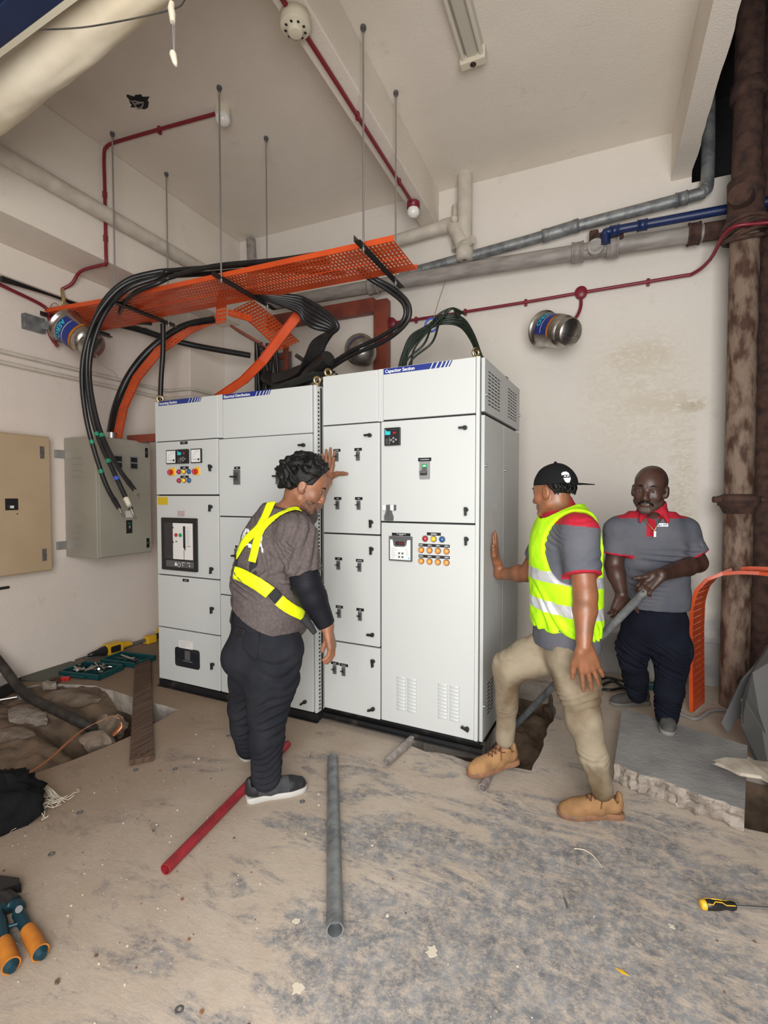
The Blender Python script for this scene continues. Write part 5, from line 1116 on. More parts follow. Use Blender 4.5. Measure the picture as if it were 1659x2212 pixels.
M['polo_red'] = mat('red_polo_yoke', (.42, .006, .024), .85, c2=(.35, .005, .02), scale=6, bump=.2, bscale=450)
M['sleeve'] = mat('black_stretch_sleeve', (.010, .010, .014), .6)
M['vest'] = mat('lime_vest_mesh', (.50, .93, .015), .75, c2=(.42, .82, .01), scale=7, bump=.3, bscale=50)
M['vest'].node_tree.nodes['Principled BSDF'].inputs['Roughness'].default_value = .7
M['reflect'] = mat('silver_reflective_band', (.72, .73, .74), .32, .35, c2=(.45, .46, .47), scale=9, detail=5, lo=.45, hi=.62, bump=.5, bscale=22)
M['hiviz'] = mat('yellow_reflective_strap', (.85, 1, .0), .6, c2=(.78, .95, .0), scale=9, bump=.4, bscale=40)
M['elastic'] = mat('black_elastic', (.028, .028, .030), .8)
M['cap'] = mat('black_cap_cotton', (.009, .009, .010), .85)
M['suede'] = mat('tan_suede', (.36, .20, .09), .9, c2=(.24, .13, .06), scale=12, bump=.3, bscale=200)
M['gum'] = mat('brown_gum_sole', (.27, .125, .06), .7, c2=(.15, .08, .045), scale=20)
M['lace_b'] = mat('brown_laces', (.12, .04, .022), .7)
M['trainer'] = mat('grey_trainer', (.075, .076, .082), .85, c2=(.045, .045, .05), scale=14)
M['trainer_b'] = mat('black_trainer_panel', (.012, .012, .014), .6)
M['sole_w'] = mat('white_sole', (.46, .44, .41), .6)
M['slipon'] = mat('grey_canvas_slipon', (.105, .100, .095), .9, c2=(.075, .07, .065), scale=25)
M['sole_g'] = mat('grey_sole', (.22, .21, .19), .7)
M['gold'] = mat('gold_chain', (.75, .55, .25), .3, 1)

dull('tee', 'jeans', 'navy', 'khaki', 'polo', 'sleeve', 'elastic', 'cap', 'suede', 'trainer', 'slipon', 'rag', 'vest')
def ribbon(par, tree, pts, w_, m_, name, off=.004, towards=None, k=6, **kw):
    # strap of cloth lying on a body: each point of the path is dropped on the surface below
    P = spline(pts, k); C_ = []
    for p in P:
        h_ = tree.find_nearest(p); C_.append((h_[0], h_[1]))
    mb = MB(); vs = []; W = 6
    for i, (p, n_) in enumerate(C_):
        d = (C_[min(i + 1, len(C_) - 1)][0] - C_[max(i - 1, 0)][0]).normalized(); s_ = d.cross(n_).normalized()
        for j in range(W + 1):
            q = p + s_ * (j / W - .5) * w_; h_ = tree.find_nearest(q); vs.append(h_[0] + h_[1] * off)
    n_ = W + 1; mb.add(vs, [(i * n_ + j, i * n_ + j + 1, (i + 1) * n_ + j + 1, (i + 1) * n_ + j) for i in range(len(C_) - 1) for j in range(W)], True)
    return mb.build(name, m_, par, world=True, solid=.003, **kw)

# ------------------------------------------------------------------ worker in the brown-grey T-shirt (left)
P1 = thing('person', (-1.62, 2.1, 0), 'person in brown-grey shirt and yellow harness bending with one hand on switchboard', 'person'); P1['skin'] = 'skin_a'
F1 = vn(RT * .86 + FW * .5); L1 = np.cross(UP, F1)
sp = A_((-1.556,2.057,0.735), (-1.544,2.057,0.909), (-1.537,2.066,1.074), (-1.511,2.095,1.239), (-1.488,2.120,1.362))
nk = np.array((-1.431,2.136,1.424)); shN = np.array((-1.325,1.993,1.318)); shF = np.array((-1.517,2.292,1.352)); elN = np.array((-1.251,1.972,1.082)); wrN = np.array((-1.181,2.039,0.875))
elF = np.array((-1.551,2.521,1.439)); wrF = np.array((-1.578,2.733,1.588))
TF = (F1, .80)
T1 = Solid(.006).chain(sp, [.198, .203, .198, .188, .140], .05, TF).cone(sp[4], shN, .090, .064, .05).cone(sp[4], shF, .090, .064, .05).cone(sp[3], shN, .13, .075, .05).cone(sp[3], shF, .13, .075, .05)
T1.ell(sp[1] + F1 * .075, (.155, .155, .15), None, .05).cone(sp[4], nk, .10, .066, .04)
H1 = Head((-1.366,2.136,1.547), RT * .90 + FW * .10 - UP * .44, UP * .88 + RT * .42, 1.08)
hipN, knN, anN = A_((-1.444,1.996,0.736), (-1.472,1.962,0.444), (-1.488,1.965,0.121)); hipF, knF, anF = A_((-1.654,2.121,0.673), (-1.741,2.126,0.355), (-1.759,2.175,0.122))
S = Solid(.0046); S.add(T1.grow(-.036)); H1.build(S, 1.08, 1.1); S.cone(nk, H1.p(0, -.018, -.045), .062, .060, .03).cone(nk + UP * .03, H1.p(0, .01, -.065), .045, .045, .03)
tapered_arm(S, shN, elN, wrN, (.054, .060, .060, .036)); tapered_arm(S, shF, elF, wrF, (.058, .048, .046, .030))
S.chain([hipN, knN, anN], [.09, .055, .04], .03).chain([hipF, knF, anF], [.09, .055, .04], .03)
hand(S, wrN, (-UP * .95 + RT * .28 + FW * .05), RT * .95 + UP * .2, FW + RT * .1, (.35, .38, .42, .45), [-UP * .8 + FW * .4 - RT * .2, -UP * .9 - RT * .3], 1.22)
CN = vn((-math.sin(math.radians(-3.4)), math.cos(math.radians(-3.4)), 0)); CU = vn((CN[1], -CN[0], 0)); hp = np.array((-1.612, 2.79, 1.60))
hand(S, hp, UP + CU * .08, -CN, CU, (.05, .04, .04, .05), [CU * .9 + UP * .3, CU + UP * .02, CU - UP * .05], 1.22, (.08, -.02, -.12, -.26))
S.cone(wrF, hp, .030, .027, .02)
person_mesh(S, 'body', ['skin_a', 'stubble'], P1, color=lambda V, N: ((H1.loc(V)[:, 2] < -.045) & (H1.loc(V)[:, 2] > -.135) & (H1.loc(V)[:, 1] > .035 + .35 * (H1.loc(V)[:, 2] + .06)) & (np.abs(H1.loc(V)[:, 0]) < .085) & (H1.loc(V)[:, 1] > -.02)).astype(int))
H1.eyes(P1)
# wavy hair: thick on top and at the back, clipped short at the side
Sh = Solid(.0046); H1.skull(Sh, .010); rs = np.random.RandomState(4)
for i in range(330):
    a, b = rs.uniform(-math.pi, math.pi), rs.uniform(-.85, 1.5); v = np.array((math.cos(b) * math.sin(a), math.cos(b) * math.cos(a), math.sin(b)))
    if v[2] < .34 and v[1] > -.30: continue
    if v[2] < .75 and v[1] > .62: continue
    c = H1.p(*(np.array((0, -.016, .040)) + v * np.array((.080, .103, .092)) * (1.08 + .06 * rs.rand()))); r = rs.uniform(.010, .017)
    d = vn(rs.normal(size=3) + v * .3 - np.array((0, 0, .6))) * .018; Sh.cone(c, c + d, r, r * .7, .008)
bq = lambda x, y, z: (H1.p(x, y, z))
cl = [(bq(0, .048, .060), vn(H1.f * .85 - H1.u * .55)), (bq(0, -.048, .0), vn(H1.f * .72 - H1.u * .9)), (bq(0, 0, -.088), -H1.u)]
person_mesh(Sh, 'hair', 'hair', P1, planes=cl[:1] + cl[2:] + [(bq(0, -.020, -.012), vn(H1.f * .80 - H1.u * .60))], disp=lambda V: .0035 * wave_noise(V, 95, 5, 3))
Sf = Solid(.0046); H1.skull(Sf, .0035)
person_mesh(Sf, 'clipped_side_hair', 'hair', P1, planes=[(bq(0, .030, .0), H1.f * .95 - H1.u * .3), (bq(0, 0, .008), -H1.u * .93 + H1.f * .35)], label='short clipped black hair at the temple')
Sb = Solid(.004); 
for i in range(60):
    a = rs.uniform(-1, 1); b = rs.uniform(0, 1); c = H1.p(a * .030, .080 - .028 * abs(a) - .004 * b, -.100 - .014 * b); Sb.cone(c, c + (H1.f * .003 - H1.u * .010), .0055, .003, .004)
person_mesh(Sb, 'beard', 'hair', P1)
# T-shirt
hemS = shN + (elN - shN) * .82; SS = T1.grow(.010, .0055); up_dir = vn(elN - shN)
SS.cone(shN, hemS + up_dir * .03, .092, .090, .035, clip=[(hemS, up_dir)]); hemF = shF + (elF - shF) * .55; SS.cone(shF, hemF + vn(elF - shF) * .02, .078, .076, .035, clip=[(hemF, vn(elF - shF))])
SS.cone(sp[0], sp[0] - UP * .05, .212, .205, .03, TF)
hemP = (np.array((-1.544,2.034,0.871)), vn(-UP * .90 - RT * .46)); nkP = (nk + UP * .012, vn(vn(H1.o - nk) * .45 + UP * .8))
def tee_fold(V):
    d = .005 * wave_noise(V, 14, 2) + .0032 * wave_noise(V, 42, 8)
    d += folds(V, elN * .2 + shN * .8 - F1 * .04 + UP * -.07, F1 * .6 - UP * .6, .12, .036, .006, 3, .19) + folds(V, sp[1] + F1 * .05, UP * .8 + F1 * .5, .16, .06, .011, 5, .35) + folds(V, sp[3] - F1 * .05 - L1 * .1, UP * .6 + F1 * .8, .10, .045, .008, 8, .2) + folds(V, hemS, up_dir, .06, .04, .003, 9, .12)
    return d
tee = person_mesh(SS, 't_shirt', 'tee', P1, disp=tee_fold, planes=[nkP, hemP])
# black arm sleeves
SL1 = Solid(.005); tapered_arm(SL1, shN, elN, wrN, (.074, .070, .066, .043)); ce = vn(wrN - elN)
person_mesh(SL1, 'arm_sleeve', 'sleeve', P1, planes=[(hemS - up_dir * .03, -up_dir), (wrN - ce * .005, ce)], disp=lambda V: folds(V, elN, up_dir, .05, .022, .0022, 2, .2))
# trousers
PN = Solid(.0065).cone(sp[0] + UP * .12, sp[0] - UP * .03, .205, .200, .04, TF).ell(sp[0] - F1 * .09 - UP * .045, (.13, .13, .12), None, .05)
PN.chain([hipN, hipN * .5 + knN * .5, knN, knN * .55 + anN * .45, anN - UP * .01], [.138, .120, .090, .080, .068], .04).chain([hipF, hipF * .5 + knF * .5, knF, knF * .5 + anF * .5, anF - UP * .01], [.130, .115, .086, .080, .072], .04)
def jean_fold(V):
    d = .004 * wave_noise(V, 13, 12) + .0018 * wave_noise(V, 40, 3)
    for c, a, r_, w_, am in ((knN, anN - knN, .12, .045, .0065), (anN + UP * .03, UP, .10, .034, .008), (knF, anF - knF, .12, .045, .006), (anF + UP * .03, UP, .09, .034, .007), (hipN - UP * .08, UP + F1 * .5, .08, .06, .005)): d += folds(V, c, a, r_, w_, am, 3, .16)
    return d
jeans = person_mesh(PN, 'trousers', 'jeans', P1, disp=jean_fold, planes=[(np.array((-1.718,1.963,0.984)), vn(UP * .92 + RT * .3))])
jt = bvh(jeans); tt = smooth_tree(SS.grow(.001, .009))
# back pocket with phone, stitched outline
pk = A_((-1.558,1.809,0.857), (-1.556,1.809,0.805), (-1.533,1.817,0.762), (-1.493,1.833,0.734), (-1.454,1.850,0.736), (-1.447,1.857,0.848))
ribbon(P1, jt, [tuple(q) for q in pk], .004, 'jeans', 'pocket_seam', off=.003)
ribbon(P1, jt, [(-1.564,1.807,0.867), (-1.509,1.830,0.842), (-1.445,1.858,0.852)], .007, 'jeans', 'pocket_seam', off=.004)
a_, n_ = jt.find_nearest(Vector((-1.568,1.859,0.847)))[:2]
mb = MB(Matrix.Translation(a_ + n_ * .006) @ n_.to_track_quat('Z', 'Y').to_matrix().to_4x4()); mb.box(-.030, -.020, -.004, .030, .018, .004); mb.build('phone', 'black', P1, world=True, bevel=.004, label='phone peeking out of the back pocket')
ribbon(P1, jt, [(-1.677,1.926,0.971), (-1.678,1.923,0.902), (-1.690,1.916,0.868)], .03, 'elastic', 'belt', off=.006)
# yellow harness straps over the shirt
RB = lambda pts, w_, m_='hiviz', nm='harness_strap', off=.009, lab=None: ribbon(P1, tt, pts, w_, m_, nm, off, label=lab)
RB([(-1.480,1.976,1.500), (-1.481,1.930,1.460), (-1.486,1.905,1.408), (-1.496,1.899,1.357), (-1.538,1.900,1.312), (-1.589,1.920,1.263), (-1.631,1.943,1.198)], .050)
RB([(-1.339,2.056,1.427), (-1.350,2.009,1.460), (-1.376,1.955,1.471), (-1.420,1.913,1.443), (-1.449,1.888,1.409), (-1.473,1.876,1.365), (-1.485,1.868,1.294), (-1.498,1.859,1.192)], .044)
RB([(-1.492,1.851,1.191), (-1.481,1.853,1.129)], .036, 'elastic', 'elastic_strap', .005, 'black elastic strap')
RB([(-1.620,1.926,1.196), (-1.615,1.927,1.146)], .034, 'elastic', 'elastic_strap', .005, 'black elastic strap')
RB([(-1.630,1.897,1.126), (-1.549,1.867,1.120), (-1.450,1.843,1.089), (-1.374,1.853,1.046)], .060)
RB([(-1.339,1.803,1.060), (-1.280,1.827,1.017)], .052, 'elastic', 'elastic_strap', .005, 'black elastic strap')
RB([(-1.305,1.859,1.010), (-1.302,1.946,0.964), (-1.299,2.055,0.909)], .054)
mb = MB(); mb.tube([(-1.219,1.894,0.943), (-1.194,1.904,0.911), (-1.175,1.921,0.871)], [.022, .018, .012], 8); mb.build('strap_end', 'elastic', P1, world=True, label='loose black strap end')
# white print on the back of the shirt
def print_on(par, tree, txt, size, at_px, m_, name, right, up_, toward):
    mb = MB(); tb = MB(); tb.text(txt, size, (0, 0, 0), (1, 0, 0), (0, 1, 0), 0, .004, 'LEFT', .0); right, up_, toward = map(Vector, (right, up_, toward)); o = Vector(at_px); vs = []
    for v in tb.v:
        q = o + right * v[0] + up_ * v[1]; h_ = tree.ray_cast(q - toward * .4, toward); vs.append((h_[0] - toward * .004) if h_[0] and abs((h_[0] - q).dot(toward)) < .22 and (h_[0] - toward * .004).length else None)
    ok = [f for f in tb.f if all(vs[i] is not None for i in f)]; mb.add([v if v is not None else o for v in vs], ok); return mb.build(name, m_, par, world=True)
print_on(P1, bvh(tee), 'MZLA', .115, (-1.523,1.819,1.282), 'letter', 'shirt_print', tuple(vn(RT * .8 - UP * .30) * .42), tuple(vn(UP + RT * .14)), tuple(vn(np.array((-1.523,1.819,1.282)) - np.array((0, 0, 1.5)))))
shoe(P1, (-1.565, 1.905, 0), (-1.345, 2.115, 0), 'trainer', 'sole_w', .305, laces='trainer_b', trim='trainer_b', label='grey and black trainer with white sole'); shoe(P1, (-1.83, 2.19, 0), (-1.73, 2.47, 0), 'trainer', 'sole_w', .305, laces='trainer_b', trim='trainer_b', label='grey and black trainer with white sole')

# ------------------------------------------------------------------ worker in the lime vest, pushing the side of the switchboard
P2 = thing('person', (-.2, 2.5, 0), 'person in lime reflective vest and backward black cap pushing the switchboard side', 'person'); P2['skin'] = 'skin_b'
F2 = vn(-RT * .94 - FW * .22); L2 = np.cross(UP, F2)
sp = A_((-0.133,2.554,0.769), (-0.138,2.558,0.932), (-0.144,2.572,1.089), (-0.145,2.588,1.237), (-0.149,2.601,1.339))
nk = np.array((-0.161,2.598,1.412)); shN = np.array((-0.077,2.435,1.329)); shF = np.array((-0.229,2.750,1.298)); elN = np.array((-0.044,2.352,1.058)); wrN = np.array((-0.045,2.268,0.851))
elF = np.array((-0.352,2.840,1.065)); wrF = np.array((-0.532,2.969,1.029))
TF = (F2, .72)
T2 = Solid(.006).chain(sp, [.165, .165, .170, .166, .125], .05, TF).cone(sp[4], shN, .080, .060, .05).cone(sp[4], shF, .080, .060, .05).cone(sp[3], shN, .11, .066, .05).cone(sp[3], shF, .11, .066, .05).cone(sp[4], nk, .085, .060, .04)
H2 = Head((-0.198,2.564,1.514), -RT * .66 + FW * .72 - UP * .16, UP + RT * .04, 1.0)
hipN, knN, anN = A_((-0.096,2.482,0.758), (-0.042,2.418,0.456), (0.038,2.442,0.158)); hipF, knF, anF = A_((-0.194,2.613,0.730), (-0.406,2.539,0.620), (-0.432,2.601,0.231))
S = Solid(.0046); S.add(T2.grow(-.034)); H2.build(S); S.cone(nk, H2.p(0, -.015, -.045), .056, .058, .03)
tapered_arm(S, shN, elN, wrN, (.058, .050, .050, .031)); tapered_arm(S, shF, elF, wrF, (.056, .046, .047, .030))
S.chain([hipN, knN, anN], [.075, .05, .038], .03).chain([hipF, knF, anF], [.075, .05, .038], .03)
hand(S, wrN, (-UP * .94 + RT * .26 - FW * .03), -FW * .9 + RT * .3, -RT * .95 - UP * .2, (.05, .14, .16, .22), [-UP * .9 - RT * .3 + FW * .35, -UP + FW * .2], 1.22, (.16, .0, -.14, -.30))
sp_o = np.array((-1.675, 2.81, 0)) + CU * 1.097; hp = sp_o + CN * .205 + UP * 1.095 + CU * .022
hand(S, hp, UP * 1.0 - CU * .02, CU, -CN, (.03, .03, .04, .05), [-CN * .75 + UP * .65, UP * .8 - CN * .3], 1.10)
S.cone(wrF, hp + CU * .008, .030, .026, .02)
person_mesh(S, 'body', 'skin_b', P2, disp=lambda V: .0012 * wave_noise(V, 30, 2)); H2.eyes(P2)
# short hair at the nape, cap worn backwards with its badge
Sn = Solid(.0046); H2.skull(Sn, .005); rs = np.random.RandomState(9)
for i in range(90):
    a = rs.uniform(-2.3, 2.3); b = rs.uniform(-.55, .15); v = np.array((math.cos(b) * math.sin(a), -math.cos(b) * math.cos(a), math.sin(b)))
    if v[1] > -.25: continue
    c = H2.p(*(np.array((0, -.014, .030)) + v * np.array((.078, .100, .085)))); Sn.cone(c, c - H2.u * .012, .006, .004, .005)
person_mesh(Sn, 'hair', 'hair', P2, planes=[(H2.p(0, -.028, .0), vn(H2.f * .85 - H2.u * .5)), (H2.p(0, 0, -.048), -H2.u)])
Sc = Solid(.0045); cc = H2.p(0, -.014, .030); cu = vn(H2.u * .98 - H2.f * .12); Rc = np.stack([H2.r, np.cross(cu, H2.r), cu], 1)
Sc.ell(cc, (.090, .110, .112), Rc, .01).cone(cc + cu * .105, cc + cu * .117, .009, .006, .004)
cap_ = person_mesh(Sc, 'cap', 'cap', P2, planes=[(cc + cu * .004, -cu)], disp=lambda V: .0015 * wave_noise(V, 40, 3))
mb = MB(); vs = []; N_ = 18
for i in range(N_ + 1):
    a = -1.0 + 2.0 * i / N_; b_ = cc - Rc[:, 1] * (.100 * math.cos(a)) + H2.r * .088 * math.sin(a) + cu * .006
    e = cc - Rc[:, 1] * (.105 + .075 * math.cos(a * .95) ** .6) + H2.r * .086 * math.sin(a) + cu * (.004 - .006 * math.cos(a)); vs += [b_, b_ * .5 + e * .5 + cu * .001, e]
mb.add(vs, [(3 * i + j, 3 * i + 3 + j, 3 * i + 4 + j, 3 * i + 1 + j) for i in range(N_) for j in range(2)], True); mb.build('brim', 'cap', cap_, world=True, solid=.004)
ct = bvh(cap_) if False else smooth_tree(Sc.grow(.001, .006))
bd = Vector((-0.129,2.346,1.580)); h_ = ct.ray_cast(bd, Vector(vn(bd - Vector((0, 0, 1.5))))); bc, bn = h_[0], h_[1]; bx = Vector(RT) - bn * Vector(RT).dot(bn); bx.normalize(); by = bn.cross(bx); by = by if by.z > 0 else -by
def badge(poly, m_, mb, off=.0028):
    mb.m = m_; mb.add([(lambda q: (lambda h: (h[0] + h[1] * off))(ct.find_nearest(q)))(bc + bx * x + by * y) for x, y in poly], [t for t in tessellate_polygon([[Vector((x, y, 0)) for x, y in poly]])])
mb = MB(); el = lambda cx, cy, rx, ry, n=14, a0=0, a1=2 * math.pi: [(cx + rx * math.cos(a0 + (a1 - a0) * k / n), cy + ry * math.sin(a0 + (a1 - a0) * k / n)) for k in range(n)]
badge([(-.021, .020), (-.012, .028), (.004, .030), (.014, .022), (.017, .008), (.010, .012), (-.008, .012), (-.020, .010)], 0, mb)
badge([(-.014, -.004), (-.016, .004), (-.012, -.010), (-.006, -.022), (.004, -.031), (.014, -.024), (.020, -.008), (.018, .006), (.014, -.004), (.004, -.002)], 0, mb)
badge(el(-.006, .005, .005, .003), 0, mb, .0034); badge(el(.007, .005, .005, .003), 0, mb, .0034); badge([(-.004, -.012), (.003, -.009), (.010, -.012), (.003, -.0105)], 1, mb, .0040)
mb.build('cap_badge', ['letter', 'cap'], P2, world=True, label='white bearded-face badge with no known character') if False else mb.build('cap_badge', ['letter', 'cap'], P2, world=True)
# polo shirt: grey with red collar, yoke and cuffs
adN, adF = vn(elN - shN), vn(elF - shF); hemS = shN + (elN - shN) * .69; hemF = shF + (elF - shF) * .62
SS = T2.grow(.010, .0055); SS.cone(shN, hemS + adN * .03, .082, .080, .035, clip=[(hemS, adN)]); SS.cone(shF, hemF + adF * .03, .074, .070, .035, clip=[(hemF, adF)])
SS.cone(sp[0] + UP * .02, sp[0] - UP * .04, .192, .196, .03, TF)
def polo_fold(V): return .003 * wave_noise(V, 15, 5) + .0015 * wave_noise(V, 50, 6) + folds(V, shN - UP * .10 + F2 * .06, UP * .8 + F2 * .5, .09, .035, .006, 4, .16) + folds(V, hemS - adN * .05, adN, .05, .045, .003, 3, .1)
z_y = (-0.099,2.460,1.370)[2]
col2 = lambda V, N: np.where((V[:, 2] > z_y - .012 + .10 * ((V - shN) @ F2)) & (((V - shN) @ adN) < .05) | (((V - hemS) @ adN > -.010) & ((V - hemS) @ adN < .012) & (_len(V - hemS) < .10)) , 1, 0)
polo = person_mesh(SS, 'polo_shirt', ['polo', 'polo_red'], P2, disp=polo_fold, color=col2, planes=[(np.array((-0.159,2.599,1.419)), vn(UP * .9 - F2 * .1)), (np.array((-0.126,2.535,0.766)), vn(-UP))])
Sk = Solid(.005); cb = nk - UP * .015; ca = vn(UP * .92 + F2 * .36); Sk.cone(cb, cb + ca * .058, .088, .074, .01); Sk.cone(cb - ca * .05, cb + ca * .12, .076, .062, .004, op='-')
person_mesh(Sk, 'collar', 'polo_red', P2)
# vest
V2 = T2.grow(.030, .0055)
V2.ell((shN * .86 + sp[2] * .14) + L2 * .05 - UP * .035 + F2 * .045, (.185, .15, .172), np.stack([F2, L2, UP], 1), .02, '-').ell((shF * .86 + sp[2] * .14) - L2 * .05 - UP * .055, (.145, .135, .185), None, .02, '-')
V2.cone(nk - UP * .05, nk + UP * .1 + F2 * .03, .092, .115, .015, op='-')
zb = [(-0.135,2.435,1.131)[2], (-0.134,2.434,1.081)[2], (-0.133,2.431,0.990)[2], (-0.132,2.429,0.937)[2]]
def col_v(V, N):
    z = V[:, 2] + .012 * np.sin(((V - sp[1]) @ RT) * 9) + .05 * ((V - sp[1]) @ RT) * 0; return np.where(((z < zb[0]) & (z > zb[1])) | ((z < zb[2]) & (z > zb[3])), 1, 0)
def vest_fold(V): return .005 * wave_noise(V, 12, 21) + .0022 * wave_noise(V, 38, 22) + folds(V, sp[1] - UP * .05 + F2 * .08, UP * .8 + RT * .6, .12, .05, .006, 7, .3)
vest = person_mesh(V2, 'vest', ['vest', 'reflect'], P2, disp=vest_fold, color=col_v, planes=[(np.array((-0.131,2.492,0.844)), vn(-UP + F2 * .10))], label='lime vest with two silver reflective bands')
# trousers
PN = Solid(.0065).cone(sp[0] + UP * .06, sp[0] - UP * .03, .168, .168, .04, TF).ell(sp[0] - F2 * .06 - UP * .05, (.10, .11, .11), None, .05)
PN.chain([hipN, hipN * .5 + knN * .5, knN, knN * .5 + anN * .5, anN - UP * .015], [.108, .094, .074, .060, .052], .04).chain([hipF, hipF * .45 + knF * .55, knF, knF * .5 + anF * .5, anF - UP * .01], [.102, .094, .076, .056, .050], .035)
def kh_fold(V):
    d = .004 * wave_noise(V, 14, 31) + .0022 * wave_noise(V, 42, 33)
    for c, a, r_, w_, am in ((knN - UP * .02, anN - knN, .14, .042, .008), (anN + UP * .04, UP, .10, .034, .009), (knF - UP * .05, UP + RT * .2, .10, .036, .009), (anF + UP * .05, UP, .10, .032, .008), (hipF + UP * -.03, RT * .9 + UP * .5, .09, .05, .008)): d += folds(V, c, a, r_, w_, am, 5, .15)
    return d
person_mesh(PN, 'trousers', 'khaki', P2, disp=kh_fold, planes=[(sp[0] + UP * .10, UP)])
shoe(P2, (0.128,2.518,0.000), (-0.136,2.404,0.000), 'suede', 'gum', .305, laces='lace_b', label='tan suede shoe with brown laces')
shoe(P2, (-0.374,2.669,0.075), (-0.554,2.514,0.045), 'suede', 'gum', .30, laces='lace_b', label='tan suede shoe pressing on a pipe end')

# ------------------------------------------------------------------ worker against the wall, levering with a pipe
P3 = thing('person', (.4, 3.5, 0), 'person in grey and red polo shirt by the wall holding a long pipe', 'person'); P3['skin'] = 'skin_c'
F3 = vn(-FW * .92 - RT * .38); L3 = np.cross(UP, F3)
sp = A_((0.318,3.273,0.779), (0.312,3.253,0.919), (0.301,3.222,1.085), (0.289,3.190,1.235), (0.284,3.159,1.343))
nk = np.array((0.282,3.138,1.396)); shR = np.array((0.118,3.118,1.299)); shL = np.array((0.450,3.240,1.295)); elR = np.array((0.092,3.121,1.095)); wrR = np.array((0.131,3.024,0.950))
elL = np.array((0.525,3.266,1.116)); wrL = np.array((0.310,2.921,1.087))
TF = (F3, .74)
T3 = Solid(.006).chain(sp, [.155, .165, .165, .160, .120], .05, TF).cone(sp[4], shR, .075, .056, .05).cone(sp[4], shL, .075, .056, .05).cone(sp[3], shL, .11, .064, .05).cone(sp[3], shR, .11, .064, .05).cone(sp[4], nk, .085, .060, .04)
ray3 = vn(np.array((0.263,3.059,1.530)) - np.array((0, 0, 1.5)))
H3 = Head((0.263,3.059,1.525), -ray3 - RT * .22 - UP * .10, UP + RT * .10, 1.06)
hipR, knR, anR = A_((0.240,3.292,0.738), (0.209,3.303,0.507), (0.254,3.573,0.225)); hipL, knL, anL = A_((0.398,3.306,0.751), (0.406,3.258,0.520), (0.404,3.396,0.163))
S = Solid(.0042); S.add(T3.grow(-.036)); H3.build(S, 1.06, 1.15); S.cone(nk, H3.p(0, -.02, -.05), .058, .058, .03)
tapered_arm(S, shR, elR, wrR, (.058, .048, .048, .030)); tapered_arm(S, shL, elL, wrL, (.060, .052, .052, .034))
S.chain([hipR, knR, anR], [.075, .05, .04], .03).chain([hipL, knL, anL], [.075, .05, .04], .03)
hand(S, wrL, -RT * .72 - UP * .52 + FW * .05, -FW * .72 + UP * .65, UP * .6 + FW * .6, (.55, .60, .65, .7), [-RT * .9 - UP * .25 - FW * .1, -RT - UP * .15], 1.08)
hand(S, wrR, -UP * .95 - RT * .12 + FW * .04, -FW * .8 - RT * .5, RT, (.30, .34, .38, .42), [-UP * .55 + RT * .75, -UP * .7 + RT * .5], 1.04)
def col3(V, N):
    q = H3.loc(V); return ((q[:, 2] < -.045) & (q[:, 2] > -.125) & (q[:, 1] > .030) & (np.abs(q[:, 0]) < .07) & ~((np.abs(q[:, 0]) < .024) & (q[:, 2] > -.074))).astype(int)
person_mesh(S, 'body', ['skin_c', 'grey_stubble'], P3, color=col3); H3.eyes(P3)
for x in (-1, 1):
    mb = MB(); mb.tube([H3.p(x * a, b, c) for a, b, c in ((.003, .1005, -.049), (.018, .0985, -.050), (.032, .088, -.060), (.037, .078, -.070))], [.0045, .006, .005, .002], 7); mb.build('moustache', 'hair', P3, world=True)
Sf = Solid(.0045); H3.skull(Sf, .0040)
person_mesh(Sf, 'thin_side_hair', 'hair', P3, planes=[(H3.p(0, .000, .03), vn(H3.f * .95 + H3.u * .25)), (H3.p(0, 0, -.02), vn(-H3.u))], label='thin cropped hair at the side of the head')
adR, adL = vn(elR - shR), vn(elL - shL); hR = shR + (elR - shR) * .66; hL = shL + (elL - shL) * .72
SS = T3.grow(.011, .0055); SS.cone(shR, hR + adR * .03, .066, .084, .035, clip=[(hR, adR)]); SS.cone(shL, hL + adL * .03, .068, .086, .035, clip=[(hL, adL)])
SS.cone(sp[0], sp[0] - UP * .03, .172, .172, .03, TF)
SS.cone(nk + F3 * .080 + UP * .03, nk + F3 * .135 - UP * .110, .058, .008, .006, op='-')
z3 = 1.372
def col_p3(V, N):
    d1 = ((V - hR) @ adR > -.010) & ((V - hR) @ adR < .012) & (_len(V - hR) < .10); d2 = ((V - hL) @ adL > -.010) & ((V - hL) @ adL < .012) & (_len(V - hL) < .10); inn = ((V - shR) @ L3 > -.012) & ((shL - V) @ L3 > -.012)
    pl_ = (np.abs((V - nk) @ L3 + .012) < .020) & (V[:, 2] > z3 - .10) & ((V - nk) @ F3 > .04)
    return np.where(d1 | d2 | ((V[:, 2] > z3) & inn) | pl_, 1, 0)
def p3_fold(V): return .003 * wave_noise(V, 14, 41) + .0015 * wave_noise(V, 48, 42) + folds(V, sp[2] + L3 * .07 + F3 * .08, UP * .85 + L3 * -.45, .10, .045, .008, 2, .22) + folds(V, shR - UP * .1, UP * .6 + L3 * .5, .06, .04, .005, 5, .12)
polo3 = person_mesh(SS, 'polo_shirt', ['polo', 'polo_red'], P3, disp=p3_fold, color=col_p3, planes=[(nk + UP * .014, UP), (np.array((0.297,3.157,0.848)), vn(-UP))])
Sk = Solid(.005); cb = nk - UP * .015; ca = vn(UP * .95 + F3 * .22); Sk.cone(cb, cb + ca * .060, .090, .072, .01); Sk.cone(cb - ca * .05, cb + ca * .12, .078, .060, .004, op='-'); Sk.cone(cb + F3 * .04, cb + F3 * .13 - UP * .05, .045, .032, .006, op='-')
for x in (-1, 1): Sk.cone(cb + L3 * x * .050 + F3 * .062 + UP * .028, cb + L3 * x * .066 + F3 * .098 - UP * .022, .018, .010, .012)
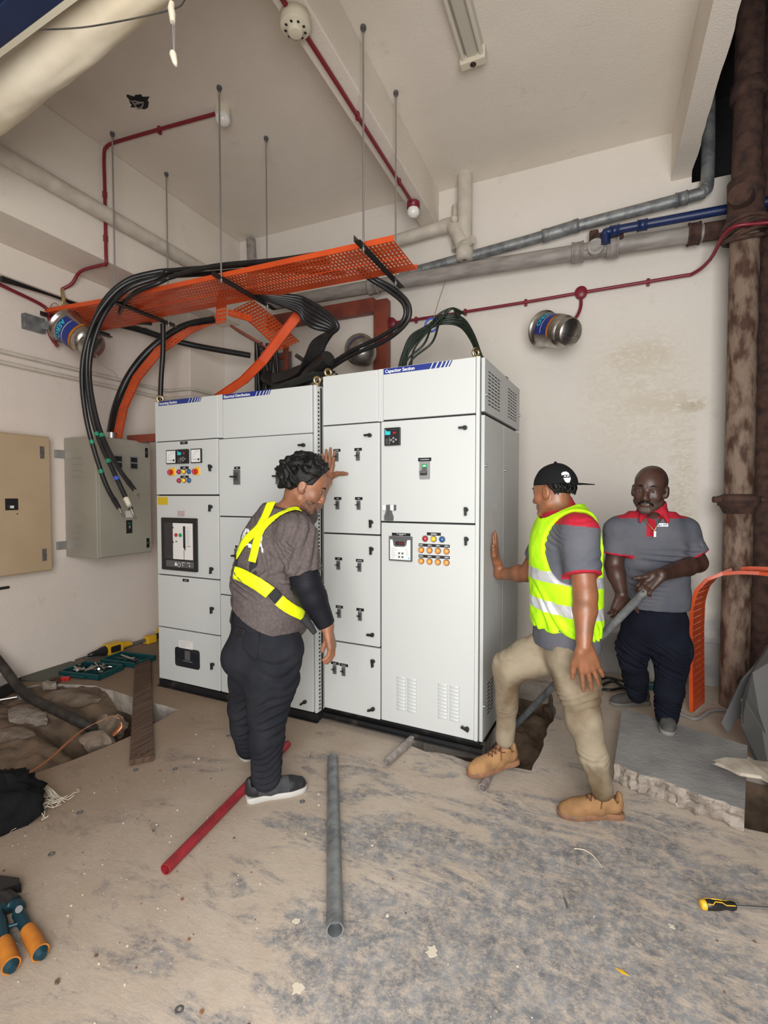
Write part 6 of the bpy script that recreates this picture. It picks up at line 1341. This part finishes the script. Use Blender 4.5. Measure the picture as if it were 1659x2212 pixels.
person_mesh(Sk, 'collar', 'polo_red', P3)
t3 = smooth_tree(SS.grow(.001, .008)); bt = smooth_tree(T3.grow(-.018, .008))
print_o = Vector((0.304,2.852,1.350)); h_ = t3.ray_cast(print_o, (print_o - Vector((0, 0, 1.5))).normalized()); q, n_ = h_[0], h_[1]
TB = Matrix.Translation(q + n_ * .004) @ Matrix([[*r] for r in np.stack([vn(np.cross(UP, np.array(n_))), vn(UP - np.array(n_) * n_.z), np.array(n_)], 1)]).to_4x4()
mb = MB(TB); mb.box(-.027, -.009, -.002, .027, .009, .001); mb.m = 1; mb.prism([(0, 0), (.010, 0), (.005, .011)], (-.023, -.006, .001), (1, 0, 0), (0, 1, 0), (0, 0, .0008)); mb.box(-.010, -.006, .001, -.007, .005, .0018).box(-.010, -.006, .001, -.003, -.004, .0018).box(.001, .001, .001, .024, .005, .0018).box(.001, -.005, .001, .020, -.003, .0018)
mb.build('chest_badge', ['letter', 'blue_print'], P3, world=True)
mb = MB(); ch = [nk + L3 * .055 + F3 * .045 + UP * .03, nk + L3 * .045 + F3 * .085 - UP * .01, nk + L3 * .015 + F3 * .118 - UP * .055, nk - L3 * .0 + F3 * .128 - UP * .088]
mb.tube(spline(ch, 5), .0025, 6); mb.tube(spline([nk - L3 * .055 + F3 * .045 + UP * .03, nk - L3 * .06 + F3 * .08 - UP * .005, nk - L3 * .03 + F3 * .11 - UP * .05, nk + F3 * .128 - UP * .088], 5), .0025, 6); mb.build('neck_chain', 'gold', P3, world=True)
mb = MB(); e = nk + F3 * .150 - UP * .098; mb.tube([e, e - UP * .020], [.006, .007], 8).sphere(e + UP * .004, .008, 8); mb.build('pendant', 'white', P3, world=True, label='small white whistle on the chain')
PN = Solid(.0065).cone(sp[0] + UP * .06, sp[0] - UP * .03, .160, .160, .04, TF)
PN.chain([hipR, hipR * .5 + knR * .5, knR, knR * .5 + anR * .5, anR - UP * .02], [.098, .092, .076, .070, .060], .03).chain([hipL, hipL * .5 + knL * .5, knL, knL * .5 + anL * .5, anL - UP * .01], [.100, .098, .086, .074, .064], .03)
PN.ell((hipR * .35 + knR * .65) - L3 * .08, (.03, .03, .065), None, .02).ell((hipL * .35 + knL * .65) + L3 * .085, (.033, .035, .075), None, .02)
def nv_fold(V):
    d = .004 * wave_noise(V, 14, 51) + .002 * wave_noise(V, 44, 53)
    for c, a, r_, w_, am in ((knR, UP, .12, .045, .007), (anR + UP * .05, UP, .10, .034, .008), (knL, UP, .12, .045, .007), (anL + UP * .05, UP, .10, .034, .008)): d += folds(V, c, a, r_, w_, am, 6, .16)
    return d
person_mesh(PN, 'trousers', 'navy', P3, disp=nv_fold, planes=[(sp[0] + UP * .10, UP)])
shoe(P3, (.425, 3.53, .10), (.395, 3.235, .10), 'slipon', 'sole_g', .295, label='grey canvas slip-on shoe'); shoe(P3, (.36, 3.98, 0), (.10, 3.83, 0), 'slipon', 'sole_g', .295, label='grey canvas slip-on shoe')
# the long pipe in the third worker's hands, its foot under the switchboard
a, b = np.array((0.230,2.915,0.985)), np.array((-0.505,3.454,-0.100)); e = a + (a - b) * .02
MB().tube([Vector(b), Vector(e)], .022, 18, hollow=.8).build('steel_pipe', 'galv', label='long grey pipe held as a lever by the worker at the wall', cat='pipe')

# ================================================================== THINGS ON THE FLOOR
def floor_pipe(a, b, r, m_, label):
    a, b = Vector((*a, r)), Vector((*b, r)); t = thing('steel_pipe', ((a + b) / 2)[:2] + (0,), label, 'pipe', 'loose pipes used as rollers')
    n = 12; P = [a.lerp(b, i / n) for i in range(n + 1)]; MB().tube(P, r, 22, hollow=.84).build('tube', m_, t, world=True); return t
floor_pipe((-1.548, 1.40), (-1.672, 2.42), .022, 'redpipe', 'red painted pipe on the floor under the left worker')
floor_pipe((-.795, 1.42), (-1.338, 2.37), .030, 'galv', 'long grey pipe lying loose on the floor in the foreground')
floor_pipe((-1.052, 2.46), (-1.01, 2.765), .024, 'galv_dirty', 'short dusty pipe sticking out from under the right cubicle')
floor_pipe((-.512, 2.44), (-.497, 2.74), .022, 'galv_dirty', 'short pipe end under the tan shoe')
# plank bridging the pit
a, b = Vector((-3.68, 3.12, 0)), Vector((-2.315, 1.945, 0)); d = (b - a).normalized(); s_ = Vector((-d.y, d.x, 0)); t = thing('wooden_plank', (a + b) / 2, 'dirty brown wooden plank laid across the square pit', 'plank')
mb = MB(Matrix.Translation(a) @ Matrix([[s_.x, d.x, 0, 0], [s_.y, d.y, 0, 0], [0, 0, 1, 0], [0, 0, 0, 1]])); L = (b - a).length; mb.box(-.062, 0, .002, .062, L, .034); mb.build('board', 'wood', t, world=True, bevel=.004)
mb = MB()
for x, y in ((-.03, .05), (.0, .04), (.032, .07)): q = a + s_ * x + d * (L - y); mb.cyl((q.x, q.y, .033), (q.x, q.y, .037), .005, n=8)
mb.build('nail_heads', 'gap', t, world=True)
# open teal case with sockets
def case(c, rz, w_, d_, label, lid=False):
    T = Matrix.Translation((c[0], c[1], 0)) @ Matrix.Rotation(rz, 4, 'Z'); t = thing('socket_case', (c[0], c[1], 0), label, 'tool case')
    mb = MB(T); mb.box(-w_, -d_, .0, w_, d_, .012)
    for x0, y0, x1, y1 in ((-w_, -d_, w_, -d_ + .018), (-w_, d_ - .018, w_, d_), (-w_, -d_, -w_ + .018, d_), (w_ - .018, -d_, w_, d_)): mb.box(x0, y0, 0, x1, y1, .045)
    mb.box(-.07, -d_ - .02, .01, .07, -d_, .03); mb.build('tray_shell', 'case', t, world=True, bevel=.006)
    mb = MB(T)
    for k in range(5): x = -w_ + .05 + k * (2 * w_ - .1) / 4; mb.box(x - .004, -d_ + .02, .012, x + .004, d_ - .02, .026)
    mb.box(-w_ + .03, -.01, .012, w_ - .03, .01, .028); mb.build('inner_ribs', 'case', t, world=True); return T
T = case((-3.90, 2.80), .16, .205, .135, 'open teal tool case full of sockets near the left wall')
rs = np.random.RandomState(3)
for k in range(22):
    x, y = rs.uniform(-.16, .17), rs.uniform(-.10, .10); p = T @ Vector((x, y, .040)); L = rs.uniform(.02, .035); r = rs.uniform(.008, .013)
    if k % 5 == 0: a = rs.uniform(0, 3); p2 = p + Vector((math.cos(a), math.sin(a), 0)) * rs.uniform(.09, .14); r *= .7; lab = 'long chrome extension bar in the open teal case'
    else: a = rs.uniform(0, 6); p2 = p + Vector((math.cos(a) * L, math.sin(a) * L, .006)); lab = 'small chrome socket in the open teal case'
    MB().cyl(p, p2, r, n=12).build('socket' if k % 5 else 'extension_bar', 'steel', label=lab, cat='socket' if k % 5 else 'extension bar', group='chrome sockets in the teal case' if k % 5 else 'extension bars in the teal case')
T = case((-3.86, 3.12), .10, .20, .12, 'teal lid half of the tool case lying open behind the socket tray')
t = thing('ratchet', T @ Vector((.02, -.02, .04)), 'chrome ratchet wrench resting on the teal lid', 'ratchet'); MB(T).cyl((-.08, .0, .052), (.10, -.06, .052), .009, .012).cyl((.11, -.063, .040), (.11, -.063, .066), .02).build('shank', 'steel', t, world=True)
MB(T).cyl((.12, -.068, .05), (.17, -.09, .05), .014).build('grip', 'black', t, world=True)
# power tools against the wall
def drill(p, yaw, label, s=1.0):
    T = Matrix.Translation(p) @ Matrix.Rotation(yaw, 4, 'Z') @ Matrix.Scale(s, 4); t = thing('power_drill', p, label, 'power drill')
    MB(T).lathe((0, -.02, .055), (0, -1, 0), [(0, .045), (.04, .040), (.07, .030), (.12, .024), (.16, .016), (.161, 0)]).build('chuck', 'black', t, world=True)
    MB(T).cyl((0, -.17, .055), (0, -.30, .050), .006).build('drill_bit', 'dgrey', t, world=True)
    mb = MB(T); mb.prism(round_rect(-.02, .005, .14, .105, .02), (-.042, 0, 0), (0, 1, 0), (0, 0, 1), (.084, 0, 0)); mb.m = 1; mb.prism(round_rect(.01, .025, .11, .085, .012), (.042, 0, 0), (0, 1, 0), (0, 0, 1), (.004, 0, 0)); mb.build('motor_housing', ['tool_y', 'black'], t, world=True, bevel=.004)
    MB(T).tube([(0, .13, .06), (0, .19, .055), (.01, .25, .05)], [.040, .030, .020], 12).build('rear_handle', 'tool_y', t, world=True)
    return t
drill((-4.19, 3.16, .0), -.03, 'yellow and black power drill beside the teal case by the wall')
T = Matrix.Translation((-4.16, 3.62, 0)) @ Matrix.Rotation(-.1, 4, 'Z'); t = thing('cordless_driver', (-4.16, 3.62, 0), 'yellow and black cordless driver lying by the left corner of the switchboard', 'cordless driver')
MB(T).box(-.04, -.06, 0, .04, .05, .075).build('battery_pack', 'tool_y', t, world=True, bevel=.01); MB(T).tube([(0, .04, .04), (0, .12, .06)], .025, 10).build('grip', 'black', t, world=True)
MB(T).cyl((0, .10, .085), (0, .26, .09), .045).build('motor_housing', 'tool_y', t, world=True); MB(T).cyl((0, -.06, .04), (0, -.12, .035), .018, .008).build('driver_tip', 'dgrey', t, world=True)
MB().prism([(-4.32, 2.42), (-4.02, 2.52), (-4.03, 2.86), (-4.32, 2.90)], (0, 0, 0), (1, 0, 0), (0, 1, 0), (0, 0, .012)).build('board', 'sheet_green', label='thin grey-green board on the floor against the left wall', cat='board')
MB().box(-4.30, 3.0, .0, -4.22, 4.0, .014).build('timber_strip', 'dgrey', label='dark strip on the floor along the left wall behind the drill', cat='strip', bevel=.003)
q = (-3.938,2.596,0.000); MB(Matrix.Translation(q) @ Matrix.Rotation(.5, 4, 'Z')).box(-.035, -.018, 0, .035, .018, .03).build('plastic_clip', 'red_pl', label='red plastic clip in front of the teal case', cat='clip', bevel=.006)
q = (-3.957,2.524,0.000); mb = MB(); mb.tube(spline([(q[0] - .06, q[1], .02), (q[0], q[1] + .03, .03), (q[0] + .05, q[1] - .01, .015)], 4), .012, 8).build('pliers', 'rust_d', label='rusty pliers beside the red clip', cat='pliers')
mb = MB(); q = (-3.966,2.100,0.000); e = (-3.882,2.225,0.010); t = thing('ratchet', e, 'chrome ratchet handle pointing in from the left edge', 'ratchet'); MB().cyl((*q[:2], .02), (*e[:2], .02), .010).build('shank', 'steel', t, world=True); MB().cyl((e[0], e[1], .0), (e[0], e[1], .04), .022).build('ratchet_head', 'dgrey', t, world=True)
q = Vector((-4.158,2.197,0.000)); mb = MB(Matrix.Translation(q) @ Matrix.Rotation(.35, 4, 'Z')); mb.box(-.25, -.08, 0, .12, .12, .09); mb.m = 1; mb.box(-.255, -.085, .088, .125, .125, .096); mb.build('metal_box', ['gap', 'zinc'], label='dark metal box with bright rim at the left edge', cat='box')
# thick cable into the trench, copper strip
cable([(-4.250,2.175,0.400), (-4.100,2.221,0.230), (-3.937,2.230,0.100), (-3.761,2.221,0.035), (-3.454,2.205,-0.000), (-3.212,2.187,-0.020), (-3.111,2.245,-0.090), (-3.226,2.434,-0.250)], .033, 'thick black cable running from the left edge into the square pit', m_='cable_d')
P = spline([(-2.789,1.621,0.006), (-2.802,1.706,0.010), (-2.841,1.802,0.012), (-2.905,1.932,0.020), (-2.943,2.047,0.030), (-2.895,2.122,0.060), (-2.859,2.192,0.070), (-2.824,2.212,0.050), (-2.817,2.215,0.010), (-2.822,2.185,-0.020), (-2.825,2.135,-0.040)], 6)
mb = MB(); vs = []
for i, p in enumerate(P):
    d = (P[min(i + 1, len(P) - 1)] - P[max(i - 1, 0)]).normalized(); s_ = Vector((d.y, -d.x, .35)).normalized(); vs += [p - s_ * .015, p + s_ * .015]
mb.add(vs, [(2 * i, 2 * i + 2, 2 * i + 3, 2 * i + 1) for i in range(len(P) - 1)], True); mb.build('copper_strip', 'copper', solid=.003, label='bent copper earthing strip at the edge of the trench', cat='copper strip')
# black bag, cotton threads
def blob_mesh(name, c, sc, m_, label, cat, seed, amp=.35, n=34):
    mb = MB(); mb.sphere((0, 0, 0), 1, n); vs = []
    for v in mb.v:
        v = Vector(v); k = 1 + amp * noise.fractal(v * 1.6 + Vector((seed, 0, 0)), .7, 2.2, 5); vs.append((c[0] + v.x * sc[0] * k, c[1] + v.y * sc[1] * k, max(c[2], c[2] + sc[2] * .35 + v.z * sc[2] * k)))
    mb.v = vs; return mb.build(name, m_, label=label, cat=cat)
q = (-2.540,1.371,0.000); blob_mesh('black_bag', q, (.17, .15, .13), 'rag', 'crumpled black cloth bag at the left edge beside the cotton threads', 'bag', 4.2)
rs = np.random.RandomState(11); mb = MB()
for k in range(46):
    c = Vector((-2.437,1.429,0.010)) + Vector((rs.normal() * .03, rs.normal() * .03, 0)); p = [c]; d = Vector((rs.normal(), rs.normal(), 0)).normalized()
    for j in range(5): d = (d + Vector((rs.normal(), rs.normal(), 0)) * .7).normalized(); c = c + d * .028; p.append(Vector((c.x, c.y, .008 + .03 * rs.rand())))
    mb.tube(spline(p, 3), .0016, 4, cap=False)
for k in range(14):
    o = Vector((rs.normal() * .006, rs.normal() * .006, rs.rand() * .012)); mb.tube(spline([Vector((-2.521,1.497,0.010)) + o, Vector((-2.540,1.548,0.030)) + o, Vector((-2.471,1.536,0.030)) + o * 1.5, Vector((-2.418,1.529,0.010)) + o * 2, Vector((-2.374,1.525,0.005)) + o * 3], 5), .0018, 4, cap=False)
mb.build('cotton_threads', 'cotton', label='tangle of pale cotton threads beside the black bag', cat='threads', kind='stuff')
# bolt cutter
t = thing('bolt_cutter', (-1.862,1.043,0.000), 'bolt cutter with orange grips and dark teal arms in the lower left corner', 'bolt cutter')
z = .026
for a, b, c, e in (((-1.857,1.040,0.026), (-1.756,1.011,0.026), (-1.628,0.974,0.026), (-1.609,0.969,0.026)), ((-1.866,0.989,0.026), (-1.781,0.951,0.026), (-1.667,0.909,0.026), (-1.650,0.902,0.026))):
    a, b, c, e = map(Vector, (a, b, c, e)); MB().tube([a, a.lerp(b, .5), b], [.020, .020, .017], 14).build('arm', 'teal_tool', t, world=True)
    g_ = MB().tube([b, b.lerp(c, .3), b.lerp(c, .7), c], [.022, .025, .024, .026], 18).build('grip', 'orange_grip', t, world=True); MB().cyl(c, e, .022, .012).build('end_plug', 'teal_tool', g_, world=True)
a, b = Vector((-1.857,1.040,0.026)), Vector((-1.866,0.989,0.026)); MB().tube(spline([a, Vector((-1.874,1.054,0.030)), Vector((-1.912,1.054,0.030)), Vector((-1.925,1.031,0.030)), Vector((-1.914,1.004,0.030)), b], 4), .020, 10).build('jaw_linkage', 'teal_tool', t, world=True)
MB().cyl((-1.826,0.986,0.030), (-1.802,1.016,0.030), .006).build('stop_bolt', 'teal_tool', t, world=True); MB().tube([(-1.908,1.052,0.030), (-1.967,1.057,0.030), (-2.011,1.048,0.030)], [.03, .028, .012], 8).build('jaw', 'black', t, world=True); MB().cyl((-1.863,1.046,0.030), (-1.835,1.030,0.055), .011).build('pivot_bolt', 'dgrey', t, world=True)
MB().prism([(0, 0), (.12, .02), (.16, .0), (.12, -.03), (0, -.04)], (-2.142,1.102,0.000), (1, .1, 0), (0, 1, 0), (0, 0, .03)).build('rubber_wedge', 'black', label='black pointed rubber piece at the left edge above the bolt cutter', cat='wedge', bevel=.006)
# screwdriver
t = thing('screwdriver', (0.424,2.097,0.000), 'screwdriver with yellow and black handle near the right edge', 'screwdriver')
a, b, c = Vector((0.362,2.050,0.018)), Vector((0.476,2.092,0.018)), Vector((0.629,2.145,0.018)); d = b - a
MB().tube([a.lerp(b, f) for f in (.1, .14, .3, .5, .62, .74, .9, 1)], [.010, .017, .018, .017, .0145, .013, .016, .012], 14).build('handle', 'black', t, world=True)
MB().tube([a, a.lerp(b, .03), a.lerp(b, .14)], [.010, .016, .017], 14).build('handle_cap', 'tool_y', t, world=True)
mb = MB(); w_ = d.normalized().cross(Vector((0, 0, 1)))
for s_ in (-1, 1): mb.tube([a.lerp(b, f) + w_ * s_ * o + Vector((0, 0, h)) for f, o, h in ((.16, .012, .013), (.3, .014, .012), (.4, .006, .0175), (.6, .006, .015), (.7, .010, .009), (.95, .012, .010))], .0018, 6)
mb.build('handle_stripes', 'tool_y', t, world=True); MB().cyl(b, c, .0042).build('shaft', 'zinc', t, world=True)
# washers, nail, wire, leaf, chips and grit
for (x, y, z), lab in (((-2.293,1.886,0.000), 'flat washer just below the near end of the plank'), ((-2.103,1.978,0.000), 'flat washer right of the one below the plank'), ((-2.092,2.390,0.000), 'flat washer on the floor left of the worker in the brown shirt'), ((-2.224,1.522,0.000), 'dark washer on the dusty floor right of the cotton threads'), ((-2.073,1.293,0.000), 'dark washer on the floor above the bolt cutter'), ((-1.098,1.035,0.000), 'large washer on the floor at the bottom of the picture'), ((-1.306,2.011,0.000), 'flat washer just below the white-soled trainer')):
    MB().lathe((x, y, .001), (0, 0, 1), [(0, .006), (0, .013), (.002, .013), (.002, .006), (0, .006)], 18).build('washer', 'dgrey', label=lab, cat='washer')
MB().tube([(-0.093,1.902,0.004), (-0.079,1.859,0.004)], .003, 8).build('nail', 'dgrey', label='dark nail on the floor in the right foreground', cat='nail')
MB().tube(spline([(-0.071,2.193,0.003), (-0.031,2.197,0.006), (0.007,2.173,0.006), (0.036,2.126,0.003)], 5), .0022, 6).build('wire_offcut', 'cotton', label='thin pale wire offcut curving on the floor', cat='wire')
MB().prism([(-.02, 0), (0, .006), (.022, .001), (0, -.006)], (0.091,1.675,0.001), (.9, -.3, 0), (.3, .9, 0), (0, 0, .002)).build('leaf', 'tool_y', label='small dry yellow leaf on the floor at the bottom right', cat='leaf')
mb = MB(); rs = np.random.RandomState(5)
for k in range(520):
    x, y = rs.uniform(-3.2, .9), rs.uniform(.4, 3.4)
    if k < 200: x, y = rs.uniform(-3.1, -1.2), rs.uniform(.8, 2.6)
    if any((Vector((x, y)) - Vector(c)).length < r for c, r in (((-2.9, 2.1), .62), ((-.5, 3.2), .62), ((.9, 3.0), .62), ((.4, 3.1), .6), ((-3.6, 1.8), .9))): continue
    if y > 2.65 and x < -.4: continue
    r = abs(rs.normal()) * .0025 + .0014; n_ = 5; mb.m = int(rs.choice([0, 0, 1, 2, 3])); a0 = rs.rand() * 6
    mb.prism([(r * rs.uniform(.6, 1.3) * math.cos(a0 + 6.283 * i / n_), r * rs.uniform(.6, 1.3) * math.sin(a0 + 6.283 * i / n_)) for i in range(n_)], (x, y, .0005), (1, 0, 0), (0, 1, 0), (0, 0, r * .7))
mb.build('grit', ['cotton', 'slab_edge', 'earth', 'gum'], label='small chips and grit scattered over the dusty floor', cat='grit', kind='stuff')
for (x, y, z), r, lab in (((-0.478,1.505,0.000), .022, 'white paint blotch on the floor in the middle foreground'), ((-0.954,1.426,0.000), .014, 'small white paint blotch left of the long grey pipe'), ((-0.817,1.227,0.000), .02, 'white plaster flake on the floor near the bottom middle'), ((0.259,1.926,0.000), .012, 'tiny white flake on the floor left of the screwdriver')):
    rs = np.random.RandomState(int(r * 1000)); MB().prism([(r * rs.uniform(.4, 1.2) * math.cos(a), r * rs.uniform(.5, 1.3) * math.sin(a)) for a in [k * math.pi / 7 for k in range(14)]], (x, y, .0004), (1, 0, 0), (0, 1, 0), (0, 0, .0016)).build('paint_flake', 'cotton', label=lab, cat='paint flake')
# right side: bent tray, cable, tools, leaning sheet and shovel
tray([(0.619,3.887,0.017), (0.613,3.895,0.298), (0.607,3.891,0.554), (0.609,3.888,0.745), (0.632,3.880,0.853), (0.688,3.875,0.930), (0.769,3.868,0.971), (0.860,3.842,0.989), (0.952,3.817,0.993), (1.057,3.764,0.987)], .25, 'bent orange perforated tray standing on the floor before the rusted stack',
     [(.42, .9, 0)] * 5 + [(.42, .9, .02)] * 5, py_=.03, px_=.045, hx=.004, hy=.010, flange=.022, m_='tray')
cable([(0.463,3.899,0.020), (0.551,3.827,0.010), (0.627,3.800,0.010), (0.732,3.952,0.020), (0.823,4.007,0.020), (0.882,3.971,0.010), (0.969,3.955,0.010)], .012, 'grey cable snaking on the floor behind the loose slab', m_='cable_w')
A = [[(0.004,4.231,0.010), (0.086,4.317,0.030), (0.186,4.295,0.030), (0.261,4.321,0.010)], [(0.018,4.113,0.010), (0.115,4.088,0.020), (0.215,4.191,0.020), (0.333,4.331,0.010)], [(0.051,4.188,0.010), (0.139,4.253,0.030), (0.231,4.139,0.020), (0.347,4.177,0.010)]]
for P, lab in zip(A, ('black crimping tool handle, rearmost of the bundle behind the standing worker', 'black cable end, nearest of the bundle behind the standing worker', 'black cable crossing the bundle behind the standing worker')): cable(P, .011, lab, name='cable_offcut', group='black bundle on the floor behind the standing worker')
q = (0.387,4.280,0.000); MB(Matrix.Translation(q)).box(-.03, -.03, 0, .05, .04, .05).build('small_case', 'case', label='small teal case corner behind the standing worker', cat='tool case', bevel=.008)
# dark saw blade leaning with its pale handle, grey sheet leaning at the edge
a = Vector((0.783,3.713,0.000)); mb = MB(); P = [Vector((0.715,3.550,0.111)), Vector((0.747,3.541,0.053)), Vector((0.832,3.562,0.219)), Vector((0.972,3.602,0.545)), Vector((0.963,3.621,0.586)), Vector((0.815,3.582,0.374))]
nn = Vector((.15, .5, .1)).normalized() * .006; N_ = len(P); mb.add([p - nn for p in P] + [p + nn for p in P], [tuple(range(N_)), tuple(range(2 * N_ - 1, N_ - 1, -1))] + [(i, (i + 1) % N_, N_ + (i + 1) % N_, N_ + i) for i in range(N_)])
t = thing('shovel', (a.x, a.y, 0), 'dark steel shovel blade leaning on the right behind the slab', 'shovel'); mb.build('blade', 'dgrey', t, world=True)
MB().tube(spline([(0.800,3.485,0.289), (0.819,3.472,0.291), (0.838,3.460,0.338), (0.843,3.463,0.373), (0.833,3.481,0.376)], 4), .010, 8).build('blade_handle', 'white', t, world=True)
P = [Vector((0.768,3.321,0.357)), Vector((0.775,3.319,0.221)), Vector((0.822,3.312,0.070)), Vector((0.909,3.278,-0.096)), Vector((1.025,3.273,-0.117)), Vector((1.095,3.497,0.685)), Vector((0.955,3.543,0.634)), Vector((0.847,3.436,0.483))]
nn = Vector((.3, 1, .2)).normalized() * .03; N_ = len(P); mb = MB(); mb.add([p - nn for p in P] + [p + nn for p in P], [tuple(range(N_)), tuple(range(2 * N_ - 1, N_ - 1, -1))] + [(i, (i + 1) % N_, N_ + (i + 1) % N_, N_ + i) for i in range(N_)])
mb.build('grey_sheet', 'tarp', label='dull grey sheet leaning at the right edge of the picture', cat='sheet', bevel=.01)
# beige worn blade resting over the hole
a = [(1545, 1643), (1570, 1637), (1612, 1641), (1668, 1649), (1668, 1690), (1640, 1672), (1600, 1667), (1570, 1655)]
P = [Vector(p) for p in ((0.539,2.781,0.220), (0.592,2.811,0.230), (0.668,2.806,0.240), (0.824,2.805,0.250), (0.760,2.580,0.250), (0.701,2.699,0.230), (0.626,2.714,0.220), (0.581,2.755,0.215))]
N_ = len(P); mb = MB(); mb.add([p for p in P] + [p - Vector((0, 0, .018)) for p in P], [tuple(range(N_)), tuple(range(2 * N_ - 1, N_ - 1, -1))] + [(i, (i + 1) % N_, N_ + (i + 1) % N_, N_ + i) for i in range(N_)])
mb.build('barrow_handle', 'wheel_y', label='worn beige pointed handle sticking in from the right over the slab', cat='handle', bevel=.006)
